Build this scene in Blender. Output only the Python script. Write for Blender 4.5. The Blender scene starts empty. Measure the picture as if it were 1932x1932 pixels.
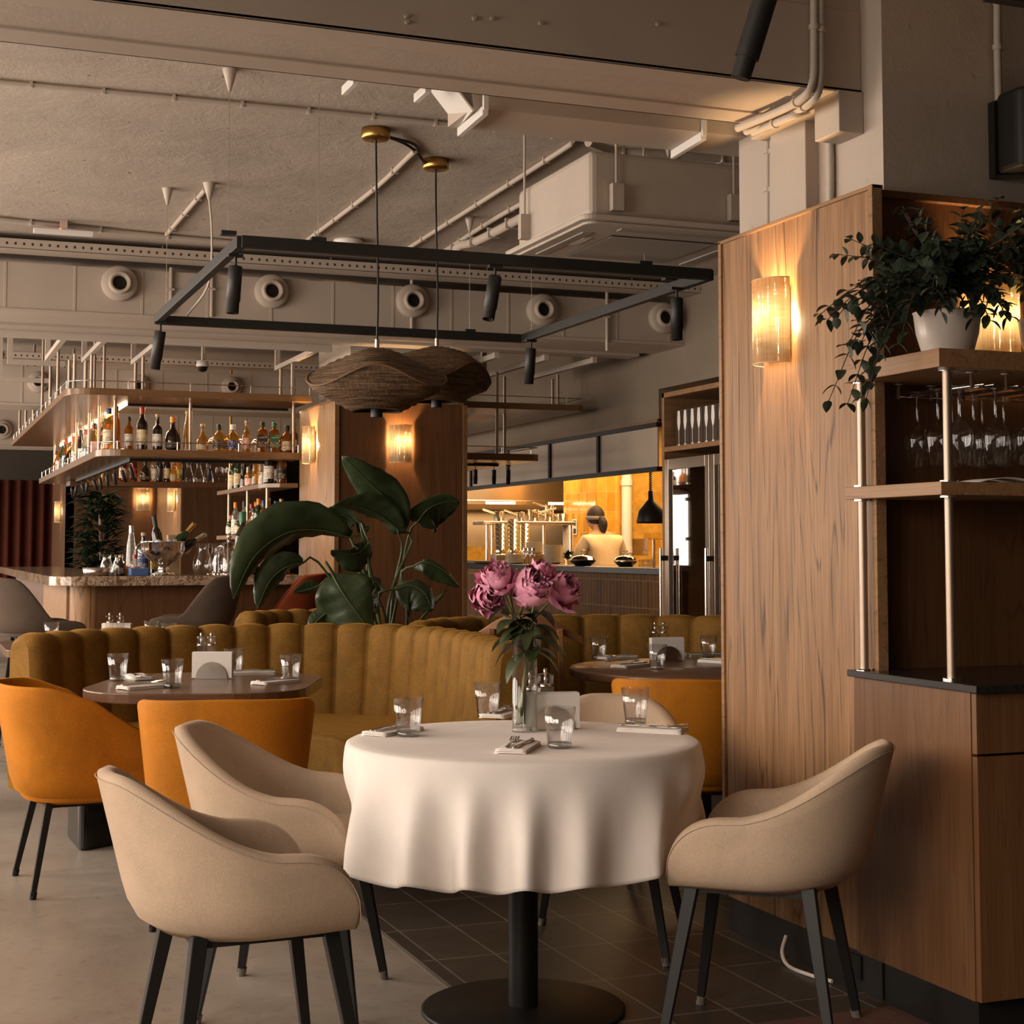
import bpy, math, random
from mathutils import Vector, Matrix, Euler
random.seed(7)
S = bpy.context.scene
COL = S.collection
R = math.radians
PI = math.pi
# ------------------------------------------------------------------ camera
CAMZ = 1.30
YAW, PITCH, FPX = R(21.166), R(3.472), 2962.4
cam = bpy.data.objects.new('camera', bpy.data.cameras.new('camera'))
COL.objects.link(cam)
cam.location = (0, 0, CAMZ)
cam.rotation_euler = (PI / 2 + PITCH, 0, -YAW)
cam.data.sensor_width = 36
cam.data.lens = FPX / 1932 * 36
cam.data.shift_y = -111.5 / 1932
cam.data.clip_start = 0.05
cam.data.clip_end = 100
S.camera = cam
# ------------------------------------------------------------------ world, daylight, exposure
W = bpy.data.worlds.new('world'); S.world = W
W.use_nodes = True
_bg = W.node_tree.nodes['Background']
_bg.inputs[0].default_value = (1.0, 0.9, 0.8, 1)
_bg.inputs[1].default_value = 0.15
S.view_settings.view_transform = 'Standard'
S.view_settings.look = 'None'
S.view_settings.gamma = 1
S.view_settings.exposure = 0.32
S.view_settings.use_curve_mapping = False
cy = S.cycles
cy.max_bounces = 7; cy.diffuse_bounces = 3; cy.glossy_bounces = 3; cy.transmission_bounces = 4
cy.transparent_max_bounces = 14
cy.caustics_reflective = False; cy.caustics_refractive = False
cy.sample_clamp_indirect = 4.0
cy.use_denoising = True
WINDOWS = [(-1.3, 2.0), (1.0, 2.2), (3.3, 2.0), (5.5, 1.8), (7.8, 2.2), (10.6, 2.2), (13.4, 2.2), (16.2, 2.2), (20.4, 2.8), (23.2, 2.8), (26.0, 2.8)]
def area_light(name, loc, rot, sx, sy, power, color):
    l = bpy.data.lights.new(name, 'AREA'); l.shape = 'RECTANGLE'; l.size = sx; l.size_y = sy
    l.energy = power; l.color = color
    o = bpy.data.objects.new(name, l); COL.objects.link(o); o.location = loc; o.rotation_euler = rot
    return o
DAY = (1.0, 0.855, 0.725)
for yc, w in WINDOWS:      # daylight that comes in at the windows of the left wall
    near = yc < 3
    area_light('window_daylight', (-2.34, yc, 1.95 if yc < 6 else 1.78), (0, -PI / 2 + R(40 if near else 8), 0), 1.8 if yc < 6 else 2.2, w - (.2 if yc < 19 else 0),
               {-1.3: 78, 1.0: 78, 3.3: 46, 5.5: 50}.get(yc, 95), DAY).data.spread = R(112 if near else 155)
# ------------------------------------------------------------------ pixel rays (to measure places off the photograph)
_cy, _sy, _cp, _sp = math.cos(YAW), math.sin(YAW), math.cos(PITCH), math.sin(PITCH)
RT = Vector((_cy, -_sy, 0)); FW = Vector((_sy * _cp, _cy * _cp, _sp)); UP = RT.cross(FW)
def at(x, y, axis, val):
    r = FW + RT * ((x - 966) / FPX) - UP * ((y - 854.5) / FPX)
    i = 'XYZ'.index(axis)
    c = Vector((0, 0, CAMZ))
    return c + r * ((val - c[i]) / r[i])
# ------------------------------------------------------------------ mesh builder
class MB:
    def __init__(s):
        s.v = []; s.f = []; s.m = []; s.sm = []; s.M = None; s.cur = 0
    def add(s, vs, fs, smooth=False):
        b = len(s.v)
        if s.M is not None: vs = [s.M @ Vector(p) for p in vs]
        s.v.extend([tuple(p) for p in vs])
        for f in fs:
            s.f.append([b + i for i in f]); s.m.append(s.cur); s.sm.append(smooth)
        return s
    def box(s, a, b):
        x0, y0, z0 = a; x1, y1, z1 = b
        return s.add([(x0,y0,z0),(x1,y0,z0),(x1,y1,z0),(x0,y1,z0),(x0,y0,z1),(x1,y0,z1),(x1,y1,z1),(x0,y1,z1)],
                     [(0,3,2,1),(4,5,6,7),(0,1,5,4),(1,2,6,5),(2,3,7,6),(3,0,4,7)])
    def bar(s, p, q, w, h=None, up=(0, 0, 1)):
        """rectangular bar from p to q, w wide, h tall"""
        h = w if h is None else h
        p = Vector(p); q = Vector(q); d = (q - p).normalized(); u = Vector(up)
        if abs(d.dot(u)) > .98: u = Vector((1, 0, 0))
        a = d.cross(u).normalized() * (w / 2); b = a.cross(d).normalized() * (h / 2)
        vs = [p - a - b, p + a - b, p + a + b, p - a + b, q - a - b, q + a - b, q + a + b, q - a + b]
        return s.add(vs, [(0,1,2,3),(7,6,5,4),(4,5,1,0),(5,6,2,1),(6,7,3,2),(7,4,0,3)])
    def taper(s, p, q, w0, w1):
        p = Vector(p); q = Vector(q); d = (q - p).normalized(); u = Vector((0, 1, 0)) if abs(d.y) < .9 else Vector((1, 0, 0))
        a = d.cross(u).normalized(); b = a.cross(d).normalized()
        vs = []
        for c, w in ((p, w0), (q, w1)):
            w /= 2
            vs += [c - a*w - b*w, c + a*w - b*w, c + a*w + b*w, c - a*w + b*w]
        return s.add(vs, [(0,1,2,3),(7,6,5,4),(4,5,1,0),(5,6,2,1),(6,7,3,2),(7,4,0,3)])
    def tube(s, pts, r, n=8, cap=True, closed=False):
        pts = [Vector(p) for p in pts]; m = len(pts)
        rs = r if isinstance(r, (list, tuple)) else [r] * m
        rings = []; prev = None
        for i, p in enumerate(pts):
            if closed: t = pts[(i + 1) % m] - pts[i - 1]
            else: t = pts[min(i + 1, m - 1)] - pts[max(i - 1, 0)]
            if t.length < 1e-9: t = Vector((0, 0, 1))
            t.normalize()
            if prev is None:
                u = Vector((0, 0, 1)) if abs(t.z) < .9 else Vector((1, 0, 0))
                a = t.cross(u).normalized()
            else:
                a = prev - t * prev.dot(t)
                a = a.normalized() if a.length > 1e-6 else t.orthogonal().normalized()
            prev = a; b = t.cross(a)
            rings.append([p + (a * math.cos(2*PI*k/n) + b * math.sin(2*PI*k/n)) * rs[i] for k in range(n)])
        vs = [v for ring in rings for v in ring]; fs = []
        for i in range(m if closed else m - 1):
            j = (i + 1) % m
            for k in range(n): fs.append((i*n+k, i*n+(k+1)%n, j*n+(k+1)%n, j*n+k))
        s.add(vs, fs, True)
        if cap and not closed:
            s.add(rings[0], [tuple(reversed(range(n)))]); s.add(rings[-1], [tuple(range(n))])
        return s
    def cyl(s, p, q, r, r2=None, n=16, cap=True):
        return s.tube([p, q], [r, r if r2 is None else r2], n, cap)
    def lathe(s, prof, c=(0, 0, 0), n=20, rib=None, smooth=True):
        """prof [(r, z)...]; rib(k, i) scales the radius"""
        vs = []; m = len(prof)
        for i, (r, z) in enumerate(prof):
            for k in range(n):
                rr = r * (rib(k, i) if rib else 1)
                a = 2 * PI * k / n
                vs.append((c[0] + rr * math.cos(a), c[1] + rr * math.sin(a), c[2] + z))
        fs = []
        for i in range(m - 1):
            for k in range(n): fs.append((i*n+k, i*n+(k+1)%n, (i+1)*n+(k+1)%n, (i+1)*n+k))
        return s.add(vs, fs, smooth)
    def prism(s, poly, z0, z1):
        n = len(poly)
        a = sum(poly[i][0]*poly[(i+1)%n][1] - poly[(i+1)%n][0]*poly[i][1] for i in range(n))
        if a < 0: poly = list(reversed(poly))
        vs = [(x, y, z0) for x, y in poly] + [(x, y, z1) for x, y in poly]
        fs = [tuple(reversed(range(n))), tuple(range(n, 2*n))] + [(i, (i+1)%n, n+(i+1)%n, n+i) for i in range(n)]
        return s.add(vs, fs)
    def grid(s, P, cu=False, cv=False, smooth=True, flip=False):
        nu, nv = len(P), len(P[0]); vs = [p for row in P for p in row]; fs = []
        for i in range(nu if cu else nu - 1):
            for j in range(nv if cv else nv - 1):
                i2, j2 = (i+1) % nu, (j+1) % nv
                q = (i*nv+j, i2*nv+j, i2*nv+j2, i*nv+j2)
                fs.append(tuple(reversed(q)) if flip else q)
        return s.add(vs, fs, smooth)
    def ell(s, c, r, nu=12, nv=8):
        r = r if isinstance(r, (list, tuple)) else (r, r, r)
        P = [[(c[0] + r[0]*math.sin(PI*j/nv)*math.cos(2*PI*i/nu), c[1] + r[1]*math.sin(PI*j/nv)*math.sin(2*PI*i/nu), c[2] - r[2]*math.cos(PI*j/nv)) for j in range(nv+1)] for i in range(nu)]
        return s.grid(P, cu=True)
    def build(s, name, mat, parent=None, loc=None, rz=0, bevel=0, sub=0, solid=0, seg=2, weld=False):
        me = bpy.data.meshes.new(name)
        me.from_pydata(s.v, [], s.f)
        mats = mat if isinstance(mat, (list, tuple)) else [mat]
        for m in mats: me.materials.append(m)
        me.polygons.foreach_set('use_smooth', [bool(x) for x in s.sm])
        if len(mats) > 1: me.polygons.foreach_set('material_index', s.m)
        me.update()
        o = bpy.data.objects.new(name, me); COL.objects.link(o)
        if loc is not None: o.location = loc
        if rz: o.rotation_euler = (0, 0, rz)
        if parent is not None: o.parent = parent
        if weld:
            m = o.modifiers.new('weld', 'WELD'); m.merge_threshold = 1e-4
        if bevel:
            m = o.modifiers.new('bevel', 'BEVEL'); m.width = bevel; m.segments = seg; m.limit_method = 'ANGLE'; m.angle_limit = R(40)
        if solid:
            m = o.modifiers.new('solid', 'SOLIDIFY'); m.thickness = solid; m.offset = 0
        if sub:
            m = o.modifiers.new('sub', 'SUBSURF'); m.levels = sub; m.render_levels = sub
        return o
def tag(o, label=None, cat=None, group=None, kind=None):
    if label: o['label'] = label
    if cat: o['category'] = cat
    if group: o['group'] = group
    if kind: o['kind'] = kind
    return o
def thing(name, label, cat, loc=(0, 0, 0), rz=0, group=None):
    o = bpy.data.objects.new(name, None); COL.objects.link(o)
    o.empty_display_size = .1; o.location = loc; o.rotation_euler = (0, 0, rz)
    return tag(o, label, cat, group)
def copy_thing(src, loc, rz=None, label=None, group=None):
    r = src.copy(); COL.objects.link(r); r.location = loc
    if rz is not None: r.rotation_euler = (0, 0, rz)
    if label: r['label'] = label
    if group: r['group'] = group
    for ch in list(src.children):
        c = ch.copy(); COL.objects.link(c); c.parent = r
        for g in list(ch.children):
            d = g.copy(); COL.objects.link(d); d.parent = c
    return r
def struct(mb, name, mat, **k):
    return tag(mb.build(name, mat, **k), kind='structure')
ORD = 'first second third fourth fifth sixth seventh eighth ninth tenth eleventh twelfth thirteenth fourteenth fifteenth sixteenth seventeenth eighteenth nineteenth twentieth'.split()
def nth(i):
    if i < 20: return ORD[i]
    if i < 29: return 'twenty-' + ORD[i - 20]
    if i == 29: return 'thirtieth'
    return 'thirty-' + ORD[i - 30]
def lerp(a, b, t): return a + (b - a) * t
def smooth(t):
    t = max(0, min(1, t)); return t * t * (3 - 2 * t)
def spline(pts, n):
    """Catmull-Rom through 2D/3D points, n samples evenly spaced by length"""
    P = [Vector(p) for p in pts]; out = []
    for i in range(len(P) - 1):
        p0 = P[i-1] if i else P[0] * 2 - P[1]
        p1, p2 = P[i], P[i+1]
        p3 = P[i+2] if i + 2 < len(P) else P[-1] * 2 - P[-2]
        for k in range(24):
            t = k / 24
            out.append(.5 * ((2*p1) + (p2-p0)*t + (2*p0-5*p1+4*p2-p3)*t*t + (3*p1-p0-3*p2+p3)*t*t*t))
    out.append(P[-1])
    L = [0]
    for a, b in zip(out, out[1:]): L.append(L[-1] + (b - a).length)
    res = []; j = 0
    for i in range(n):
        t = L[-1] * i / (n - 1)
        while j < len(L) - 2 and L[j+1] < t: j += 1
        d = L[j+1] - L[j]
        res.append(out[j].lerp(out[j+1], 0 if d < 1e-9 else (t - L[j]) / d))
    return res
def rrect(w, d, r, n=6, cx=0, cy_=0):
    out = []
    for sx, sy, a0 in ((1, 1, 0), (-1, 1, 90), (-1, -1, 180), (1, -1, 270)):
        for k in range(n + 1):
            a = R(a0 + 90 * k / n)
            out.append((cx + sx*(w/2 - r) + r*math.cos(a), cy_ + sy*(d/2 - r) + r*math.sin(a)))
    return out
# ------------------------------------------------------------------ materials
def newmat(name):
    m = bpy.data.materials.new(name); m.use_nodes = True
    nt = m.node_tree; b = nt.nodes['Principled BSDF']
    return m, nt, b
def coords(nt, scale=(1, 1, 1), kind='Object'):
    tc = nt.nodes.new('ShaderNodeTexCoord'); mp = nt.nodes.new('ShaderNodeMapping')
    mp.inputs['Scale'].default_value = scale
    nt.links.new(tc.outputs[kind], mp.inputs[0]); return mp.outputs[0]
def noise(nt, vec, scale, detail=4, rough=.55, dist=0):
    n = nt.nodes.new('ShaderNodeTexNoise'); n.inputs['Scale'].default_value = scale
    n.inputs['Detail'].default_value = detail; n.inputs['Roughness'].default_value = rough; n.inputs['Distortion'].default_value = dist
    nt.links.new(vec, n.inputs['Vector']); return n.outputs['Fac']
def ramp(nt, fac, stops):
    r = nt.nodes.new('ShaderNodeValToRGB'); e = r.color_ramp.elements
    while len(e) < len(stops): e.new(.5)
    for x, (p, c) in zip(e, stops): x.position = p; x.color = (*c, 1)
    nt.links.new(fac, r.inputs[0]); return r.outputs[0]
def mixc(nt, a, b, fac, mode='MIX'):
    n = nt.nodes.new('ShaderNodeMix'); n.data_type = 'RGBA'; n.blend_type = mode
    for sock, v in ((n.inputs[6], a), (n.inputs[7], b), (n.inputs[0], fac)):
        if hasattr(v, 'links') or isinstance(v, bpy.types.NodeSocket): nt.links.new(v, sock)
        elif isinstance(v, (int, float)): sock.default_value = v
        else: sock.default_value = (*v, 1)
    return n.outputs[2]
def bump(nt, b, h, strength=.3, dist=.01):
    n = nt.nodes.new('ShaderNodeBump'); n.inputs['Strength'].default_value = strength; n.inputs['Distance'].default_value = dist
    nt.links.new(h, n.inputs['Height']); nt.links.new(n.outputs[0], b.inputs['Normal']); return n
_plain = {}
def plain(name, c, rough=.5, metal=0, var=.06, scale=14, bmp=0, spec=.5, sheen=0, coat=0):
    """one colour with a slight procedural variation"""
    if name in _plain: return _plain[name]
    m, nt, b = newmat(name)
    v = coords(nt); f = noise(nt, v, scale)
    lo = tuple(x * (1 - var) for x in c); hi = tuple(min(1, x * (1 + var)) for x in c)
    nt.links.new(ramp(nt, f, [(.3, lo), (.7, hi)]), b.inputs['Base Color'])
    b.inputs['Roughness'].default_value = rough; b.inputs['Metallic'].default_value = metal
    b.inputs['Specular IOR Level'].default_value = spec
    if sheen: b.inputs['Sheen Weight'].default_value = sheen; b.inputs['Sheen Roughness'].default_value = .4
    if coat: b.inputs['Coat Weight'].default_value = coat
    if bmp: bump(nt, b, f, bmp, .005)
    _plain[name] = m
    return m
def wood(name, dark, mid, light, axis='Z', rough=.45, grain=1.0, freq=1.0, coat=0):
    m, nt, b = newmat(name)
    st = {'X': (.5, 7, 7), 'Y': (7, .5, 7), 'Z': (7, 7, .5)}[axis]
    fi = {'X': (3.2, 95, 95), 'Y': (95, 3.2, 95), 'Z': (95, 95, 3.2)}[axis]
    v = coords(nt, tuple(x * freq for x in st))
    f1 = noise(nt, v, 1.6, 5, .6, 1.2)
    # cathedral figure: bands of a stretched noise field
    f2 = noise(nt, coords(nt, tuple(x * .55 * freq for x in st)), 1.1, 2, .4, .4)
    mth = nt.nodes.new('ShaderNodeMath'); mth.operation = 'MULTIPLY'; mth.inputs[1].default_value = 34
    nt.links.new(f2, mth.inputs[0])
    fr = nt.nodes.new('ShaderNodeMath'); fr.operation = 'PINGPONG'; fr.inputs[1].default_value = 1
    nt.links.new(mth.outputs[0], fr.inputs[0])
    base = ramp(nt, f1, [(.3, mid), (.7, light)])
    fig = ramp(nt, fr.outputs[0], [(.0, (1, 1, 1)), (.22, (0, 0, 0))])
    pores = noise(nt, coords(nt, fi), 1.0, 3, .6)
    pr = ramp(nt, pores, [(.36, (0, 0, 0)), (.60, (1, 1, 1))])
    figp = mixc(nt, fig, pr, 1.0, 'MULTIPLY')
    sc = nt.nodes.new('ShaderNodeMath'); sc.operation = 'MULTIPLY'; sc.inputs[1].default_value = .62 * grain; sc.use_clamp = True
    nt.links.new(figp, sc.inputs[0])
    c1 = mixc(nt, base, dark, sc.outputs[0])
    sc2 = nt.nodes.new('ShaderNodeMath'); sc2.operation = 'MULTIPLY'; sc2.inputs[1].default_value = .22 * grain
    nt.links.new(pr, sc2.inputs[0])
    c2 = mixc(nt, c1, dark, sc2.outputs[0])
    nt.links.new(c2, b.inputs['Base Color'])
    b.inputs['Roughness'].default_value = rough; b.inputs['Specular IOR Level'].default_value = .28
    if coat: b.inputs['Coat Weight'].default_value = coat; b.inputs['Coat Roughness'].default_value = .15
    bump(nt, b, pores, .12, .002)
    return m
def fabric(name, c, c2, scale=500, rough=.9, sheen=.3, mottle=6, bmp=.25, contrast=(.35, .65)):
    m, nt, b = newmat(name)
    v = coords(nt)
    f = noise(nt, v, scale, 2, .7); g = noise(nt, v, mottle, 5, .6, .6)
    a = ramp(nt, f, [(.3, c), (.7, c2)])
    k = ramp(nt, g, [(contrast[0], (.84, .84, .84)), (contrast[1], (1.1, 1.08, 1.06))])
    nt.links.new(mixc(nt, a, k, 1.0, 'MULTIPLY'), b.inputs['Base Color'])
    b.inputs['Roughness'].default_value = rough; b.inputs['Specular IOR Level'].default_value = .2
    b.inputs['Sheen Weight'].default_value = sheen; b.inputs['Sheen Roughness'].default_value = .35
    b.inputs['Sheen Tint'].default_value = (*[min(1, x * 1.6) for x in c2], 1)
    bump(nt, b, f, bmp, .003)
    return m
def thin_glass(name, tint=(1, 1, 1), refl=.06, rough=.02, body=0.0, bodyc=(.9, .95, 1)):
    """thin clear glass: see-through with mirror glints that grow towards grazing angles"""
    m = bpy.data.materials.new(name); m.use_nodes = True
    nt = m.node_tree; nt.nodes.clear()
    out = nt.nodes.new('ShaderNodeOutputMaterial')
    tr = nt.nodes.new('ShaderNodeBsdfTransparent'); tr.inputs[0].default_value = (*tint, 1)
    gl = nt.nodes.new('ShaderNodeBsdfGlossy'); gl.inputs['Roughness'].default_value = rough
    lw = nt.nodes.new('ShaderNodeLayerWeight'); lw.inputs[0].default_value = .35
    ma = nt.nodes.new('ShaderNodeMath'); ma.operation = 'MULTIPLY_ADD'; ma.inputs[1].default_value = .75; ma.inputs[2].default_value = refl; ma.use_clamp = True
    pw = nt.nodes.new('ShaderNodeMath'); pw.operation = 'POWER'; pw.inputs[1].default_value = 1.9
    nt.links.new(lw.outputs['Facing'], pw.inputs[0]); nt.links.new(pw.outputs[0], ma.inputs[0])
    mx = nt.nodes.new('ShaderNodeMixShader')
    nt.links.new(ma.outputs[0], mx.inputs[0]); nt.links.new(tr.outputs[0], mx.inputs[1]); nt.links.new(gl.outputs[0], mx.inputs[2])
    res = mx.outputs[0]
    if body:
        df = nt.nodes.new('ShaderNodeBsdfPrincipled'); df.inputs['Base Color'].default_value = (*bodyc, 1); df.inputs['Roughness'].default_value = .08
        m2 = nt.nodes.new('ShaderNodeMixShader'); m2.inputs[0].default_value = body
        nt.links.new(res, m2.inputs[1]); nt.links.new(df.outputs[0], m2.inputs[2]); res = m2.outputs[0]
    nt.links.new(res, out.inputs[0])
    return m
def emit(name, c, strength):
    m, nt, b = newmat(name)
    b.inputs['Base Color'].default_value = (*c, 1)
    b.inputs['Emission Color'].default_value = (*c, 1); b.inputs['Emission Strength'].default_value = strength
    return m
def tiles(name, c1, c2, mortar, w, h, axes='XZ', ms=.006, rough=.25, offset=0.0, cellvar=True, bmp=.3, spec=.5):
    m, nt, b = newmat(name)
    tc = nt.nodes.new('ShaderNodeTexCoord'); sp = nt.nodes.new('ShaderNodeSeparateXYZ'); cb = nt.nodes.new('ShaderNodeCombineXYZ')
    nt.links.new(tc.outputs['Object'], sp.inputs[0])
    nt.links.new(sp.outputs[axes[0]], cb.inputs[0]); nt.links.new(sp.outputs[axes[1]], cb.inputs[1])
    br = nt.nodes.new('ShaderNodeTexBrick')
    br.offset = offset; br.squash = 1
    br.inputs['Scale'].default_value = 1
    br.inputs['Color1'].default_value = (*c1, 1); br.inputs['Color2'].default_value = (*c2, 1); br.inputs['Mortar'].default_value = (*mortar, 1)
    br.inputs['Mortar Size'].default_value = ms; br.inputs['Mortar Smooth'].default_value = .2
    br.inputs['Brick Width'].default_value = w; br.inputs['Row Height'].default_value = h
    nt.links.new(cb.outputs[0], br.inputs[0])
    g = noise(nt, tc.outputs['Object'], 9, 5, .6)
    k = ramp(nt, g, [(.3, (.78, .78, .78)), (.7, (1.15, 1.15, 1.15))])
    nt.links.new(mixc(nt, br.outputs['Color'], k, 1.0, 'MULTIPLY'), b.inputs['Base Color'])
    b.inputs['Roughness'].default_value = rough; b.inputs['Specular IOR Level'].default_value = spec
    inv = nt.nodes.new('ShaderNodeMath'); inv.operation = 'SUBTRACT'; inv.inputs[0].default_value = 1
    nt.links.new(br.outputs['Fac'], inv.inputs[1])
    ad = nt.nodes.new('ShaderNodeMath'); ad.operation = 'ADD'; nt.links.new(inv.outputs[0], ad.inputs[0])
    nz = noise(nt, tc.outputs['Object'], 14, 3); m3 = nt.nodes.new('ShaderNodeMath'); m3.operation = 'MULTIPLY'; m3.inputs[1].default_value = .5
    nt.links.new(nz, m3.inputs[0]); nt.links.new(m3.outputs[0], ad.inputs[1])
    bump(nt, b, ad.outputs[0], bmp, .006)
    return m
def concrete(name, c, rough=.85, mott=.14, holes=.5, spec=.3, fine=1.0, cracks=0):
    m, nt, b = newmat(name)
    v = coords(nt)
    g = noise(nt, v, 1.3, 8, .62, .3); h = noise(nt, v, 18, 6, .7)
    lo = tuple(x * (1 - mott) for x in c); hi = tuple(min(1, x * (1 + mott * .7)) for x in c)
    base = ramp(nt, g, [(.3, lo), (.7, hi)])
    vo = nt.nodes.new('ShaderNodeTexVoronoi'); vo.inputs['Scale'].default_value = 7; vo.inputs['Randomness'].default_value = 1
    wv = noise(nt, v, 2.4, 4, .6)
    nt.links.new(mixc(nt, v, h, .06, 'ADD'), vo.inputs['Vector'])
    pit = ramp(nt, vo.outputs['Distance'], [(.03, (1, 1, 1)), (.085, (0, 0, 0))])
    msk = ramp(nt, wv, [(.44, (0, 0, 0)), (.56, (1, 1, 1))])
    pm = mixc(nt, pit, msk, 1.0, 'MULTIPLY')
    sc = nt.nodes.new('ShaderNodeMath'); sc.operation = 'MULTIPLY'; sc.inputs[1].default_value = holes
    nt.links.new(pm, sc.inputs[0])
    c2 = mixc(nt, base, tuple(x * .45 for x in c), sc.outputs[0])
    hsum = nt.nodes.new('ShaderNodeMath'); hsum.operation = 'SUBTRACT'
    h2 = noise(nt, v, 3.2, 10, .74, .25)
    nt.links.new(h2, hsum.inputs[0]); nt.links.new(sc.outputs[0], hsum.inputs[1])
    nt.links.new(c2, b.inputs['Base Color'])
    b.inputs['Roughness'].default_value = rough; b.inputs['Specular IOR Level'].default_value = spec
    bump(nt, b, hsum.outputs[0], .28 * fine, .03)
    return m
# paints and building surfaces
PAINT = (.46, .385, .32)
M_ceil = concrete('ceiling_paint', PAINT, .8, .17, .9, .3, 1.9)
M_paint = plain('greige_paint', PAINT, .6, 0, .05, 3, .08, .3)
M_paint2 = concrete('rough_painted_concrete', PAINT, .75, .08, .35, .3, .8)
M_plaster = concrete('dark_plaster', (.225, .18, .135), .85, .12, .1, .2, .3)
M_pipe = plain('painted_pipe', (.47, .40, .335), .5, 0, .03, 20, 0, .4)
def _floor():
    m, nt, b = newmat('polished_concrete')
    v = coords(nt)
    g = noise(nt, v, .9, 9, .65, .6); h = noise(nt, v, 26, 6, .75, .4)
    a = ramp(nt, g, [(.28, (.20, .172, .142)), (.5, (.29, .252, .212)), (.72, (.37, .325, .275))])
    k = ramp(nt, h, [(.28, (.62, .6, .58)), (.45, (1, 1, 1))])
    nt.links.new(mixc(nt, a, k, 1.0, 'MULTIPLY'), b.inputs['Base Color'])
    r = ramp(nt, g, [(.3, (.22, .22, .22)), (.7, (.42, .42, .42))])
    nt.links.new(r, b.inputs['Roughness'])
    return m
M_floor = _floor()
M_tile = tiles('dark_floor_tile', (.040, .033, .027), (.055, .046, .038), (.17, .145, .12), .4, .2, 'YX', .0035, .42, 0.0, True, .25)
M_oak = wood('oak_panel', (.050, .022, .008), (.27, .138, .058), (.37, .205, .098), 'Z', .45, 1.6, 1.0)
M_oakd = wood('dark_shaded_oak', (.034, .013, .005), (.10, .043, .017), (.14, .063, .027), 'Z', .42, .8, 1.0)  # darker oak copy; shade on the fronts is put into its colour
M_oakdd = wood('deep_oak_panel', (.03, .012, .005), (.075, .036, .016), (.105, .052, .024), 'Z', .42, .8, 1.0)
M_oakx = wood('oak_shelf', (.07, .033, .013), (.26, .137, .062), (.33, .185, .09), 'X', .42, .9, 1.0)
M_oaky = wood('oak_shelf_side', (.07, .033, .013), (.26, .137, .062), (.33, .185, .09), 'Y', .42, .9, 1.0)
M_shelfw = wood('bar_shelf_wood', (.06, .026, .010), (.165, .082, .034), (.215, .115, .05), 'X', .3, .6, 1.0, .3)
M_cabw = wood('cabinet_walnut', (.042, .017, .006), (.125, .056, .022), (.17, .081, .034), 'Z', .42, .7, 1.6)
M_tabw = wood('table_walnut', (.05, .022, .012), (.115, .055, .030), (.16, .082, .046), 'X', .3, .7, 1.5, .15)
M_chairw = wood('chair_wood', (.14, .055, .02), (.26, .115, .045), (.33, .16, .07), 'X', .35, .6, 2, .3)
M_black = plain('black_metal', (.011, .010, .009), .45, 0, .1, 20, 0, .3)
M_blackm = plain('matt_black', (.014, .013, .012), .5, 0, .1, 20)
M_granite = plain('black_granite', (.016, .015, .014), .22, 0, .5, 160)
M_steel = plain('brushed_steel', (.62, .56, .49), .26, 1, .05, 60)
M_chrome = plain('chrome', (.78, .74, .69), .08, 1, .02, 20)
M_brass = plain('brass', (.55, .33, .10), .32, 1, .06, 20)
M_satin = plain('satin_nickel_tube', (.42, .33, .26), .48, 1, .04, 40)
M_beige = fabric('beige_felt', (.43, .32, .225), (.57, .435, .32), 420, .95, .25, 3, .35, (.3, .7))
M_orange = fabric('orange_velvet', (.40, .135, .007), (.55, .20, .013), 260, .7, .55, 5, .12, (.35, .62))
M_olive = fabric('ochre_velvet', (.165, .083, .013), (.265, .136, .025), 180, .75, .45, 9, .2, (.38, .62))
M_taupe = fabric('taupe_fabric', (.075, .054, .041), (.112, .082, .063), 420, .95, .25, 4, .2)
M_rust = fabric('rust_velvet', (.13, .022, .005), (.19, .036, .009), 260, .8, .4, 5, .1)
M_cloth = fabric('tablecloth_linen', (.80, .735, .685), (.86, .795, .745), 700, .9, .1, 1.2, .06)
M_napkin = fabric('napkin_cotton', (.80, .74, .69), (.86, .80, .75), 500, .9, .1, 4, .15)
M_paper = plain('paper_white', (.80, .75, .70), .8, 0, .03, 30)
M_white = plain('white_plastic', (.72, .68, .64), .4, 0, .02, 20)
M_acw = plain('ac_plastic', (.50, .43, .365), .45, 0, .03, 8)
M_curt = fabric('rust_curtain', (.055, .011, .006), (.085, .019, .010), 120, .95, .3, 3, .1)
M_glass = thin_glass('clear_glass', (.98, .98, .98), .04)
M_tumbler = thin_glass('tumbler_glass', (.985, .985, .985), .10, .01)
M_pane = thin_glass('cabinet_glass', (.45, .42, .38), .28)
M_leaf = None
def leafmat(name, c, c2, rough=.32, scale=5, spec=.5):
    m, nt, b = newmat(name)
    v = coords(nt); g = noise(nt, v, scale, 4, .6)
    nt.links.new(ramp(nt, g, [(.3, c), (.7, c2)]), b.inputs['Base Color'])
    b.inputs['Roughness'].default_value = rough; b.inputs['Specular IOR Level'].default_value = spec
    f = noise(nt, v, 60, 3); bump(nt, b, f, .15, .004)
    return m
M_leafbig = leafmat('strelitzia_leaf', (.020, .034, .013), (.042, .064, .026), .32)
M_stem = leafmat('green_stem', (.05, .075, .025), (.09, .12, .045), .45)
M_leafsm = leafmat('dark_foliage', (.016, .026, .014), (.036, .054, .030), .5, 40)
M_peonyleaf = leafmat('peony_leaf', (.028, .042, .014), (.06, .08, .028), .4, 12)
M_peonystem = leafmat('peony_stem', (.16, .16, .05), (.24, .22, .09), .5, 12)
M_bud = None
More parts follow.
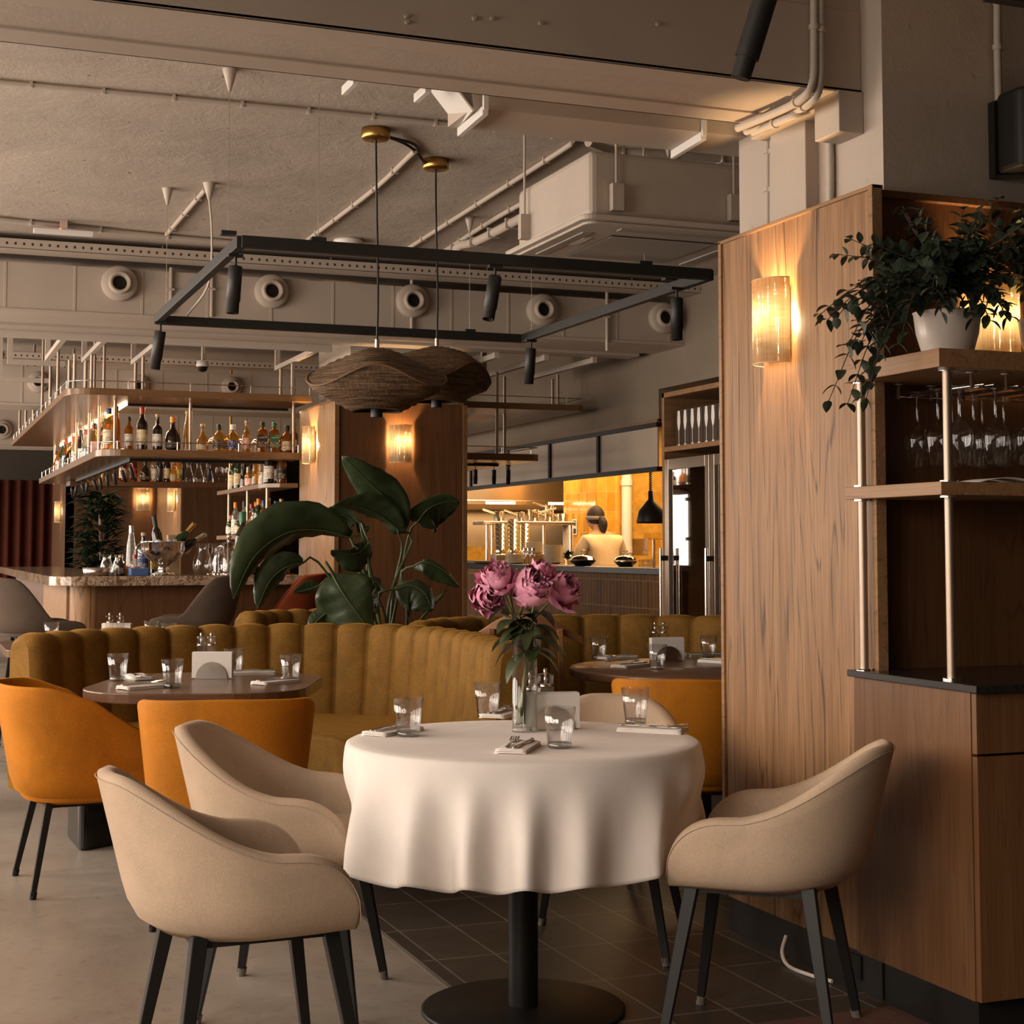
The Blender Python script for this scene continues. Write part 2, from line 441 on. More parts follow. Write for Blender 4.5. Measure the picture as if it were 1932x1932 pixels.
# ------------------------------------------------------------------ building shell
ZC = 3.22
XL, XR, YB, YF = -2.3, 9.0, -2.6, 29.0
TX, TY = 1.545, 6.3
f = MB(); f.prism([(XL, YB), (TX, YB), (TX, TY), (XR, TY), (XR, YF), (XL, YF)], -.12, 0)
struct(f, 'floor', M_floor)
f = MB(); f.box((TX, YB, -.12), (XR, TY, 0)); struct(f, 'floor_tiled', M_tile)
f = MB(); f.box((TX - .012, YB, -.02), (TX + .004, TY, .0015)); struct(f, 'trim_1', plain('floor_strip', (.16, .14, .115), .6))
f = MB(); f.box((XL, YB, ZC), (XR, YF, ZC + .2)); struct(f, 'ceiling', M_ceil)
# left wall, with its row of windows
f = MB(); y = YB
for yc, w in WINDOWS + [(YF + 1, 2)]:
    f.box((XL - .25, y, 0), (XL, min(yc - w/2, YF), ZC)); y = yc + w/2
for yc, w in WINDOWS:
    f.box((XL - .25, yc - w/2, 0), (XL, yc + w/2, .62)); f.box((XL - .25, yc - w/2, 2.94), (XL, yc + w/2, ZC))
struct(f, 'wall_left', M_plaster)
M_winfr = plain('window_frame_black', (.02, .019, .018), .4, 0)
for i, (yc, w) in enumerate(WINDOWS):
    f = MB()
    for a in (yc - w/2 + .03, yc + w/2 - .03) + ((yc,) if w > 1.6 else ()):
        f.box((XL - .22, a - .03, .62), (XL - .16, a + .03, 2.94))
    for z in (.65, 2.91): f.box((XL - .22, yc - w/2, z - .03), (XL - .16, yc + w/2, z + .03))
    struct(f, 'window_%d' % (i + 1), M_winfr)
f = MB(); f.box((XL, YB - .2, 0), (XR, YB, ZC)); struct(f, 'wall_back', plain('dark_wall_paint', (.07, .055, .042), .8))
f = MB(); f.box((XR, YB, 0), (XR + .2, YF, ZC)); struct(f, 'wall_right', plain('dark_wall_paint', (.07, .055, .042), .8))
f = MB(); f.box((XL, YF, 0), (XR, YF + .2, ZC)); struct(f, 'wall_far', plain('dark_wall_paint', (.07, .055, .042), .8))
# the near ceiling beam: two steel channels with rough concrete between them
ZB = 2.712
BY0, BY1 = 4.09, at(966, 186, 'Z', ZB).y
b1 = at(966, 119, 'Z', ZB).y; b2 = at(966, 163, 'Z', ZB).y
BXE = 2.75
f = MB(); f.box((XL, BY0 + .002, ZB + .008), (BXE, BY1 - .004, ZC)); struct(f, 'ceiling_beam', M_paint2)
f = MB(); f.box((XL, BY0, ZB), (BXE, b1, ZB + .012)); f.box((XL, BY0, ZB), (BXE, BY0 + .012, ZB + .26)); struct(f, 'trim_2', M_paint, bevel=.003)
f = MB(); f.box((XL, b2, ZB), (BXE, BY1, ZB + .012)); f.box((XL, BY1 - .012, ZB), (BXE, BY1, ZB + .26)); struct(f, 'trim_3', M_paint, bevel=.003)
for (x, y) in ((766, 31), (767, 42), (894, 35), (927, 35), (1019, 44), (1240, 46)):   # bolt heads on the beam's face
    p = at(x, y, 'Y', BY0)
    f = MB(); f.cyl((p.x, BY0 + .02, p.z), (p.x, BY0 - .008, p.z), .006, n=8); struct(f, 'ceiling_beam_bolt', M_pipe)
# concrete column with its slim pilaster and the beam's bearing plate
f = MB(); f.box((2.75, 3.98, 2.2), (4.6, 4.86, ZC)); struct(f, 'column', M_paint2)
f = MB(); f.box((2.70, 4.34, 2.2), (2.76, 4.56, ZB)); struct(f, 'column_pilaster', M_paint, bevel=.003)
f = MB(); f.box((2.66, 4.08, ZB - .13), (2.75, 4.22, ZB + .001)); f.box((2.66, 4.22, ZB - .025), (2.75, 4.62, ZB + .001)); struct(f, 'trim_4', M_paint, bevel=.003)
# ventilation ducts across the room; each nozzle is a thing of its own
def duct(name, Y, z0, z1, x0, x1, depth):
    f = MB(); f.box((x0, Y, z0), (x1, Y + depth, z1))
    f.box((x0, Y - .012, z0 - .02), (x1, Y + depth, z0))
    x = x0 + 1.17
    while x < x1:
        f.box((x, Y - .004, z0), (x + .018, Y, z1)); x += .42
    struct(f, name, M_paint, bevel=.002)
D1, D2, D3 = 10.2, 14.9, 19.2
def nozzle(p, s, label):
    t = thing('air_nozzle', label, 'air nozzle', p, 0, 'round air nozzles along the ceiling ducts')
    m = MB(); m.M = Matrix.Rotation(PI/2, 4, 'X')
    m.lathe([(.060*s, .03), (.098*s, .028), (.104*s, .012), (.100*s, -.03)], n=28); m.build('flange', M_paint, t)
    m = MB(); m.M = Matrix.Rotation(PI/2, 4, 'X')
    m.lathe([(.060*s, .03), (.068*s, .004), (.066*s, .03), (.064*s, .06), (.052*s, .066), (.042*s, .05), (.040*s, -.02)], n=28); m.build('nozzle_ring', M_paint, t)
    m = MB(); m.cyl((0, .02, 0), (0, -.018, 0), .041*s, n=20); m.build('opening', M_black, t)
    return t
duct('duct_1', D1, 2.796, 3.088, XL, 7.6, .50)
duct('duct_2', D2, 2.62, 2.96, XL, 5.2, .55)
duct('duct_3', D3, 2.5, 2.95, XL, 5.2, .5)
for i, (x, y) in enumerate(((225, 535), (512, 550), (778, 568), (1023, 585), (1252, 600))):
    p = at(x, y, 'Y', D1 - .03)
    nozzle((p.x, p.y, p.z), 1.10, '%s round greige air nozzle from the left on the near duct' % nth(i))
for i, (x, y) in enumerate(((72, 721), (262, 727), (437, 730))):
    p = at(x, y, 'Y', D2 - .03)
    nozzle((p.x, p.y, p.z), .93, '%s small round air nozzle from the left on the duct above the bar' % nth(i))
p = at(4, 811, 'Y', D3 - .03); nozzle((p.x, p.y, p.z), 1.1, 'round air nozzle on the far duct at the left end of the bar shelf')
# steel beams under the ceiling beyond the near duct
def xbeam(name, x, y, Y, h, d, x0=XL, x1=5.2):
    z = at(x, y, 'Y', Y).z
    f = MB(); f.box((x0, Y, z), (x1, Y + d, z + h)); return struct(f, name, M_paint, bevel=.003)
xbeam('ceiling_beam_1', 300, 628, 10.74, .4, .2)
# plaster wall over the kitchen opening
KX = 5.3
f = MB(); f.box((KX, 10.62, 2.26), (KX + .2, YF, ZC)); f.box((KX, 8.0, 2.50), (KX + .2, 10.62, ZC)); struct(f, 'wall_kitchen', M_plaster)
# ------------------------------------------------------------------ clad column and serving station on the right
cl = thing('column_cladding', 'pale oak veneered cladding round the concrete column, carrying the large sconce', 'wood cladding', (2.65, 3.887, 0))
f = MB(); f.box((.004, .022, .115), (.034, .925, 2.362)); f.build('side_panel', M_oak, cl)
f = MB(); f.box((-.004, .925, .115), (.034, .945, 2.37)); f.box((-.004, 0, 2.362), (.034, .945, 2.374)); f.box((-.006, 0, .115), (.030, .022, 2.374)); f.build('edge_trim', M_oaky, cl, bevel=.002)
f = MB(); f.box((.036, .075, .115), (1.95, .09, 2.362)); f.build('front_panel', M_oakd, cl)  # front of the same cladding, shade put in as darker oak
f = MB(); f.box((.030, .02, .115), (.046, .075, 2.374)); f.box((.046, .05, 2.352), (1.95, .09, 2.374)); f.build('corner_trim', M_oakd, cl, bevel=.002)
f = MB(); f.box((.012, .03, 0), (.9, .93, .115)); f.build('plinth', plain('black_tile_plinth', (.02, .018, .016), .35), cl)
f = MB(); f.box((.005, .13, .03), (.012, .19, .1)); so = f.build('power_socket', M_black, cl)
# base cabinet
CX0, CY0 = 2.61, 3.40
cb = thing('serving_cabinet', 'dark walnut serving cabinet under the black stone top', 'cabinet', (CX0, CY0, 0))
f = MB()
f.box((0, .024, .13), (.02, .56, .925)); f.box((.02, .02, .13), (1.8, .47, .15)); f.box((.02, .46, .13), (1.8, .48, .925)); f.box((.02, .02, .905), (1.8, .47, .925))
f.build('carcass', M_cabw, cb)
for i in range(3):
    x0 = .0 + i * .6; x1 = x0 + .597
    d = MB(); d.box((x0, 0, .765), (x1, .02, .922)); d.build('drawer', M_cabw, cb, bevel=.0015)
    d = MB(); d.box((x0, 0, .132), (x1, .02, .758)); d.build('door', M_cabw, cb, bevel=.0015)
f = MB(); f.box((.03, .05, 0), (1.8, .47, .13)); f.build('kick_plate', M_black, cb)
f = MB(); f.prism([(2.59, 3.372), (4.4, 3.372), (4.4, 3.94), (2.70, 3.94), (2.645, 3.88), (2.645, 3.969), (2.59, 3.969)], .925, .945)
tag(f.build('stone_countertop', M_granite, bevel=.002), 'polished black stone counter slab on the walnut serving cabinet', 'countertop')
# shelving on tubes
SH = thing('shelving_unit', 'two oak shelves on satin metal tubes above the black counter, white-potted plants on top', 'shelf', (2.59, 3.505, .945))
for nm, z0, z1 in (('lower_shelf', 1.443, 1.479), ('upper_shelf', 1.788, 1.839)):
    f = MB(); f.prism([(0, 0), (1.8, 0), (1.8, .44), (.055, .44), (.052, .378), (.052, .462), (0, .462)], z0 - .945, z1 - .945)
    f.build(nm, M_oaky, SH, bevel=.0015)
pa = at(1639, 1259, 'Z', .945); pb = at(1784, 1278, 'Z', .945)
POSTS = [(2.625, 3.93), (2.655, 3.56), (4.1, 3.56)]
for (x, y) in POSTS:
    px, py = x - 2.59, y - 3.505
    f = MB(); f.cyl((px, py, 0.002), (px, py, 1.443 - .945), .0125, n=20); f.cyl((px, py, 1.479 - .945), (px, py, 1.788 - .945), .0125, n=20)
    po = f.build('post', M_satin, SH)
    for z in (.0, 1.438 - .945, 1.479 - .945, 1.783 - .945):
        g = MB(); g.cyl((px, py, z), (px, py, z + .005), .026, n=20); g.build('flange', M_chrome, po)
# glass hanger: pairs of rails under the upper shelf
gh = thing('glass_hanger', 'chrome wire rack for stemware under the upper oak shelf', 'glass rack', (2.78, 3.7, 1.788))
ROWX = [2.80, 2.917, 3.034, 3.151]
for rx in ROWX:
    for s in (-1, 1):
        f = MB(); f.tube([(rx - 2.78 + s*.017, -.135, -.034), (rx - 2.78 + s*.017, .225, -.034)], .0032, 6); f.build('rail', M_chrome, gh)
    for yy in (-.13, .215):
        f = MB(); f.lathe([(0, -.045), (.0055, -.045), (.0055, -.005), (.016, -.004), (.016, 0), (0, 0)], (rx - 2.78 - .055, yy, -.001), 14); f.build('hanger_stud', M_satin, gh)
        f = MB(); f.bar((rx - 2.78 - .055, yy, -.040), (rx - 2.78 + .06, yy, -.040), .006, .003); f.build('cross_bar', M_chrome, gh)
gl0 = None
PROF = [(.034, .0), (.033, .003), (.008, .006), (.0045, .012), (.004, .075), (.0055, .088), (.012, .098), (.030, .112), (.040, .132), (.0405, .148), (.036, .185), (.030, .222)]
k = 0
for ri, rx in enumerate(ROWX):
    for yi in range(3 if ri < 3 else 2):
        y = 3.70 + .1 * yi - (0.01 if ri == 1 else 0)
        lab = 'hanging wine glass, %s from the front in the %s rail from the left' % (nth(yi), nth(ri))
        if gl0 is None:
            t = gl0 = thing('wine_glass', lab, 'wine glass', (rx, y, 1.762), 0, 'wine glasses hung upside down under the shelf')
            m = MB(); m.lathe([(r, -z) for r, z in PROF[5:]], n=28); m.build('bowl', M_glass, t)
            m = MB(); m.lathe([(r, -z) for r, z in PROF[2:6]], n=12); m.build('stem', M_tumbler, t)
            m = MB(); m.lathe([(.0005, -.0005), (.034, 0.0), (.033, -.003), (.008, -.006)], n=28); m.build('foot', M_tumbler, t)
        else:
            t = copy_thing(gl0, (rx, y, 1.762), None, lab)
        k += 1
# plates at the right edge of the counter
p0 = None
_pp = at(1982, 1236, 'Z', .945)
for i in range(24):
    loc = (_pp.x, _pp.y, .9455 + i * .0115)
    lab = 'small white plate, %s from the bottom of the stack on the black counter' % nth(i)
    if p0 is None:
        m = MB(); m.lathe([(.0, .0), (.045, .0), (.055, .006), (.088, .016), (.09, .0185), (.086, .0185), (.055, .010), (.0, .006)], n=32)
        p0 = m.build('side_plate', plain('cream_plate', (.62, .5, .4), .3), loc=loc)
        tag(p0, lab, 'plate', 'stack of small plates on the counter')
    else:
        c = p0.copy(); COL.objects.link(c); c.location = loc; c['label'] = lab
# folded menu on the lower shelf
f = MB(); f.grid([[(x, y, .004 + .012 * math.sin(PI * (x + .1) / .2)) for y in (-.06, .06)] for x in [-.1 + .02*i for i in range(11)]])
tag(f.build('paper_menu', M_paper, loc=(2.86, 3.62, 1.479), solid=.002), 'curled white paper sheet lying on the lower oak shelf', 'paper')
# ------------------------------------------------------------------ sconces
def shade_mat():
    m = bpy.data.materials.new('woven_straw_shade'); m.use_nodes = True
    nt = m.node_tree; nt.nodes.clear(); out = nt.nodes.new('ShaderNodeOutputMaterial')
    a = noise(nt, coords(nt, (150, 150, 5)), 1, 3, .7); b = noise(nt, coords(nt, (20, 20, 260)), 1, 2, .6)
    h = nt.nodes.new('ShaderNodeMath'); h.operation = 'MULTIPLY_ADD'; h.inputs[1].default_value = .35
    nt.links.new(b, h.inputs[0]); nt.links.new(a, h.inputs[2])
    col = ramp(nt, h.outputs[0], [(.42, (.42, .30, .15)), (.56, (.88, .76, .55)), (.80, (1, .95, .82))])
    tr = nt.nodes.new('ShaderNodeBsdfTranslucent'); df = nt.nodes.new('ShaderNodeBsdfDiffuse')
    tp = nt.nodes.new('ShaderNodeBsdfTransparent')
    nt.links.new(col, tr.inputs[0]); nt.links.new(col, df.inputs[0])
    m1 = nt.nodes.new('ShaderNodeMixShader'); m1.inputs[0].default_value = .15
    nt.links.new(tr.outputs[0], m1.inputs[1]); nt.links.new(df.outputs[0], m1.inputs[2])
    gap = ramp(nt, h.outputs[0], [(.83, (0, 0, 0)), (.9, (.5, .5, .5))])
    m2 = nt.nodes.new('ShaderNodeMixShader'); nt.links.new(gap, m2.inputs[0])
    nt.links.new(m1.outputs[0], m2.inputs[1]); nt.links.new(tp.outputs[0], m2.inputs[2])
    nt.links.new(m2.outputs[0], out.inputs[0]); return m
M_shade = shade_mat()
M_bulb = emit('warm_bulb', (1.0, .74, .42), 220)
def sconce(loc, rz, label, power=9.0, s=1.0):
    """half-round woven shade on a wall whose outward normal is local -Y"""
    t = thing('wall_sconce', label, 'wall lamp', loc, rz, 'woven straw wall sconces')
    w, h, d = .085*s, .137*s, .075*s
    m = MB(); m.grid([[(-w*math.cos(PI*i/20), -.012 - d*math.sin(PI*i/20), z) for z in (-h, h)] for i in range(21)])
    m.build('shade', M_shade, t, solid=.0015)
    m = MB()
    for z in (-h, h): m.tube([(-w*math.cos(PI*i/20), -.012 - d*math.sin(PI*i/20), z) for i in range(21)], .0022, 6)
    m.build('rim', plain('straw_rim', (.7, .5, .28), .7), t)
    m = MB(); m.box((-w*.7, -.012, -h*.7), (w*.7, 0, h*.7)); m.build('back_plate', M_brass, t)
    m = MB(); m.ell((0, -.035*s, 0.0), (.017, .017, .03), 12, 8); m.build('bulb', M_bulb, t)
    l = bpy.data.lights.new('sconce_light', 'POINT'); l.energy = power; l.color = (1.0, .62, .28); l.shadow_soft_size = .02
    o = bpy.data.objects.new('sconce_light', l); COL.objects.link(o); o.parent = t; o.location = (0, -.055*s, .03)
    return t
p = at(1471, 609, 'X', 2.654); sconce((2.654, p.y, p.z), -PI/2, 'large lit woven sconce on the pale oak cladding at right', 16)
p = at(1868, 612, 'Y', 3.962); sconce((p.x, 3.962, p.z), 0, 'lit woven sconce behind the shelf plants on the dark panel', 13)
# ------------------------------------------------------------------ upholstered shell seats
def shell_chair(name, label, cat, loc, rz, group, mat, P, legs=True):
    """bucket seat facing local +X.  P: a back depth, b half width, xc, xf plan; z0 underside; h(t) rim height; lean, flare; th wall"""
    t = thing(name, label, cat, loc, rz, group)
    NU = 64
    def plan(u):
        s = abs(u); sg = 1 if u >= 0 else -1
        tb = P['tb']
        if s <= tb:
            an = s / tb * PI / 2
            e = P.get('sq', 1.0)
            x = P['xc'] - P['a'] * math.copysign(abs(math.cos(an)) ** e, 1); y = P['b'] * abs(math.sin(an)) ** e
            nx, ny = -math.cos(an), math.sin(an)
        else:
            k = (s - tb) / (1 - tb)
            x = P['xc'] + k * (P['xf'] - P['xc']); y = P['b'] - P.get('toe', .0) * k * k
            nx, ny = 0, 1
        return x, y * sg, nx, ny * sg
    def h(u):
        s = abs(u); H = P['h'](s); ue = P['ue']
        if s > ue:
            k = (s - ue) / (1 - ue); H = P['z0'] + .05 + (H - P['z0'] - .05) * math.sqrt(max(0, 1 - k ** 2.3))
        return H
    zs = P['z0']; th = P['th']
    rows = []; rim = []
    for i in range(NU + 1):
        u = -1 + 2 * i / NU
        u = math.copysign(1 - (1 - abs(u)) ** 1.25, u)
        x, y, nx, ny = plan(u); H = h(u)
        back = max(0, -nx)
        def out(z):
            k = max(0, (z - zs) / .4)
            inset = P['inset'] * (1 - math.sqrt(max(0, 1 - max(0, 1 - (z - zs) / P['rise']) ** 2)))
            o = -inset
            return (x + nx * o - P['lean'] * back ** .7 * k, y + ny * (o + P['flare'] * k))
        sec = []
        for q in range(9):
            z = zs + (H - th * .45 - zs) * (q / 8) ** 1.15
            ox, oy = out(z); sec.append((ox, oy, z))
        ox, oy = out(H)
        for q in (40, 90, 140):
            dd = th * .5 * (1 - math.cos(R(q)))
            sec.append((ox - nx * dd, oy - ny * dd, H - th * .45 + th * .45 * math.sin(R(q))))
        rim.append((ox - nx * th * .02, oy - ny * th * .02, H - th * .30))
        for q in range(6):
            z = lerp(H - th * .45, max(min(P['zseat'] - .06, H - th), zs + .02), q / 5)
            ox, oy = out(z); w = th * (1 + .25 * q / 5)
            sec.append((ox - nx * w, oy - ny * w, z))
        rows.append(sec)
    m = MB(); m.grid(rows, cv=True)
    n = len(rows[0])
    m.add(rows[0], [tuple(range(n))], True); m.add(rows[-1], [tuple(reversed(range(n)))], True)
    # underside pan
    bot = [r[0] for r in rows]; c = (P['xc'], 0, zs - .006)
    ring = [(lerp(c[0], p[0], .75), lerp(c[1], p[1], .75), zs - .006) for p in bot]
    m.grid([bot, ring]); m.grid([ring, [c] * len(ring)])
    fr = P['xf'] - .005
    m.add([bot[0], bot[-1], (fr, bot[-1][1], P['zseat'] - .06), (fr, bot[0][1], P['zseat'] - .06)], [(0, 1, 2, 3)])
    m.build('shell', mat, t, weld=True)
    # seat cushion
    m = MB(); lay = []
    for z, k in ((P['zseat'] - .085, .96), (P['zseat'] - .07, 1.0), (P['zseat'] - .03, 1.0), (P['zseat'] - .008, .95), (P['zseat'], .84)):
        row = []
        for i in range(0, NU + 1):
            u = -1 + 2 * i / NU; x, y, nx, ny = plan(u)
            x -= nx * th * 1.02; y -= ny * th * 1.02
            x = min(x, P['xf'] + .005)
            row.append((lerp(P['xc'], x, k), y * k, z))
        for q in range(1, 8):
            yy = lerp(row[NU][1], row[0][1], q / 8); bul = .018 * (1 - (2 * q / 8 - 1) ** 2)
            row.append((row[NU][0] + bul * k, yy, z))
        lay.append(row)
    m.grid(lay, cv=True); m.add(lay[-1], [tuple(range(len(lay[-1])))], False); m.add(lay[0], [tuple(reversed(range(len(lay[0]))))])
    m.build('seat', mat, t)
    if P.get('seam'):
        m = MB(); m.tube(rim, .0011, 4); m.build('seam', P['seam'], t)
    if legs:
        lx, ly, fx, fy, zt = P['leg']
        m = MB(); m.box((-lx - .01, -ly - .01, zs - .016), (-lx + .012, ly + .01, zs + .004)); m.box((lx - .012, -ly - .01, zs - .016), (lx + .01, ly + .01, zs + .004))
        m.box((-lx, -ly - .008, zs - .014), (lx, -ly + .01, zs + .003)); m.box((-lx, ly - .01, zs - .014), (lx, ly + .008, zs + .003))
        m.build('under_frame', M_black, t)
        for sx in (-1, 1):
            for sy in (-1, 1):
                m = MB(); m.taper((sx*lx, sy*ly, zs + .012), (sx*fx, sy*fy, .012), P['lw'][0], P['lw'][1])
                lg = m.build('leg', M_black, t, bevel=.002)
                m = MB(); m.cyl((sx*fx, sy*fy, .0), (sx*lerp(fx, lx, .06), sy*lerp(fy, ly, .06), .026), P['lw'][1]*.62, P['lw'][1]*.68, 10)
                m.build('foot_cap', P['cap'], lg)
    return t
M_capc = plain('clear_foot_cap', (.15, .13, .11), .15, 0, .1, 60)
M_seam = plain('beige_stitching', (.48, .38, .29), .8, 0, .1, 400)
def h_beige(s):
    return .618 + .172 * (1 - smooth((s - .10) / .52)) - .012 * max(0, s - .62) / .38
BEIGE = dict(a=.245, b=.262, xc=-.02, xf=.205, tb=.56, toe=.02, z0=.42, h=h_beige, ue=.70, lean=.10, flare=.035, th=.052, inset=.055, rise=.10, zseat=.505,
             leg=(.15, .165, .22, .245, 0), lw=(.036, .022), cap=M_capc, seam=M_seam)
shell_chair('dining_chair', 'beige felt armchair front left, back turned to the concrete floor', 'chair', (.782, 3.757, 0), R(2), None, M_beige, BEIGE)
shell_chair('dining_chair', 'beige felt armchair behind the front left one, beside the orange chair', 'chair', (1.08, 4.525, 0), R(-26), None, M_beige, BEIGE)
shell_chair('dining_chair', 'beige felt armchair between the white table and the walnut cabinet', 'chair', (2.165, 3.742, 0), R(140), None, M_beige, BEIGE)
shell_chair('dining_chair', 'beige felt armchair behind the white table, only its curved back showing', 'chair', (2.167, 4.787, 0), R(-124), None, M_beige, BEIGE)
def h_orange(s): return .79 - .02 * s - .19 * smooth((s - .40) / .60)
ORANGE = dict(a=.235, b=.265, xc=-.03, xf=.26, tb=.60, toe=.01, z0=.335, h=h_orange, ue=.88, lean=.075, flare=.045, th=.020, inset=.055, rise=.085, zseat=.43,
              leg=(.16, .165, .225, .235, 0), lw=(.028, .020), cap=M_black, sq=.80)
og = 'orange velvet tub chairs'
shell_chair('tub_chair', 'orange velvet tub chair at the left edge, side on, by the rounded walnut table', 'chair', (.685, 6.40, 0), R(4), og, M_orange, ORANGE)
shell_chair('tub_chair', 'orange velvet tub chair with its back to us at the rounded walnut table', 'chair', (1.10, 5.66, 0), R(76), og, M_orange, ORANGE)
shell_chair('tub_chair', 'orange velvet tub chair half hidden behind the pale oak cladding', 'chair', (3.02, 5.80, 0), R(62), og, M_orange, ORANGE)
shell_chair('tub_chair', 'orange velvet tub chair cut by the left edge beyond the ochre sofa end', 'chair', (.16, 8.45, 0), R(0), og, M_orange, ORANGE)
# bar stools
def h_stool(s):
    if s < .40: return 1.125 - .02 * (s/.40)**2
    return .835 + .27 * (1 - smooth((s - .40) / .34))
STOOL = dict(a=.25, b=.25, xc=-.02, xf=.27, tb=.60, toe=.03, z0=.735, h=h_stool, ue=.82, lean=.10, flare=.03, th=.032, inset=.07, rise=.10, zseat=.82,
             leg=(.13, .13, .20, .20, 0), lw=(.026, .02), cap=M_black)
sg = 'upholstered bar stools at the counter'
for lab, p, rz, mt in (('taupe bar stool at the left edge, facing the slatted bar front', at(72, 1100, 'Y', 10.7), 6, M_taupe),
                       ('dark taupe bar stool before the middle of the bar, back to the right', at(362, 1100, 'Y', 11.0), 166, M_taupe),
                       ('rust red bar stool behind the big leaves by the bar', at(526, 1100, 'Y', 11.05), 168, M_rust)):
    t = shell_chair('bar_stool', lab, 'bar stool', (p.x, p.y, 0), R(rz), sg, mt, STOOL)
    m = MB(); m.tube([(.18, -.18, .3), (.18, .18, .3), (-.18, .18, .3), (-.18, -.18, .3)], .008, 8, closed=True); m.build('foot_rail', M_black, t)
# ------------------------------------------------------------------ round table with the white cloth
TC = Vector((1.662, 4.205)); TZ = .757
t = thing('round_table', 'round pedestal table standing on a black disc under the white cloth', 'table', (TC.x, TC.y, 0))
m = MB(); m.lathe([(0, TZ - .035), (.49, TZ - .035), (.495, TZ - .03), (.495, TZ - .008), (0, TZ - .008)], n=64); m.build('table_top', M_tabw, t)
m = MB(); m.cyl((0, 0, .01), (0, 0, TZ - .03), .042, n=28); m.build('column', M_black, t)
m = MB(); m.lathe([(0, .014), (.042, .014), (.28, .012), (.288, .008), (.288, 0), (0, 0)], n=64); m.build('base_plate', M_black, t)
m = MB(); rnd = random.Random(5)
NA, NR = 288, 40
folds = []; a = 0.0
while a < 2 * PI - .2:
    folds.append((a, rnd.uniform(.7, 1.25))); a += rnd.uniform(.27, .46)
nf = len(folds); sc = 2 * PI / a
folds = [(x * sc, w) for x, w in folds]
def fold(an):
    for i in range(nf):
        a0 = folds[i][0]; a1 = folds[(i+1) % nf][0] + (2*PI if i == nf-1 else 0)
        if a0 <= an < a1:
            k = (an - a0) / (a1 - a0); w = lerp(folds[i][1], folds[(i+1) % nf][1], smooth(k))
            return w * (.5 + .5 * math.cos(2 * PI * k)) ** 1.25 - .35
    return 0
RT_, DROP = .5, .325
rows = []
for j in range(NR + 1):
    row = []
    for i in range(NA):
        an = 2 * PI * i / NA
        if j <= 10:
            r = RT_ * (j / 10) ** .8 * .985; z = TZ
            if j == 10: z = TZ - .001
        else:
            k = (j - 10) / (NR - 10); s = k * DROP
            if s < .018:
                q = s / .018 * PI / 2; r = RT_ * .985 + .0115 * math.sin(q); z = TZ - .001 - .0115 * (1 - math.cos(q))
            else:
                k2 = (s - .018) / (DROP - .018)
                F = fold(an + .05 * k2 * math.sin(3 * an))
                r = RT_ * .985 + .0115 + .034 * k2 ** .8 + .062 * F * smooth(k2 * 1.15) + .006 * math.sin(7 * an + 2) * k2
                z = TZ - .0125 - (DROP - .018) * k2 * (1 + .03 * math.sin(2 * an + 1)) + .022 * F * k2
            if s > .018:      # the cloth is pushed in where the arms of a chair stand against it
                for cx_, cy__, ca in ((1.08, 4.525, -26.0), (2.165, 3.742, 140.0)):
                    ux, uy = math.cos(R(ca)), math.sin(R(ca))
                    x_, y_ = TC.x + r * math.cos(an) - cx_, TC.y + r * math.sin(an) - cy__
                    lx_, ly_ = x_ * ux + y_ * uy, -x_ * uy + y_ * ux
                    wgt = 1 - smooth((abs(ly_) - .27) / .12)
                    need = .214 - lx_
                    co = -(math.cos(an) * ux + math.sin(an) * uy)
                    if need > 0 and co > .3: r -= wgt * need / co * smooth((k2 - .12) * 1.9)
        row.append((r * math.cos(an), r * math.sin(an), z))
    rows.append(row)
m.grid([list(c) for c in zip(*rows)], cu=True)
cl_ = m.build('tablecloth', M_cloth, loc=(TC.x, TC.y, 0.0), solid=.0016)
tag(cl_, 'white floor-side draped linen cloth over the round front table', 'tablecloth')
# ------------------------------------------------------------------ things on the white table
M_tum = M_tumbler
TUMB = [(.0, .004), (.028, .004), (.030, .0), (.033, .004), (.038, .055), (.0445, .110), (.043, .110), (.0365, .055), (.0315, .016), (.0, .014)]
tum0 = None
def tumbler(loc, label, group):
    global tum0
    if tum0 is None:
        m = MB(); N = 84
        m.lathe(TUMB[2:], n=N, rib=lambda k, i: 1 - (.022 * (1 + math.cos(2*PI*k*14/84)) if 1 <= i <= 2 else 0))
        m.sm = [True] * len(m.sm)
        tum0 = m.build('tumbler', M_tum, loc=loc); o = tum0
        b = MB(); b.lathe([(0, .001), (.0297, .0005), (.0322, .006), (.0315, .015), (0, .0145)], n=32); b.build('thick_base', thin_glass('glass_base', (.75, .78, .78), .18), o)
    else:
        o = copy_thing(tum0, loc)
    tag(o, label, 'glass', group); return o
def cutlery(par_label, loc, rz, group, fork_first=True):
    """folded napkin with a fork and a knife resting on it: three things"""
    q = Matrix.Rotation(rz, 3, 'Z'); L = Vector(loc)
    n = napkin(L, rz, 'folded white napkin ' + par_label, group)
    fk = fork(L + q @ Vector((0, .020, .0135)), rz + .09, 'steel fork on the napkin ' + par_label)
    kn = knife(L + q @ Vector((0, -.014, .0135)), rz - .04, 'steel knife on the napkin ' + par_label)
_nk = {}
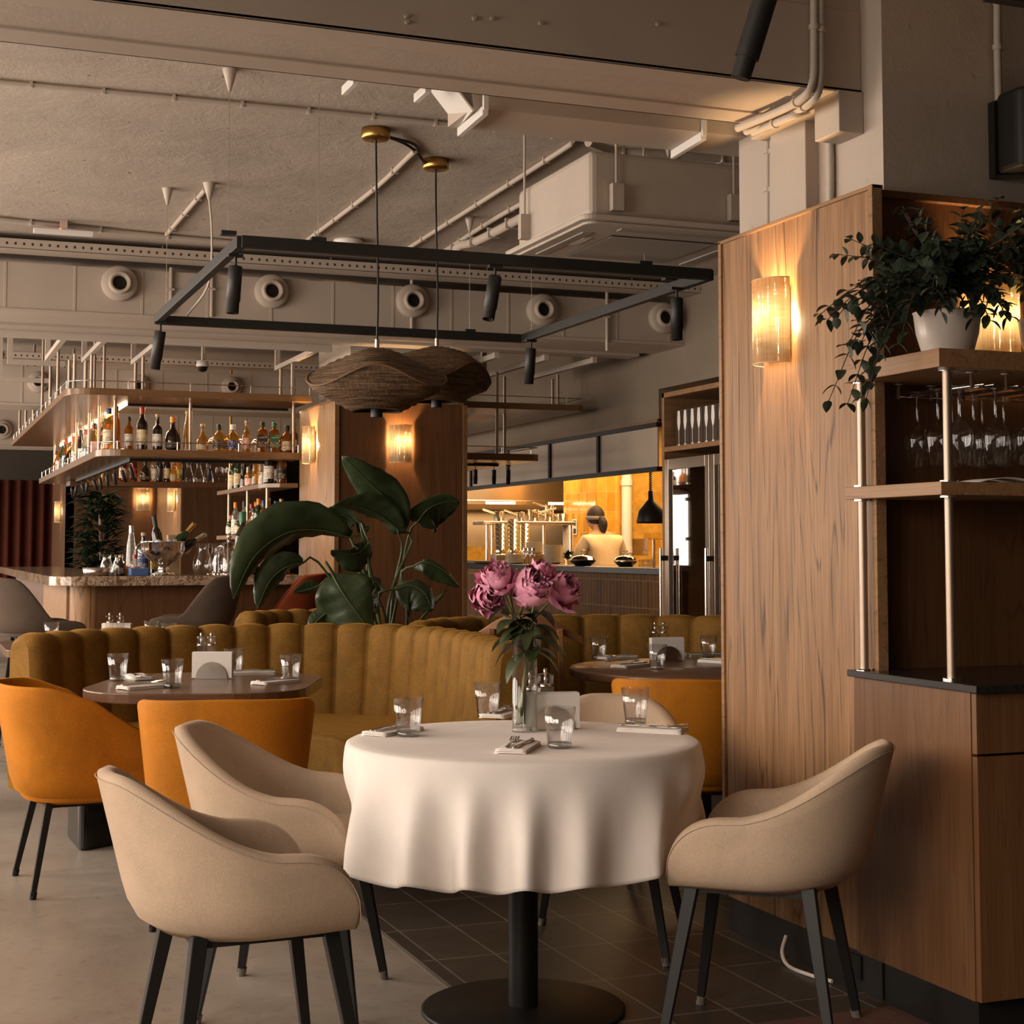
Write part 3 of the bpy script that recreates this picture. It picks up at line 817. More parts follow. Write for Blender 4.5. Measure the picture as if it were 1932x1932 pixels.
def napkin(loc, rz, label, group):
    if 'n' not in _nk:
        m = MB()
        for k, (w, d, z) in enumerate(((.20, .085, .0), (.198, .083, .0042), (.196, .082, .0084))):
            P = []
            for i in range(15):
                r_ = []
                for j in range(7):
                    x = -w/2 + w*i/14; y = -d/2 + d*j/6
                    r_.append((x, y, z + .004 + .0012*math.sin(i*.9 + k) * (j/6) + (.0015 if 0 < j < 6 else -.001)))
                P.append(r_)
            m.grid(P)
            Q = [[(x, y, zz - .0036) for x, y, zz in r_] for r_ in P]
            m.grid(Q, flip=True)
            edge = [P[i][0] for i in range(15)] + [P[14][j] for j in range(1, 7)] + [P[i][6] for i in range(13, -1, -1)] + [P[0][j] for j in range(5, 0, -1)]
            m.grid([edge, [(x, y, zz - .0036) for x, y, zz in edge]], cv=True)
        _nk['n'] = m.build('napkin', M_napkin, loc=loc, rz=rz); o = _nk['n']
    else:
        o = _nk['n'].copy(); COL.objects.link(o); o.location = loc; o.rotation_euler = (0, 0, rz)
    return tag(o, label, 'napkin', group)
def fork(loc, rz, label):
    if 'f' not in _nk:
        m = MB()
        m.grid([[(x, s*w, .003 + zz) for s in (-1, 0, 1)] for x, w, zz in ((-.095, .004, 0), (-.09, .0065, .0), (-.05, .005, .001), (-.0, .003, .003), (.03, .0028, .002), (.042, .009, -.001), (.055, .0115, -.001), (.06, .0115, .0))])
        for k in range(4):
            y = -.0098 + .0065 * k
            m.bar((.058, y, .003), (.098, y, .009), .0032, .0018)
        _nk['f'] = m.build('fork', M_chrome, loc=loc, rz=rz, solid=.0018); o = _nk['f']
    else:
        o = _nk['f'].copy(); COL.objects.link(o); o.location = loc; o.rotation_euler = (0, 0, rz)
    return tag(o, label, 'fork', 'steel forks laid on the napkins')
def knife(loc, rz, label):
    if 'k' not in _nk:
        m = MB()
        m.grid([[(x, y0, .003), (x, (y0+y1)/2, .0055), (x, y1, .003)] for x, y0, y1 in ((-.105, -.003, .003), (-.10, -.006, .006), (-.03, -.0055, .0055), (0, -.004, .004), (.01, -.009, .007), (.08, -.010, .007), (.105, -.004, .007), (.112, .004, .006))])
        _nk['k'] = m.build('knife', M_chrome, loc=loc, rz=rz, solid=.0018); o = _nk['k']
    else:
        o = _nk['k'].copy(); COL.objects.link(o); o.location = loc; o.rotation_euler = (0, 0, rz)
    return tag(o, label, 'knife', 'steel knives laid on the napkins')
sp0 = {}
def mill(loc, label, group, fill):
    key = 'salt' if fill[0] > .4 else 'pepper'
    if key not in sp0:
        t = thing('spice_mill', label, 'spice mill', loc, 0, group)
        m = MB(); m.box((-.022, -.022, 0), (.022, .022, .118)); m.build('body', M_tumbler, t, bevel=.004)
        m = MB(); m.box((-.015, -.015, .012), (.015, .015, .040)); m.build('filling', plain(key, fill, .8), t, bevel=.003)
        m = MB(); m.box((-.021, -.021, .122), (.021, .021, .156)); m.build('knob', M_tumbler, t, bevel=.006)
        m = MB(); m.lathe([(.016, .117), (.016, .124), (.004, .125), (.004, .155), (.0055, .157), (.0055, .172), (0, .173)], n=16); m.build('spindle', M_steel, t)
        sp0[key] = t
    else: t = copy_thing(sp0[key], loc, None, label, group)
    return t
nh0 = None
def napkin_holder(loc, rz, label):
    global nh0
    if nh0 is None:
        t = thing('napkin_holder', label, 'napkin holder', loc, rz, 'steel napkin holders')
        m = MB(); m.box((-.07, -.026, 0), (.07, .026, .002)); m.build('base', M_steel, t)
        for s in (-1, 1):
            m = MB(); pts = [(.066*math.cos(PI*i/20), .070*math.sin(PI*i/20)) for i in range(21)]
            m.add([(x, s*.025, z) for x, z in pts] + [(x, s*.0265, z) for x, z in pts], [tuple(range(21)), tuple(reversed(range(21, 42)))] + [(i, i+1, 22+i, 21+i) for i in range(20)] + [(20, 0, 21, 41)])
            m.build('arched_plate', M_steel, t)
        nh0 = t
        m = MB()
        for k in range(9):
            y = -.020 + .005*k
            m.box((-.083 + .001*(k % 3), y, .004), (.083 - .0015*(k % 2), y + .0035, .108 + .001*((k*7) % 4)))
        m.build('paper_napkins', M_paper, t)
    else: t = copy_thing(nh0, loc, rz, label)
    return t
g1 = 'ribbed tumblers on the tables'
for x, y, lab in ((770, 1389, 'at the left edge of the white table'), (920, 1353, 'behind the vase on the white table'), (1056, 1411, 'at the front of the white table'), (1199, 1365, 'at the right of the white table')):
    p = at(x, y, 'Z', TZ + .001); tumbler((p.x, p.y, p.z), 'ribbed glass tumbler ' + lab, g1)
ng = 'folded white napkins set at the tables'
for x, y, dx, dy, lab in ((742, 1383, 80, -14, 'at the left edge of the white table'), (978, 1414, 44, -26, 'at the front of the white table'), (1232, 1380, 80, 4, 'at the right of the white table'), (950, 1350, 40, -10, 'behind the vase on the white table')):
    p = at(x, y, 'Z', TZ + .001); q = at(x + dx, y + dy, 'Z', TZ + .001) - p
    cutlery(lab, (p.x, p.y, p.z + .0), math.atan2(q.y, q.x), ng)
p = at(1040, 1376, 'Z', TZ + .001)
napkin_holder((p.x, p.y, p.z), -YAW + .22, 'steel holder full of white paper napkins on the white table')
for x, y, fl, lab in ((1000, 1374, (.03, .022, .016), 'clear square pepper mill by the vase on the white table'), (1029, 1367, (.75, .7, .66), 'clear square salt mill behind the napkins on the white table')):
    p = at(x, y, 'Z', TZ + .001); mill((p.x, p.y, p.z), lab, 'glass spice mills', fl)
# vase and peonies
vp = at(990, 1380, 'Z', TZ + .001)
t = thing('glass_vase', 'tall clear glass cylinder vase of peonies on the white table', 'vase', (vp.x, vp.y, vp.z))
m = MB(); m.lathe([(.037, .0), (.038, .004), (.038, .285), (.0365, .285), (.0365, .012)], n=40); m.build('wall', M_glass, t)
m = MB(); m.lathe([(0, 0), (.0375, 0), (.0372, .012), (0, .012)], n=40); m.build('base', M_tumbler, t)
m = MB(); m.lathe([(.036, .013), (.036, .120), (0, .120)], n=32); m.build('water', thin_glass('water', (.9, .93, .9), .03), t)
VX = Vector((vp.x, vp.y, vp.z))
M_pet = []
for i, (c, c2) in enumerate((((.74, .25, .40), (.90, .44, .58)), ((.68, .20, .34), (.86, .37, .52)), ((.62, .18, .32), (.80, .33, .48)))):
    m_, nt, b = newmat('peony_petal_%d' % i)
    g = noise(nt, coords(nt), 38, 3, .6)
    nt.links.new(ramp(nt, g, [(.3, c), (.7, c2)]), b.inputs['Base Color']); b.inputs['Roughness'].default_value = .6; b.inputs['Sheen Weight'].default_value = .2
    b.inputs['Subsurface Weight'].default_value = 0
    M_pet.append(m_)
def petal(m, az, el, L, Wd, r0, cup, rnd, ruf=.12):
    """one petal growing from the bloom's centre, closing over it by CUP"""
    P = []
    for i in range(7):
        s = i / 6; row = []
        ang = el + cup * s
        rr = r0 + L * s * .9
        for j in range(7):
            k = (j / 6 - .5) * 2
            w = Wd * (math.sin(PI * min(1, .15 + .70 * s)) ** .7) * k
            notch = -.10 * L * (k * k) * s + rnd.uniform(-1, 1) * ruf * L * .35 * (1 if i == 6 else .25 if i > 3 else 0)
            rad = rr + notch
            hh = rad * math.sin(ang); out = rad * math.cos(ang) - .5 * Wd * k * k * .9
            wz = w
            P_ = Vector((out * math.cos(az) - wz * math.sin(az), out * math.sin(az) + wz * math.cos(az), hh)) + Vector((0, 0, rnd.uniform(-1, 1) * ruf * L * .22 * (s > .8)))
            row.append(P_)
        P.append(row)
    m.grid(P)
def peony(px, py, dist_off, size, mat, tilt, label, kind='open', seed=1):
    rnd = random.Random(seed)
    dY = vp.y + dist_off
    c = at(px, py, 'Y', dY)
    size *= 1.5
    t = thing('peony', label, 'flower', (c.x, c.y, c.z), 0, 'pink peonies in the glass vase')
    m = MB(); rot = Euler(tilt).to_matrix().to_4x4() @ Matrix.Translation((0, 0, -size * .42))
    m.M = rot
    layers = {'open': [(8, -.2, 1.0, .50, 1.25), (9, .0, 1.0, .44, 1.2), (12, .25, .98, .32, 1.05), (16, .45, .95, .24, .8), (20, .65, .9, .2, .5), (22, .85, .84, .17, .25), (22, 1.05, .78, .15, .1), (18, 1.25, .72, .14, .0), (12, 1.45, .62, .12, -.1)],
              'bud': [(6, -.3, .95, .62, 1.9), (6, .0, .95, .6, 1.8), (5, .4, .9, .55, 1.5)],
              'loose': [(8, -.45, 1.0, .48, .9), (9, -.1, 1.0, .42, 1.1), (12, .2, .97, .32, .95), (15, .45, .93, .25, .7), (18, .7, .88, .2, .4), (18, .95, .82, .17, .2), (16, 1.2, .76, .15, .05), (10, 1.4, .66, .13, -.1)]}[kind]
    for n, el, L, wd, cup in layers:
        o = rnd.random() * 6
        for k in range(n):
            petal(m, o + 2*PI*k/n + rnd.uniform(-.2, .2), el + rnd.uniform(-.16, .16), size * L * rnd.uniform(.86, 1.06), size * wd * 1.05, size * .05, cup, rnd, .34 if kind != 'bud' else .04)
    if kind == 'bud': m.ell((0, 0, size*.38), size * .62, 16, 10)
    m.build('bloom', mat, t)
    # green sepals and the stem, down into the vase
    m = MB(); m.M = rot
    for k in range(4):
        petal(m, k*1.57 + .4, -.5, size*.55, size*.22, 0, .7, rnd, 0)
    m.build('sepals', M_peonyleaf, t)
    a = rnd.uniform(0, 6.28); b0 = Vector((vp.x + .026*math.cos(a), vp.y + .026*math.sin(a), vp.z + .02)) - c
    top = Vector((vp.x - .022*math.cos(a), vp.y - .022*math.sin(a), vp.z + .285)) - c
    down = rot.to_3x3() @ Vector((0, 0, -1))
    pts = spline([b0, top, (top * .45 + down * size * .8), down * size * .1], 14)
    m = MB(); m.tube(pts, .0042, 7); st = m.build('stem', M_peonystem, t)
    return t, c, pts
def leaf_blade(m, p, d, up, L, Wd, droop=.5, fold=.25, n=7, wave=0):
    """pointed leaf from P along D"""
    p = Vector(p); d = Vector(d).normalized(); up = Vector(up)
    side = d.cross(up)
    side = side.normalized() if side.length > 1e-4 else d.orthogonal().normalized()
    nrm = side.cross(d).normalized()
    P = []; pos = p.copy(); dr = d.copy()
    for i in range(n + 1):
        s = i / n
        w = Wd * (max(0, math.sin(PI * s ** .8)) ** .85)
        if i == 0: w = .0008
        nn = side.cross(dr).normalized()
        P.append([pos - side*w/2 + nn*(w*fold*.5 + wave*math.sin(s*9)*w), pos.copy(), pos + side*w/2 + nn*(w*fold*.5 - wave*math.sin(s*9)*w)])
        dr = (dr + Vector((0, 0, -1)) * droop / n).normalized()
        pos = pos + dr * L / n
    m.grid(P)
FL = [(937, 1088, -.02, .052, M_pet[0], (.5, -.55, 0), 'upright double pink peony at the left of the bouquet', 'loose', 3),
      (958, 1097, .03, .042, M_pet[0], (.6, -.1, 0), 'half closed round pink peony bud in the upper middle of the bouquet', 'bud', 5),
      (1003, 1108, -.05, .070, M_pet[0], (1.15, -.05, .1), 'largest pink peony, wide open towards us in the middle', 'open', 8),
      (1022, 1082, .06, .050, M_pet[1], (.3, .2, 0), 'pink peony behind the largest one at the top', 'loose', 13),
      (1062, 1112, .0, .058, M_pet[2], (.75, .75, 0), 'dark pink peony drooping at the right of the bouquet', 'loose', 21),
      (922, 1125, .02, .048, M_pet[1], (1.5, -.5, 0), 'pink peony hanging low at the left of the bouquet', 'loose', 34)]
for args in FL:
    t, c, pts = peony(*args)
    rnd = random.Random(args[-1] * 7)
    for k in range(5):
        m = MB()
        q = pts[6 + k]
        a = rnd.uniform(0, 6.28)
        leaf_blade(m, q, (math.cos(a) + (.6 if c.x > vp.x else -.6), math.sin(a) * .8 - .3, .35), (0, 0, 1), rnd.uniform(.09, .145), rnd.uniform(.034, .052), rnd.uniform(.8, 2.4), .25)
        m.build('leaf', M_peonyleaf, t)
# ------------------------------------------------------------------ channel-tufted booths
def channel_back(m, path, z0, z1, thick, nch, recline=.07, bulge=.032, per=12):
    """back of upholstered channels along PATH (its crest), inward side on the right of the travel direction"""
    N = nch * per
    pts = spline([(x, y, 0) for x, y in path], N + 1)
    rows = []
    for i, p in enumerate(pts):
        d = (pts[min(i+1, N)] - pts[max(i-1, 0)]).normalized(); n = Vector((d.y, -d.x, 0))
        k = (i % per) / per
        b = bulge * (math.sin(PI * k) ** .5 if 0 < k < 1 else 0) - bulge * .4
        e = 1.0
        top = z1 + b * .55
        prof = []
        for q in range(7):
            s = q / 6; z = lerp(z0, top - .05, s)
            prof.append((recline * (1 - s) ** 1.2 + b, z))
        for q in (20, 50, 80): prof.append((b - .05 * (1 - math.cos(R(q))), top - .05 + .05 * math.sin(R(q))))
        for q in (100, 130, 160): prof.append((-thick + .045 - b*.3 + .045 * math.cos(R(q)), top - .045 + .045 * math.sin(R(q))))
        prof.append((-thick, top - .06)); prof.append((-thick, z0))
        rows.append([p + n * o + Vector((0, 0, z)) for o, z in prof])
    # rounded ends
    def cap(row, nxt):
        d = (row[0] - nxt[0]); d.z = 0; d.normalize()
        c = sum(row, Vector()) / len(row)
        out = []
        for sc, off in ((.97, .012), (.90, .02)):
            out.append([c + (p - c) * sc + d * off for p in row])
        return out
    a = cap(rows[0], rows[1]); b = cap(rows[-1], rows[-2])
    rows = [a[1], a[0]] + rows + [b[0], b[1]]
    m.grid(rows, cv=True)
    n = len(rows[0])
    m.add(rows[0], [tuple(range(n))]); m.add(rows[-1], [tuple(reversed(range(n)))])
    return pts
def round_poly(P, r, n=5):
    out = []; L = len(P)
    for i in range(L):
        a, b, c = Vector(P[i-1]), Vector(P[i]), Vector(P[(i+1) % L])
        d1 = min(r, (a-b).length*.45); d2 = min(r, (c-b).length*.45)
        p = b + (a-b).normalized()*d1; q = b + (c-b).normalized()*d2
        for k in range(n + 1):
            t = k / n; out.append(tuple(p*(1-t)**2 + b*2*t*(1-t) + q*t*t))
    return out
def booth(label, path, seat, nch, zb=.90, group=None, thick=.13):
    t = thing('booth_sofa', label, 'sofa', (path[0][0], path[0][1], 0), 0, 'ochre channel-tufted booth sofas')
    o = Vector((path[0][0], path[0][1], 0)); L = lambda P: [(x - o.x, y - o.y) for x, y in P]
    m = MB(); channel_back(m, L(path), .2 if seat else .0, zb, thick, nch); m.build('backrest', M_olive, t)
    if seat:
        S_ = L(round_poly(seat, .07)); m = MB(); m.prism(S_, .21, .46); m.build('seat', M_olive, t, bevel=.03, seg=3)
        c = sum((Vector(p) for p in S_), Vector((0, 0))) / len(S_)
        m = MB(); m.prism([tuple(c + (Vector(p) - c) * .9) for p in S_], 0, .212); m.build('plinth', plain('gloss_black_plinth', (.010, .009, .008), .12), t, bevel=.01)
    return t
SP = [(.575, 7.50), (.92, 7.85), (1.45, 8.03), (2.0, 7.99), (2.36, 7.68), (2.42, 7.0), (2.31, 6.18)]
booth('long ochre velvet booth curving round the walnut table, its left end free', SP,
      [(.64, 7.0), (1.15, 7.36), (1.55, 7.28), (1.80, 6.9), (1.80, 6.2), (2.30, 6.2), (2.40, 7.0), (2.33, 7.62), (1.98, 7.93), (1.45, 7.97), (.92, 7.78), (.62, 7.46)], 21)
booth('short ochre booth end with fanned channels behind the long booth, left of the big plant', [(2.02, 9.62), (2.28, 9.86), (2.62, 9.92), (3.0, 9.95)], None, 8)
booth('ochre booth behind the round dark table, in shade under the kitchen tiles', [(2.62, 8.02), (2.95, 8.38), (3.5, 8.5), (4.05, 8.36), (4.5, 7.9), (4.7, 7.2)],
      [(3.0, 7.75), (3.4, 7.95), (3.9, 7.8), (4.2, 7.2), (4.66, 7.25), (4.45, 7.88), (4.02, 8.3), (3.5, 8.44), (2.98, 8.32)], 14)
booth('low ochre booth back between the long booth and the kitchen counter', [(3.1, 9.25), (3.7, 9.3), (4.4, 9.25)], None, 9, .86)
# ------------------------------------------------------------------ walnut tables
tc = at(392, 1287, 'Z', .757)
t = thing('rounded_table', 'dark walnut table with rounded corners inside the long ochre booth', 'table', (tc.x, tc.y, 0), -YAW)
m = MB(); m.prism(rrect(.88, 1.02, .30, 8), .717, .757); m.build('table_top', M_tabw, t, bevel=.005)
m = MB(); m.cyl((0, 0, .012), (0, 0, .718), .045, n=24); m.build('column', M_black, t)
m = MB(); m.prism(rrect(.5, .5, .2, 8), 0, .012); m.build('base_plate', M_black, t)
c3 = Vector((3.42, 6.44))
t = thing('round_dark_table', 'round dark walnut table beside the cladding, set for four', 'table', (c3.x, c3.y, 0))
m = MB(); m.lathe([(0, .715), (.585, .715), (.6, .722), (.6, .75), (.595, .757), (0, .757)], n=72); m.build('table_top', M_tabw, t)
m = MB(); m.cyl((0, 0, .012), (0, 0, .718), .045, n=24); m.build('column', M_black, t)
m = MB(); m.lathe([(0, .012), (.26, .01), (.265, 0), (0, 0)], n=40); m.build('base_plate', M_black, t)
cf = at(215, 1198, 'Z', .757); cf.y = 9.25; cf.x = 1.15
t = thing('square_table', 'small dark table behind the long booth, only its setting showing', 'table', (cf.x, cf.y, 0))
m = MB(); m.prism(rrect(1.25, .95, .1), .717, .757); m.build('table_top', M_tabw, t, bevel=.004)
m = MB(); m.cyl((0, 0, .012), (0, 0, .718), .045, n=24); m.build('column', M_black, t)
m = MB(); m.prism(rrect(.45, .45, .1), 0, .012); m.build('base_plate', M_black, t)
TZ2 = .758
for x, y, lab in ((222, 1284, 'at the left corner of the rounded walnut table'), (325, 1297, 'at the front of the rounded walnut table'), (441, 1272, 'behind the napkin holder on the rounded walnut table'), (548, 1286, 'at the right of the rounded walnut table'),
                  (1130, 1243, 'at the left of the round dark table'), (1240, 1262, 'in front of the napkins on the round dark table'), (1337, 1240, 'at the right of the round dark table')):
    p = at(x, y, 'Z', TZ2); tumbler((p.x, p.y, p.z), 'ribbed glass tumbler ' + lab, g1)
for x, y, lab in ((97, 1210, 'at the left of the table behind the long booth'), (285, 1206, 'at the right of the table behind the long booth'), (318, 1212, 'nearest the plant on the table behind the long booth')):
    p = at(x, y, 'Z', TZ2); tumbler((p.x, p.y, p.z), 'ribbed glass tumbler ' + lab, g1)
for x, y, dx, dy, lab in ((262, 1280, 30, 10, 'beside the left tumbler on the rounded walnut table'), (272, 1298, 80, -6, 'at the front of the rounded walnut table'), (520, 1289, 60, -6, 'at the right of the rounded walnut table'), (475, 1272, 60, -1, 'at the back of the rounded walnut table'),
                          (1165, 1243, -60, 3, 'at the left of the round dark table'), (1190, 1258, 80, -8, 'at the front of the round dark table'), (1325, 1238, 60, -2, 'at the back of the round dark table'), (1358, 1250, 50, 3, 'at the right of the round dark table')):
    p = at(x, y, 'Z', TZ2); q = at(x + dx, y + dy, 'Z', TZ2) - p
    cutlery(lab, (p.x, p.y, p.z), math.atan2(q.y, q.x), ng)
for x, y, rz, lab in ((401, 1280, -YAW, 'steel holder of white napkins on the rounded walnut table'), (1258, 1246, -YAW + .25, 'steel holder of white napkins on the round dark table'), (220, 1212, -YAW, 'steel holder of white napkins on the table behind the long booth')):
    p = at(x, y, 'Z', TZ2); napkin_holder((p.x, p.y, p.z), rz, lab)
for x, y, fl, lab in ((379, 1268, (.03, .022, .016), 'clear pepper mill behind the napkins on the rounded walnut table'), (398, 1268, (.75, .7, .66), 'clear salt mill behind the napkins on the rounded walnut table'),
                      (1236, 1238, (.03, .022, .016), 'clear pepper mill behind the napkins on the round dark table'), (1252, 1238, (.75, .7, .66), 'clear salt mill behind the napkins on the round dark table'),
                      (206, 1213, (.03, .022, .016), 'clear pepper mill on the table behind the long booth'), (226, 1213, (.75, .7, .66), 'clear salt mill on the table behind the long booth')):
    p = at(x, y, 'Z', TZ2); mill((p.x, p.y, p.z), lab, 'glass spice mills', fl)
# tealight on the round dark table
p = at(1283, 1240, 'Z', TZ2)
t = thing('tealight', 'small lit tealight behind the napkins on the round dark table', 'candle', (p.x, p.y, p.z))
m = MB(); m.lathe([(.0, .002), (.024, .002), (.026, .05), (.028, .05), (.026, 0), (0, 0)], n=20); m.build('glass_cup', M_tumbler, t)
m = MB(); m.cyl((0, 0, .006), (0, 0, .034), .022, n=16); m.build('wax', M_paper, t)
m = MB(); m.ell((0, 0, .05), (.005, .005, .012), 8, 6); m.build('flame', emit('flame', (1, .6, .2), 30), t)
# wooden armchair with a wide curved top rail, seen behind the peonies
p = at(992, 1172, 'Y', 7.35)
t = thing('wooden_armchair', 'brown wooden chair with a wide drooping crest rail behind the peonies', 'chair', (p.x, 7.35, 0), -YAW)
pts = spline([(-.285, .02, .835), (-.23, .0, .865), (-.12, -.04, .925), (0, -.06, .945), (.12, -.04, .925), (.23, .0, .865), (.285, .02, .835)], 25)
m = MB(); rows = []
for i, q in enumerate(pts):
    s = abs(i - 12) / 12; hh = lerp(.075, .038, s); w = .022
    rows.append([(q.x, q.y - w/2, q.z - hh/2), (q.x, q.y + w/2, q.z - hh/2), (q.x, q.y + w/2, q.z + hh/2), (q.x, q.y - w/2, q.z + hh/2)])
m.grid(rows, cv=True, smooth=False); m.add(rows[0], [(0, 1, 2, 3)]); m.add(rows[-1], [(3, 2, 1, 0)])
m.build('crest_rail', M_chairw, t, bevel=.006, seg=3)
m = MB(); m.prism(rrect(.46, .44, .08, 5, 0, .14), .42, .47); m.build('seat', M_olive, t, bevel=.012)
for sx in (-1, 1):
    m = MB(); m.taper((sx*.17, -.05, .92 - .02), (sx*.2, -.04, 0), .03, .024); m.build('rear_leg', M_chairw, t, bevel=.004)
    m = MB(); m.taper((sx*.19, .32, .44), (sx*.2, .34, 0), .032, .024); m.build('front_leg', M_chairw, t, bevel=.004)
# ------------------------------------------------------------------ bird-of-paradise plant behind the booth
PY = 9.02
pb = at(735, 1200, 'Y', PY)
t = thing('large_leaf_plant', 'tall bird-of-paradise plant with big paddle leaves behind the long booth', 'plant', (pb.x, PY, 0))
m = MB(); m.lathe([(0, 0), (.15, 0), (.19, .45), (.20, .50), (.185, .50), (.175, .44), (0, .43)], n=32); m.build('planter', plain('dark_planter', (.03, .027, .024), .5), t)
m = MB(); m.cyl((0, 0, .42), (0, 0, .445), .172, n=24); m.build('soil', plain('soil', (.03, .02, .014), .95), t)
O = Vector((pb.x, PY, 0))
def paddle(px, width, dy, roll, stem_root, mat=M_leafbig, fold=.22, wave=.012, twist=0, droop=0):
    """paddle leaf whose midrib passes through the pixels PX at depths DY"""
    pts = [at(x, y, 'Y', PY + d) - O for (x, y), d in zip(px, dy)]
    mid = spline(pts, 17); n = len(mid); rows = []
    for i, q in enumerate(mid):
        s = i / (n - 1)
        d = (mid[min(i+1, n-1)] - mid[max(i-1, 0)]).normalized()
        view = Vector((_sy, _cy, 0))
        side = d.cross(view)
        if side.length < .05: side = d.cross(Vector((0, 0, 1)))
        side.normalize(); nn = side.cross(d).normalized()
        a = roll + twist * s
        sd = side * math.cos(a) + nn * math.sin(a); up = sd.cross(d).normalized()
        w = width * (math.sin(PI * min(1, .04 + .96 * s ** .85)) ** .62) * (1 - .1 * s) + .0015
        row = []
        for j in range(9):
            k = (j / 8 - .5) * 2
            rip = wave * math.sin(s * 34 + abs(k) * 5) * abs(k) + .02 * math.sin(s * 7 + k * 2) * abs(k)
            row.append(q + sd * (w/2 * k) + up * (abs(k) ** 1.5 * w * fold + rip * w * 4) + Vector((0, 0, -droop * k * k * w)))
        rows.append(row)
    m = MB(); m.grid(rows); lf = m.build('leaf', mat, t, solid=.0012)
    m = MB(); m.tube([q + Vector((0, -.003, 0)) for q in mid], [lerp(.006, .0015, i/16) for i in range(17)], 6); m.build('midrib', M_stem, lf)
    r = Vector((stem_root[0], stem_root[1], .43))
    d0 = (mid[0] - mid[2]).normalized()
    m = MB(); m.tube(spline([r, r.lerp(mid[0], .5) * 1 + Vector((0, 0, .10)), mid[0] + d0 * .10, mid[0]], 18), [lerp(.013, .0065, i/17) for i in range(18)], 8); m.build('stalk', M_stem, lf)
rr = random.Random(3)
def root(): a = rr.uniform(0, 6.28); return (.07 * math.cos(a), .07 * math.sin(a))
paddle([(752, 1008), (735, 950), (690, 905), (645, 860)], .24, (0, -.05, -.1, -.12), .25, root(), fold=.12)
paddle([(757, 1003), (720, 975), (680, 958), (628, 954)], .22, (0, -.05, -.1, -.15), .9, root())
paddle([(788, 985), (806, 962), (835, 948), (868, 946)], .25, (0, -.05, -.05, -.05), -.5, root(), droop=.3)
paddle([(670, 988), (655, 975), (625, 968), (596, 975)], .17, (.1, .1, .1, .1), .7, root(), droop=.3)
paddle([(672, 985), (682, 990), (690, 994), (696, 992)], .10, (.1, .1, .1, .1), .9, root())
paddle([(660, 1014), (600, 1000), (540, 1006), (480, 1050), (440, 1130)], .30, (-.1, -.15, -.2, -.25, -.3), .75, root(), fold=.3)
paddle([(572, 1062), (540, 1070), (510, 1095), (485, 1148)], .17, (-.15, -.2, -.22, -.25), .6, root(), fold=.3)
paddle([(603, 1104), (588, 1110), (570, 1115), (552, 1118)], .10, (-.2, -.2, -.2, -.2), .8, root())
paddle([(628, 1086), (640, 1108), (665, 1145), (696, 1187)], .36, (-.42, -.46, -.48, -.5), .15, root(), fold=.10, wave=.006)
paddle([(690, 1010), (694, 1025), (670, 1045), (624, 1038)], .20, (-.1, -.12, -.15, -.2), .9, root(), droop=.3)
paddle([(780, 1068), (800, 1060), (835, 1075), (868, 1108)], .14, (-.1, -.15, -.15, -.15), .8, root(), fold=.35)
paddle([(745, 1112), (775, 1105), (800, 1118), (815, 1150)], .26, (-.3, -.32, -.35, -.38), .6, root(), droop=.2)
paddle([(668, 1100), (690, 1110), (705, 1140), (700, 1180)], .20, (-.2, -.2, -.2, -.2), .9, root())
paddle([(700, 1090), (712, 1100), (718, 1115), (715, 1130)], .12, (.05, .05, .05, .05), .9, root())
paddle([(618, 1155), (605, 1165), (594, 1176), (585, 1190)], .10, (-.4, -.4, -.4, -.4), .3, root())
paddle([(820, 1135), (815, 1140), (808, 1150), (800, 1160)], .09, (.1, .1, .1, .1), .7, root())
# ------------------------------------------------------------------ leafy pot plants on the upper shelf
def bushy(px, py, Y, label, n, seed, reach, dirs, R0=.098, H=.135):
    rnd = random.Random(seed)
    b = at(px, py, 'Y', Y); b.z = 1.839
    t = thing('pot_plant', label, 'plant', (b.x, b.y, b.z), 0, 'bushy pot plants on the upper oak shelf')
    m = MB(); m.lathe([(0, 0), (R0*.66, 0), (R0*.70, .006), (R0*.90, H*.55), (R0*.97, H*.96), (R0, H), (R0*.94, H), (R0*.90, H*.88), (0, H*.86)], n=32)
    m.build('pot', plain('glazed_white_pot', (.66, .58, .51), .2, 0, .02, 8), t)
    st = MB(); lv = MB()
    for i in range(n):
        az, el, L = dirs(rnd, i)
        d = Vector((math.cos(az)*math.cos(el), math.sin(az)*math.cos(el), math.sin(el)))
        p0 = Vector((.02*math.cos(az), .02*math.sin(az), R0*1.8)); p3 = p0 + d * L + Vector((0, 0, -.35 * L * max(0, .6 - el)))
        pts = spline([p0, p0 + Vector((0, 0, .05)) + d * L * .3, p0 + d * L * .7 + Vector((0, 0, .02)), p3], 12)
        st.tube(pts, [lerp(.0028, .0012, k/11) for k in range(12)], 5)
        a0 = rnd.uniform(0, 3)
        for k in range(2, 12, 1):
            q = pts[k]; tdir = (pts[min(k+1, 11)] - pts[k-1]).normalized()
            u = tdir.orthogonal().normalized(); v = tdir.cross(u)
            a = a0 + k * 1.57
            for s in (0, PI):
                if rnd.random() < .12: continue
                dd = u*math.cos(a+s) + v*math.sin(a+s) + tdir*.55
                leaf_blade(lv, q, dd, (0, 0, 1), rnd.uniform(.042, .066) * (1.15 - .45*k/11), rnd.uniform(.028, .043) * (1.15 - .45*k/11), rnd.uniform(.3, 1.1), .28, 5)
    st.build('stems', plain('brown_stem', (.05, .03, .02), .6), t)
    o = lv.build('leaves', M_leafsm, t); o['kind'] = 'stuff'
    return t
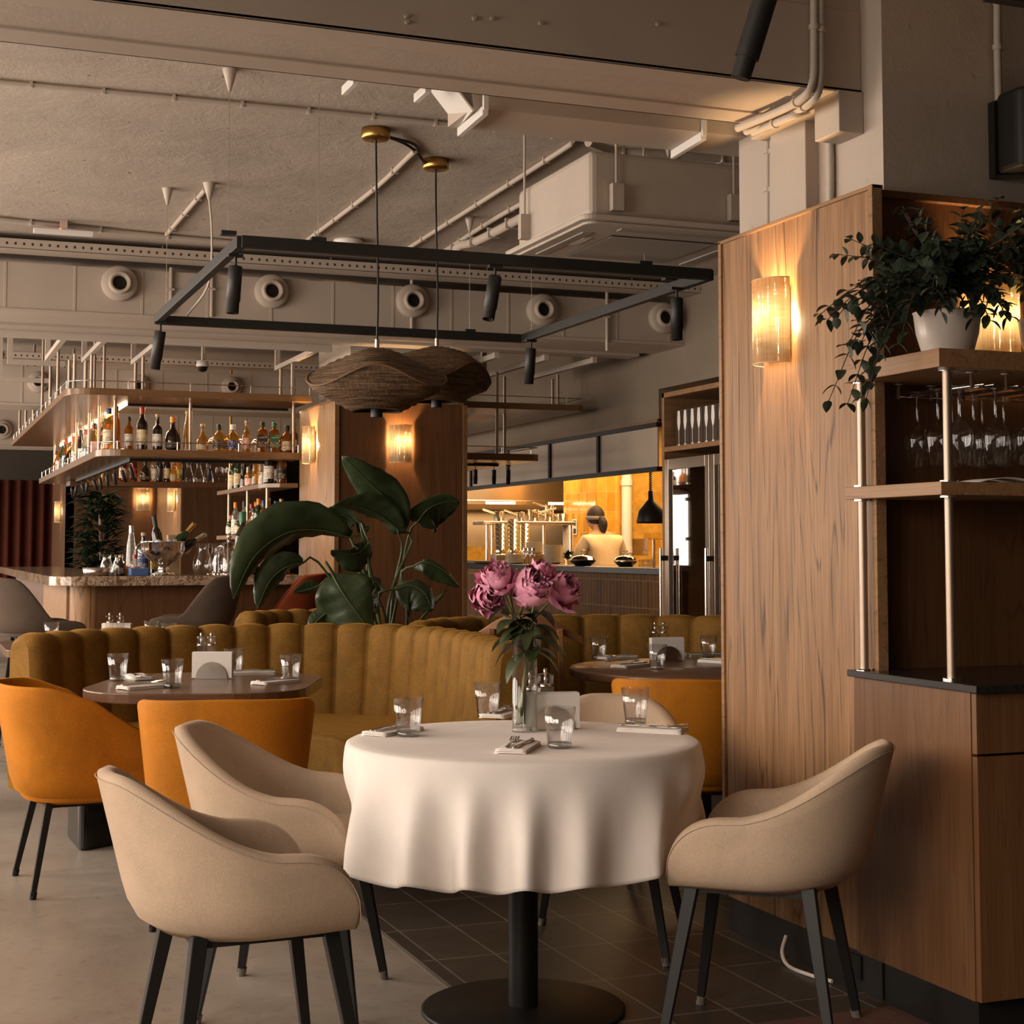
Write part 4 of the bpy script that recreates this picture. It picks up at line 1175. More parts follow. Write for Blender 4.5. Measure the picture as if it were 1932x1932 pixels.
def d1(r, i):
    if i < 6: return (r.uniform(PI*.95, PI*1.15), r.uniform(-.55, -.1), r.uniform(.32, .42))
    if i < 16: return (r.uniform(PI*.70, PI*1.30), r.uniform(-.35, .6), r.uniform(.20, .40))
    if i < 24: return (r.uniform(PI*1.25, PI*1.75), r.uniform(-.5, .1), r.uniform(.13, .20))
    return (r.uniform(0, 2*PI), r.uniform(.35, 1.3), r.uniform(.16, .31))
def d2(r, i):
    if i < 6: return (r.uniform(PI*1.1, PI*1.9), r.uniform(-.1, .5), r.uniform(.12, .2))
    return (r.uniform(0, 2*PI), r.uniform(.4, 1.4), r.uniform(.2, .34))
bushy(1788, 662, 3.72, 'bushy dark green plant in a wide white pot, trailing left over the shelf corner', 66, 4, 1, d1)
bushy(1985, 668, 3.72, 'bushy plant at the right edge before the lit sconce', 40, 15, 1, d2)
# ------------------------------------------------------------------ the clad column by the bar
CXL, CXR, CYF, CYB = 2.87, 3.87, 10.92, 12.0
t = thing('bar_column', 'wood-clad column at the end of the bar with a lit sconce on each side', 'column', (CXL, CYF, 0))
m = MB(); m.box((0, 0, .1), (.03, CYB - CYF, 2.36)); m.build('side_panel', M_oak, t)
m = MB(); m.box((.03, .012, .1), (CXR - CXL, .04, 2.36)); m.build('front_panel', M_oakd, t)  # same veneer as the side, its shade painted with the darker oak
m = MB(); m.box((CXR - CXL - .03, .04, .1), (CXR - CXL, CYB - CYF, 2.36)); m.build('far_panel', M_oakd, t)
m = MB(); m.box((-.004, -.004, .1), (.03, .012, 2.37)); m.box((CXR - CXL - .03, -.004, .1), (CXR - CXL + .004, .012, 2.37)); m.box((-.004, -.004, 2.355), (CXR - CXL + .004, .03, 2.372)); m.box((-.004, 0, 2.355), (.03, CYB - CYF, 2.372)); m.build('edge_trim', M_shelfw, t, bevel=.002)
m = MB(); m.box((.02, .02, 0), (CXR - CXL - .02, CYB - CYF, .1)); m.build('plinth', M_black, t)
f = MB(); f.box((CXL + .15, CYF + .15, 2.3), (CXR - .1, CYB, ZC)); struct(f, 'column_concrete', M_paint2)
p = at(755, 838, 'Y', CYF + .012); sconce((p.x, CYF + .012, p.z), 0, 'lit woven sconce on the front of the bar column above the big leaves', 17)
p = at(592, 840, 'X', CXL); sconce((CXL, p.y, p.z), -PI/2, 'lit woven sconce on the bar side of the bar column', 17)
# ------------------------------------------------------------------ bar counter
def marble(name):
    m, nt, b = newmat(name); v = coords(nt)
    g = noise(nt, v, 3.2, 8, .62, 1.2); h = noise(nt, v, 9, 8, .7, 2.5)
    base = ramp(nt, g, [(.3, (.05, .025, .014)), (.48, (.16, .095, .055)), (.6, (.27, .18, .115)), (.75, (.13, .07, .04))])
    vein = ramp(nt, h, [(.46, (0, 0, 0)), (.5, (1, 1, 1)), (.54, (0, 0, 0))])
    nt.links.new(mixc(nt, base, (.55, .42, .31), vein), b.inputs['Base Color']); b.inputs['Roughness'].default_value = .12
    return m
M_marble = marble('brown_marble')
BX0, BY0_, BZ = .98, 11.5, 1.10
bar = thing('bar_counter', 'L-shaped bar with a brown veined marble top and slatted oak front', 'bar counter', (BX0, BY0_, 0))
def lshape(x0, y0, x1, y1, dx, dy, r):
    pts = [(x1, y0), (x1, y0 + dy), (x0 + dx, y0 + dy), (x0 + dx, y1), (x0, y1)]
    pts += [(x0 + r - r*math.cos(PI/2*k/8), y0 + r - r*math.sin(PI/2*k/8)) for k in range(9)]
    return pts
m = MB(); m.prism(lshape(0, 0, CXL - BX0 - .002, 6.3, .62, .72, .22), 1.03, BZ); m.build('marble_top', M_marble, bar, bevel=.006)
m = MB(); m.prism(lshape(.16, .16, CXL - BX0 - .004, 6.2, .42, .5, .12), .10, 1.03); m.build('front', M_oakd, bar)  # shade of the bar front put into the colour; window-side slats stay pale
m = MB(); m.prism(lshape(.20, .20, CXL - BX0 - .004, 6.2, .3, .4, .1), 0, .10); m.build('kick_plate', M_black, bar)
for k in range(16):
    y = .42 + k * .125
    m = MB(); m.box((.140, y, .10), (.162, y + .105, 1.03)); m.build('front_slat', M_oakx, bar, bevel=.004)
m = MB(); m.lathe([(.13, .1), (.13, 1.03)], (.285, .285, 0), 32); m.build('round_corner', M_oak, bar)
# ------------------------------------------------------------------ hanging bottle shelves (gantry)
gan = thing('bottle_gantry', 'two-tier wooden bottle shelf hung round the bar from steel frames', 'hanging shelf', (BX0, 11.5, 2.0))
GO = Vector((BX0, 11.5, 2.0))
ZU, ZL = 2.405, 1.985
def gl(x, y): return (x - GO.x, y - GO.y)
def gshelf(name, x0, y0, x1, dx, dy, y1, z0, h):
    m = MB(); P = lshape(x0, y0, x1, y1, dx, dy, .20); m.prism([gl(*q) for q in P], z0 - 2.0, z0 - 2.0 + h)
    return m.build(name, M_shelfw, gan, bevel=.004)
gshelf('upper_shelf', 1.07, 11.6, CXL - .0, .50, .60, 17.8, ZU, .05)
gshelf('lower_shelf', 1.335, 11.95, CXL - .0, .36, .40, 17.4, ZL, .055)
def gright(name, x0, x1, y0, dy, y1, z0, h):
    m = MB(); P = [(CXR + .004, y0), (x1 - .06, y0), (x1 - .018, y0 + .018), (x1, y0 + .06), (x1, y1), (x0, y1), (x0, y0 + dy), (CXR + .004, y0 + dy)]
    m.prism([gl(*q) for q in P], z0 - 2.0, z0 - 2.0 + h); return m.build(name, M_shelfw, gan, bevel=.004)
gright('upper_shelf', 4.62, 5.13, 11.6, .55, 15.5, ZU, .05)
gright('lower_shelf', 4.38, 4.78, 11.7, .4, 15.3, 2.0, .055)
# gallery rails
def rail(pts, z):
    m = MB(); m.tube([Vector((*gl(x, y), z - 2 + .055)) for x, y in pts], .004, 6)
    r_ = m.build('gallery_rail', M_steel, gan)
    q = spline([(x, y, 0) for x, y in pts], max(3, int(len(pts) * 1.2)))
    L = sum((Vector(b) - Vector(a)).length for a, b in zip(pts, pts[1:]))
    for s in spline([(x, y, 0) for x, y in pts], max(3, int(L / .42) + 1)):
        m = MB(); m.cyl((s.x - GO.x, s.y - GO.y, z - 2), (s.x - GO.x, s.y - GO.y, z - 2 + .06), .0045, n=8); m.build('rail_pin', M_chrome, r_)
arc = lambda x, y, r: [(x + r - r*math.cos(PI/2*k/6), y + r - r*math.sin(PI/2*k/6)) for k in range(7)]
rail([(1.085, 17.6), (1.085, 14.7)] + arc(1.085, 11.615, .19) + [(2.0, 11.615), (CXL - .02, 11.615)], ZU + .05)
rail([(1.35, 17.2), (1.35, 14.7)] + arc(1.35, 11.965, .19) + [(2.1, 11.965), (CXL - .02, 11.965)], ZL + .055)
rail([(CXR + .02, 11.62), (4.5, 11.62), (5.11, 11.63), (5.115, 12.5)], ZU + .05)
rail([(CXR + .02, 11.72), (4.3, 11.72), (4.76, 11.73), (4.765, 12.5)], 2.055)
# LED strip under the upper shelf and the black lighting track under the lower one
m = MB(); m.box((*gl(1.55, 12.2), ZU - 2 - .014), (*gl(1.575, 17.5), ZU - 2 - .001)); m.build('led_strip', emit('warm_led', (1, .70, .40), 14), gan)
area_light('led_light', (1.56, 14.8, ZU - .03), (0, R(0), 0), .03, 5.2, 22, (1, .68, .38))
area_light('led_light', (2.2, 12.17, ZU - .03), (0, 0, 0), 1.3, .03, 5, (1, .68, .38))
m = MB(); m.box((*gl(1.575, 12.19), ZU - 2 - .02), (*gl(CXL - .05, 12.205), ZU - 2 - .001)); m.build('led_profile', M_black, gan)
def track_spot(par_name, pos, label, s=1.0, tilt=(0, 0), mat=None, grp='small black spotlights under the bar gantry', drop=.045):
    t = thing('spotlight', label, 'spotlight', pos, 0, grp)
    m = MB(); m.box((-.03*s, -.012*s, -.012), (.03*s, .012*s, 0)); m.build('adapter', M_blackm, t)
    m = MB(); m.cyl((0, 0, -drop), (0, 0, -.01), .006*s, n=8); m.build('stem', M_blackm, t)
    m = MB(); R_ = Matrix.Translation((0, 0, -drop)) @ Euler((tilt[0], tilt[1], 0)).to_matrix().to_4x4(); m.M = R_
    m.lathe([(0, 0), (.027*s, 0), (.029*s, -.003), (.029*s, -.145*s), (.026*s, -.146*s), (.026*s, -.195*s), (.022*s, -.195*s), (.02*s, -.17*s), (0, -.165*s)], n=20)
    m.build('barrel', mat or M_blackm, t); return t
m = MB(); m.box((*gl(1.60, 12.25), ZL - 2 - .022), (*gl(1.63, 17.2), ZL - 2)); m.box((*gl(1.60, 12.22), ZL - 2 - .022), (*gl(CXL - .03, 12.25), ZL - 2)); m.build('lighting_track', M_black, gan)
for k in range(10):
    y = 12.3 + k * .5
    track_spot('x', (1.615, y, ZL - .02), '%s spotlight from the corner on the bar side track' % nth(k), .52, (random.uniform(-.25, .25), random.uniform(-.4, .2)))
for k, x in enumerate((395, 345, 302)):
    p = at(x, 880, 'Y', 12.235); track_spot('x', (p.x, 12.235, ZL - .02), '%s spotlight from the column on the bar front track' % nth(k), .5)
for k, x in enumerate((897, 932, 959)):
    p = at(x, 880, 'Y', 12.2)
    track_spot('x', (p.x, 12.2, 1.995), '%s spotlight from the left under the shelf right of the bar column' % nth(k), .62)
m = MB(); m.box((*gl(CXR + .02, 12.185), -.022), (*gl(4.6, 12.215), 0)); m.build('lighting_track', M_black, gan)
# posts down from the steel frames
ZF = 2.715
def post(x, y, z0, z1=ZF, r=.0125):
    m = MB(); m.cyl((*gl(x, y), z0 - 2), (*gl(x, y), z1 - 2), r, n=12); m.build('post', M_pipe if False else M_satin, gan)
STX = [.99, 1.26, 1.63, 2.755]
for x in STX:
    for y in (11.78, 12.18): post(x if x > 1.1 else 1.14, y, ZU)
for k, y in enumerate((12.9, 13.6, 14.4, 15.4, 16.4, 17.3)): post(1.12, y, ZU, ZC); post(1.5, y + .2, ZL, ZC)
for x in (1.46, 2.02, 2.82): post(x, 12.0, ZL + .055, ZU)
for x in (1.40,): 
    for y in (12.5, 13.2, 14.2): post(x, y, ZL + .055, ZU)
for x, y in ((3.98, 11.72), (4.2, 12.05), (4.42, 11.75), (4.6, 12.05), (4.95, 11.75), (5.05, 12.1)): post(x, y, ZU + .05 if x > 4.7 else 2.055, ZF)
# the frames: a long square tube and stubs running back from it
m = MB(); m.box((*gl(XL + .1, 10.98), ZF - 2), (*gl(2.86, 11.03), ZF - 2 + .05)); m.build('frame_beam', M_pipe, gan, bevel=.003)
for x in STX:
    m = MB(); m.box((*gl(x - .02, 11.03), ZF - 2), (*gl(x + .02, 12.32), ZF - 2 + .035)); m.build('frame_stub', M_pipe, gan, bevel=.002)
    m = MB(); m.box((*gl(x - .02, 12.285), ZF - 2 + .035), (*gl(x + .02, 12.32), ZC - 2)); m.build('frame_hanger', M_pipe, gan, bevel=.002)
    m = MB(); m.box((*gl(x - .025, 10.985), ZF - 2 + .05), (*gl(x + .025, 11.03), ZC - 2)); m.build('frame_hanger', M_pipe, gan, bevel=.002)
for x in (4.1, 4.5, 4.9):
    m = MB(); m.box((*gl(x - .02, 10.9), ZF - 2), (*gl(x + .02, 12.3), ZF - 2 + .04)); m.build('frame_stub', M_pipe, gan, bevel=.002)
    for y in (10.92, 12.28):
        m = MB(); m.box((*gl(x - .02, y - .02), ZF - 2 + .04), (*gl(x + .02, y + .02), ZC - 2)); m.build('frame_hanger', M_pipe, gan)
for y in (13.2, 14.6, 16.0, 17.4):
    m = MB(); m.box((*gl(.75, y - .02), 2.78 - 2), (*gl(1.2, y + .02), 2.82 - 2)); m.build('frame_stub', M_pipe, gan)
    m = MB(); m.box((*gl(.75, y - .02), 2.82 - 2), (*gl(.79, y + .02), ZC - 2)); m.build('frame_hanger', M_pipe, gan)
# ------------------------------------------------------------------ bottles
def labmat(name, c, ink):
    m, nt, b = newmat(name)
    f1 = noise(nt, coords(nt, (90, 90, 260)), 1, 1, .5); band = noise(nt, coords(nt, (6, 6, 70)), 1, 0, .5)
    k = nt.nodes.new('ShaderNodeMath'); k.operation = 'MULTIPLY'
    nt.links.new(ramp(nt, f1, [(.52, (0, 0, 0)), (.56, (1, 1, 1))]), k.inputs[0]); nt.links.new(ramp(nt, band, [(.5, (0, 0, 0)), (.53, (1, 1, 1))]), k.inputs[1])
    nt.links.new(mixc(nt, c, ink, k.outputs[0]), b.inputs['Base Color']); b.inputs['Roughness'].default_value = .6
    return m
LAB = {'white': labmat('label_white', (.75, .68, .58), (.15, .1, .08)), 'cream': labmat('label_cream', (.72, .58, .36), (.2, .1, .04)), 'yellow': labmat('label_yellow', (.78, .50, .06), (.04, .02, .01)),
       'black': labmat('label_black', (.018, .015, .013), (.5, .36, .2)), 'green': labmat('label_green', (.02, .10, .045), (.5, .4, .2)), 'blue': labmat('label_blue', (.03, .05, .16), (.55, .5, .45)),
       'red': labmat('label_red', (.36, .03, .02), (.7, .6, .5)), 'sky': labmat('label_sky', (.30, .50, .60), (.7, .7, .7)), 'pink': labmat('label_pink', (.72, .46, .38), (.3, .1, .08))}
GL_ = {'amber': thin_glass('amber_glass', (.62, .30, .06), .05, .03, .25, (.42, .15, .015)), 'clear': thin_glass('bottle_clear', (.93, .93, .90), .06, .03, .10, (.7, .66, .6)),
       'gold': thin_glass('gold_spirit', (.82, .60, .26), .05, .03, .14, (.55, .30, .06)), 'dark': thin_glass('dark_glass', (.07, .04, .02), .08, .04, .7, (.02, .012, .008)),
       'green': thin_glass('green_glass', (.16, .30, .14), .07, .03, .4, (.03, .07, .025)), 'blue': thin_glass('blue_glass', (.05, .12, .30), .08, .03, .45, (.015, .05, .16)),
       'ruby': thin_glass('ruby_glass', (.45, .06, .03), .06, .03, .35, (.22, .02, .012))}
CAPM = {'black': M_blackm, 'white': M_white, 'red': plain('cap_red', (.38, .04, .02), .45), 'orange': plain('cap_orange', (.70, .22, .03), .4), 'cork': plain('cap_cork', (.50, .32, .17), .8),
        'blue': plain('cap_blue', (.03, .06, .22), .4), 'green': plain('cap_green', (.02, .12, .06), .4), 'gold': M_brass, 'silver': M_steel}
SHAPES = {'wine': [(0, 0), (.036, 0), (.037, .01), (.037, .18), (.030, .205), (.016, .235), (.0145, .29), (.016, .30)],
          'spirit': [(0, 0), (.038, 0), (.040, .01), (.040, .17), (.034, .195), (.016, .215), (.014, .27), (.016, .28)],
          'flask': [(0, 0), (.044, 0), (.050, .02), (.052, .07), (.044, .12), (.020, .155), (.015, .175), (.015, .215), (.018, .22)],
          'square': [(0, 0), (.046, 0), (.047, .01), (.047, .165), (.040, .18), (.017, .195), (.016, .235), (.018, .24)],
          'tall': [(0, 0), (.036, 0), (.038, .02), (.030, .20), (.018, .27), (.013, .32), (.015, .33)],
          'squat': [(0, 0), (.046, 0), (.048, .015), (.048, .10), (.038, .125), (.017, .14), (.016, .18), (.018, .185)]}
_bm = {}
def bottle(loc, shape, glass, cap, lab, label, group, s=1.0, capless=False):
    key = (shape, glass, cap, lab)
    if key not in _bm:
        P = SHAPES[shape]; n = 4 if shape == 'square' else 20
        t = thing('bottle', label, 'bottle', loc, 0, group)
        m = MB()
        if shape == 'square':
            m.lathe(P, n=16, rib=lambda k, i: (1 / max(abs(math.cos(2*PI*k/16)), abs(math.sin(2*PI*k/16)))) ** (.75 if i < 5 else 0) * .88)
        else: m.lathe(P, n=n)
        m.build('glass', GL_[glass], t)
        top = P[-1][1]; r = P[-1][0]
        m = MB(); h = .045 if shape in ('wine', 'tall') else .03
        m.lathe([(r + .0015, top - h), (r + .0015, top + .004), (r, top + .007), (0, top + .007)] if cap != 'cork' else [(r - .002, top - .004), (r + .003, top), (r + .003, top + .022), (0, top + .024)], n=14)
        m.build('cap', CAPM[cap], t)
        body = max(z for rr, z in P if rr > .85 * max(q for q, _ in P))
        z0 = body * .22; z1 = body * .80; R0 = max(q for q, _ in P)
        m = MB()
        if shape == 'square':
            e = R0 * .88 * 1.0 + .004
            m.box((-e*.78, -e*1.02 - .001, z0), (e*.78, -e*1.02 + .001, z1)); m.box((-e*1.02 - .001, -e*.78, z0), (-e*1.02 + .001, e*.78, z1))
        else:
            def rad(z):
                for (r0, a), (r1, b) in zip(P, P[1:]):
                    if a <= z <= b: return lerp(r0, r1, (z - a) / max(1e-6, b - a))
                return R0
            zs = [lerp(z0, z1, q / 4) for q in range(5)]
            m.grid([[((rad(z) + .0012) * math.cos(a), (rad(z) + .0012) * math.sin(a), z) for z in zs] for a in [PI*.55 + PI*1.3*q/16 for q in range(17)]])
        m.build('label', LAB[lab], t)
        _bm[key] = t
    else: t = copy_thing(_bm[key], loc, None, label, group)
    t.scale = (s, s, s); t.rotation_euler = (0, 0, random.uniform(-.4, .3) if shape != 'square' else -.15)
    return t
COLN = {'amber': 'amber', 'clear': 'clear', 'gold': 'golden', 'dark': 'dark', 'green': 'green', 'blue': 'blue', 'ruby': 'ruby red'}
grp = 'bottles on the lower gantry shelf facing us'
ZS = ZL + .056
row = [(205, 'spirit', 'gold', 'blue', 'cream', 1.08), (219, 'tall', 'amber', 'black', 'yellow', .98), (243, 'spirit', 'amber', 'black', 'white', .88), (268, 'wine', 'dark', 'red', 'cream', 1.08), (297, 'spirit', 'dark', 'cork', 'white', .92),
       (326, 'flask', 'dark', 'orange', 'black', 1.15), (353, 'tall', 'gold', 'cork', 'white', .88), (382, 'flask', 'gold', 'cork', 'cream', .88), (413, 'squat', 'gold', 'black', 'black', 1.12), (439, 'squat', 'gold', 'white', 'blue', 1.12),
       (465, 'spirit', 'gold', 'cork', 'pink', .82), (495, 'square', 'amber', 'black', 'black', .98), (517, 'square', 'amber', 'green', 'green', .98), (541, 'squat', 'amber', 'black', 'cream', 1.15), (555, 'spirit', 'amber', 'cork', 'cream', .8)]
SHN = {'wine': 'long-necked', 'spirit': 'straight-sided', 'flask': 'round', 'square': 'square', 'tall': 'slender', 'squat': 'squat'}
for i, (x, sh, g, c, l, s) in enumerate(row):
    p = at(x, 840, 'Y', 12.10)
    bottle((p.x, 12.10, ZS), sh, g, c, l, '%s %s bottle with a %s label, %s from the left on the gantry' % (SHN[sh], COLN[g], l, nth(i)), grp, s)
rnd = random.Random(11)
kinds = ['wine', 'spirit', 'spirit', 'tall', 'flask', 'squat', 'wine']
grp = 'bottles on the lower gantry shelf along the bar side'
for i in range(26):
    y = 12.32 + i * .185; sh = rnd.choice(kinds)
    g = rnd.choice(['clear', 'dark', 'clear', 'amber', 'green', 'clear', 'gold']); l = rnd.choice(['white', 'white', 'cream', 'sky', 'pink', 'black', 'blue']); c = rnd.choice(['black', 'red', 'red', 'silver', 'white', 'cork', 'gold'])
    bottle((1.47 + rnd.uniform(-.02, .03), y, ZS), sh, g, c, l, '%s %s bottle, %s label, %s from the corner along the side shelf' % (SHN[sh], COLN[g], l, nth(i)), grp, rnd.uniform(.9, 1.05))
# glasses and decanters between the bottles
for i, x in enumerate((398, 426, 452, 480, 506, 530)):
    p = at(x, 840, 'Y', 12.24)
    if i == 0:
        m = MB(); m.lathe([(.03, 0), (.034, .004), (.04, .06), (.036, .12), (.035, .12), (.038, .06), (.032, .008)], n=24)
        gb = m.build('glass', M_tumbler, loc=(p.x, 12.24, ZS)); o = gb
    else: o = gb.copy(); COL.objects.link(o); o.location = (p.x, 12.24, ZS)
    tag(o, 'stemless glass behind the bottles, %s from the left on the gantry front' % nth(i), 'glass', 'stemless glasses behind the gantry bottles')
# back bar shelf across the far side of the bar
t = thing('back_shelf', 'long dark shelf on the far side of the bar with bottles and carafes', 'shelf', (2.4, 16.3, 1.93))
m = MB(); m.box((-.85, 0, 0), (1.25, .38, .05)); m.build('board', M_oakd, t, bevel=.003)
for x in (-.5, .82):
    m = MB(); m.cyl((x, .3, .05), (x, .3, ZC - 1.93), .014, n=10); m.build('post', M_brass, t)
grp = 'bottles on the far back shelf'
for i, (x, sh, g, c, l) in enumerate(((232, 'spirit', 'ruby', 'white', 'white'), (252, 'wine', 'ruby', 'white', 'red'), (274, 'flask', 'dark', 'black', 'black'), (291, 'spirit', 'clear', 'black', 'white'), (300, 'spirit', 'dark', 'black', 'black'), (315, 'wine', 'dark', 'black', 'cream'), (327, 'squat', 'gold', 'cork', 'cream'), (336, 'spirit', 'gold', 'gold', 'yellow'))):
    p = at(x, 910, 'Y', 16.45); bottle((p.x, 16.45, 1.981), sh, g, c, l, '%s %s bottle with a %s label, %s from left on the far back shelf' % (SHN[sh], COLN[g], l, nth(i)), grp, 1.0)
for i, x in enumerate((356, 375, 393)):
    p = at(x, 910, 'Y', 16.45)
    if i == 0:
        m = MB(); m.lathe([(.0, 0), (.055, 0), (.058, .01), (.05, .06), (.024, .15), (.022, .19), (.032, .215)], n=20); cf0 = m.build('carafe', M_glass, loc=(p.x, 16.45, 1.981)); o = cf0
    else: o = cf0.copy(); COL.objects.link(o); o.location = (p.x, 16.45, 1.981)
    tag(o, 'clear conical carafe, %s of three on the far back shelf' % nth(i), 'carafe', 'carafes on the far back shelf')
for i, x in enumerate((413, 426, 432, 445, 450)):
    p = at(x, 910, 'Y', 16.45 + .08 * (i % 2))
    if i == 0:
        m = MB(); m.lathe([(.032, 0), (.005, .006), (.004, .07), (.03, .09), (.040, .12), (.034, .17)], n=20); wg0 = m.build('wine_glass', M_glass, loc=(p.x, 16.45, 1.981)); o = wg0
    else: o = wg0.copy(); COL.objects.link(o); o.location = (p.x, 16.45 + .08 * (i % 2), 1.981)
    tag(o, 'small wine glass, %s from the carafes on the far back shelf' % nth(i), 'wine glass', 'wine glasses on the far back shelf')
# two shelves of bottles on the bar side of the column
t = thing('bottle_shelf', 'two rounded shelves crowded with bottles beside the bar column', 'shelf', (2.6, 12.0, 1.0))
for nm, z in (('upper_board', 1.77), ('lower_board', 1.375)):
    m = MB(); m.prism([(0, .25), (.03, .10), (.12, .02), (.26, 0), (.26, 2.0), (.0, 2.0)], z - 1.0, z - .965); m.build(nm, M_shelfw, t, bevel=.003)
for y in (.15, .9, 1.7):
    m = MB(); m.cyl((.05, y, .1), (.05, y, .97), .0125, n=12); m.build('post', M_satin, t)
for z, gname, zz in ((1.806, 'upper', 14), (1.411, 'lower', 18)):
    for i in range(zz):
        y = 12.16 + (i // 2) * (1.7 / (zz / 2)); x = 2.665 + .10 * (i % 2)
        sh = rnd.choice(kinds); g = rnd.choice(['clear', 'dark', 'clear', 'green', 'gold', 'amber']); l = rnd.choice(['white', 'white', 'cream', 'black', 'pink', 'white']); c = rnd.choice(['black', 'red', 'cork', 'orange', 'gold', 'blue'])
        bottle((x, y, z), sh, g, c, l, '%s %s bottle, %s label, %s outward on the %s shelf by the bar column' % (SHN[sh], COLN[g], l, nth(i), gname), 'bottles on the shelves beside the bar column', rnd.uniform(.85, 1.0))
# ------------------------------------------------------------------ things standing on the bar
def onbar(x, Y): p = at(x, 1080, 'Y', Y); return (p.x, Y, BZ)
bottle(onbar(247, 11.95), 'tall', 'clear', 'silver', 'pink', 'tall clear bottle with a silver cap, left of the punch bowl', 'bottles standing on the bar', 1.1)
bottle(onbar(270, 12.1), 'spirit', 'blue', 'cork', 'blue', 'blue bottle with a cork, behind the punch bowl', 'bottles standing on the bar', 1.05)
bottle(onbar(293, 12.15), 'wine', 'green', 'green', 'yellow', 'green-necked wine bottle behind the punch bowl', 'bottles standing on the bar', 1.0)
bottle(onbar(227, 11.75), 'squat', 'dark', 'cork', 'black', 'small dark corked bottle at the front left of the bar', 'bottles standing on the bar', .72)
bottle(onbar(235, 11.8), 'squat', 'amber', 'gold', 'cream', 'small amber bottle beside the small dark corked one', 'bottles standing on the bar', .55)
bottle(onbar(254, 11.75), 'squat', 'clear', 'red', 'red', 'small clear bottle with a red label before the punch bowl', 'bottles standing on the bar', .8)
bottle(onbar(457, 11.85), 'wine', 'dark', 'green', 'cream', 'big dark bottle with a broad cream label behind the arching leaf', 'bottles standing on the bar', 1.55)
bottle(onbar(490, 11.95), 'wine', 'dark', 'black', 'red', 'big dark bottle with a red label behind the arching leaf', 'bottles standing on the bar', 1.45)
bottle(onbar(536, 12.0), 'squat', 'amber', 'silver', 'white', 'amber bottle with a steel pourer at the right of the bar', 'bottles standing on the bar', .9)
x_ = onbar(308, 11.88)
t = thing('punch_bowl', 'large footed silver punch bowl of bottles on the bar', 'bowl', x_)
m = MB(); m.lathe([(0, .004), (.085, 0), (.088, .01), (.05, .03), (.035, .06), (.06, .085), (.13, .13), (.165, .19), (.172, .245), (.178, .25), (.166, .245), (.155, .19), (.12, .14), (0, .11)], n=48); m.build('bowl', M_chrome, t)
for sx in (-1, 1):
    m = MB(); m.tube([Vector((sx*(.165 + .035*math.sin(PI*k/10)), 0, .16 + .08*k/10)) for k in range(11)], .006, 8); m.build('handle', M_chrome, t)
def slanted(pos, d, glass, cap, label, L=.32):
    t = thing('bottle', label, 'bottle', pos, 0, 'bottles chilling in the punch bowl'); d = Vector(d).normalized()
    t.rotation_euler = Vector((0, 0, 1)).rotation_difference(d).to_euler()
    m = MB(); m.lathe([(r, z) for r, z in SHAPES['wine']], n=18); m.build('glass', GL_[glass], t)
    m = MB(); m.lathe([(.0175, .21), (.0175, .30), (.02, .315), (0, .32)], n=14); m.build('foil', CAPM[cap], t)
slanted((x_[0] - .02, x_[1] + .02, BZ + .13), (-.15, .1, 1), 'dark', 'black', 'dark foiled bottle standing in the punch bowl')
slanted((x_[0] + .02, x_[1], BZ + .15), (.55, .0, .62), 'green', 'gold', 'gold-necked bottle leaning right in the punch bowl')
slanted((x_[0] + .04, x_[1] - .03, BZ + .14), (1.0, .0, .62), 'dark', 'silver', 'dark silver-necked bottle leaning out of the punch bowl')
m = MB()
for k in range(40):
    a, r = rnd.uniform(0, 6.28), .13 * rnd.random() ** .5
    m.ell((r*math.cos(a), r*math.sin(a), .225 + .03*rnd.random()), (.02, .02, .016), 6, 4)
o = m.build('ice_cubes', thin_glass('ice', (.9, .93, .95), .1, .1, .3, (.8, .8, .8)), loc=x_); tag(o, 'heap of ice filling the silver punch bowl', 'ice', kind='stuff')
def jug(x, Y, s, label):
    t = thing('water_jug', label, 'jug', onbar(x, Y), 0, 'clear glass jugs on the bar')
    m = MB(); m.lathe([(0, 0), (.045*s, 0), (.062*s, .03*s), (.068*s, .075*s), (.055*s, .13*s), (.040*s, .165*s), (.044*s, .20*s), (.052*s, .215*s)], n=28); m.build('body', M_tumbler, t)
    m = MB(); m.tube(spline([(.045*s, 0, .19*s), (.10*s, 0, .185*s), (.105*s, 0, .11*s), (.064*s, 0, .07*s)], 12), .006*s, 8); m.build('handle', M_tumbler, t)
jug(382, 11.8, 1.1, 'left glass jug right of the punch bowl'); jug(411, 11.85, 1.1, 'right glass jug, next to the glass cloche')
jug(201, 12.0, .72, 'small glass jug at the left of the bar'); jug(224, 12.05, .72, 'second small glass jug beside the plant')
x_ = onbar(432, 12.05)
t = thing('glass_cloche', 'shiny domed cloche on the bar behind the jugs', 'cloche', x_)
m = MB(); m.lathe([(.13, .0), (.13, .02), (.0, .022)], n=32); m.build('base', M_chrome, t)
m = MB(); m.lathe([(.12, .02), (.12, .12), (.10, .20), (.05, .245), (0, .255)], n=32); m.build('dome', thin_glass('mirror_glass', (.7, .65, .6), .3), t)
m = MB(); m.lathe([(.008, .25), (.01, .27), (.02, .285), (.014, .31), (0, .315)], n=16); m.build('knob', M_chrome, t)
x_ = onbar(182, 11.75)
t = thing('condiment_tray', 'low dark garnish tray at the left of the bar', 'tray', x_)
m = MB(); m.lathe([(0, 0), (.09, 0), (.10, .06), (.097, .06), (.088, .006), (0, .006)], n=24); m.build('dish', M_steel, t)
m = MB(); m.ell((.01, 0, .03), (.07, .06, .03), 12, 6); m.build('garnish', plain('dark_garnish', (.03, .02, .012), .5), t)
x_ = onbar(262, 11.68)
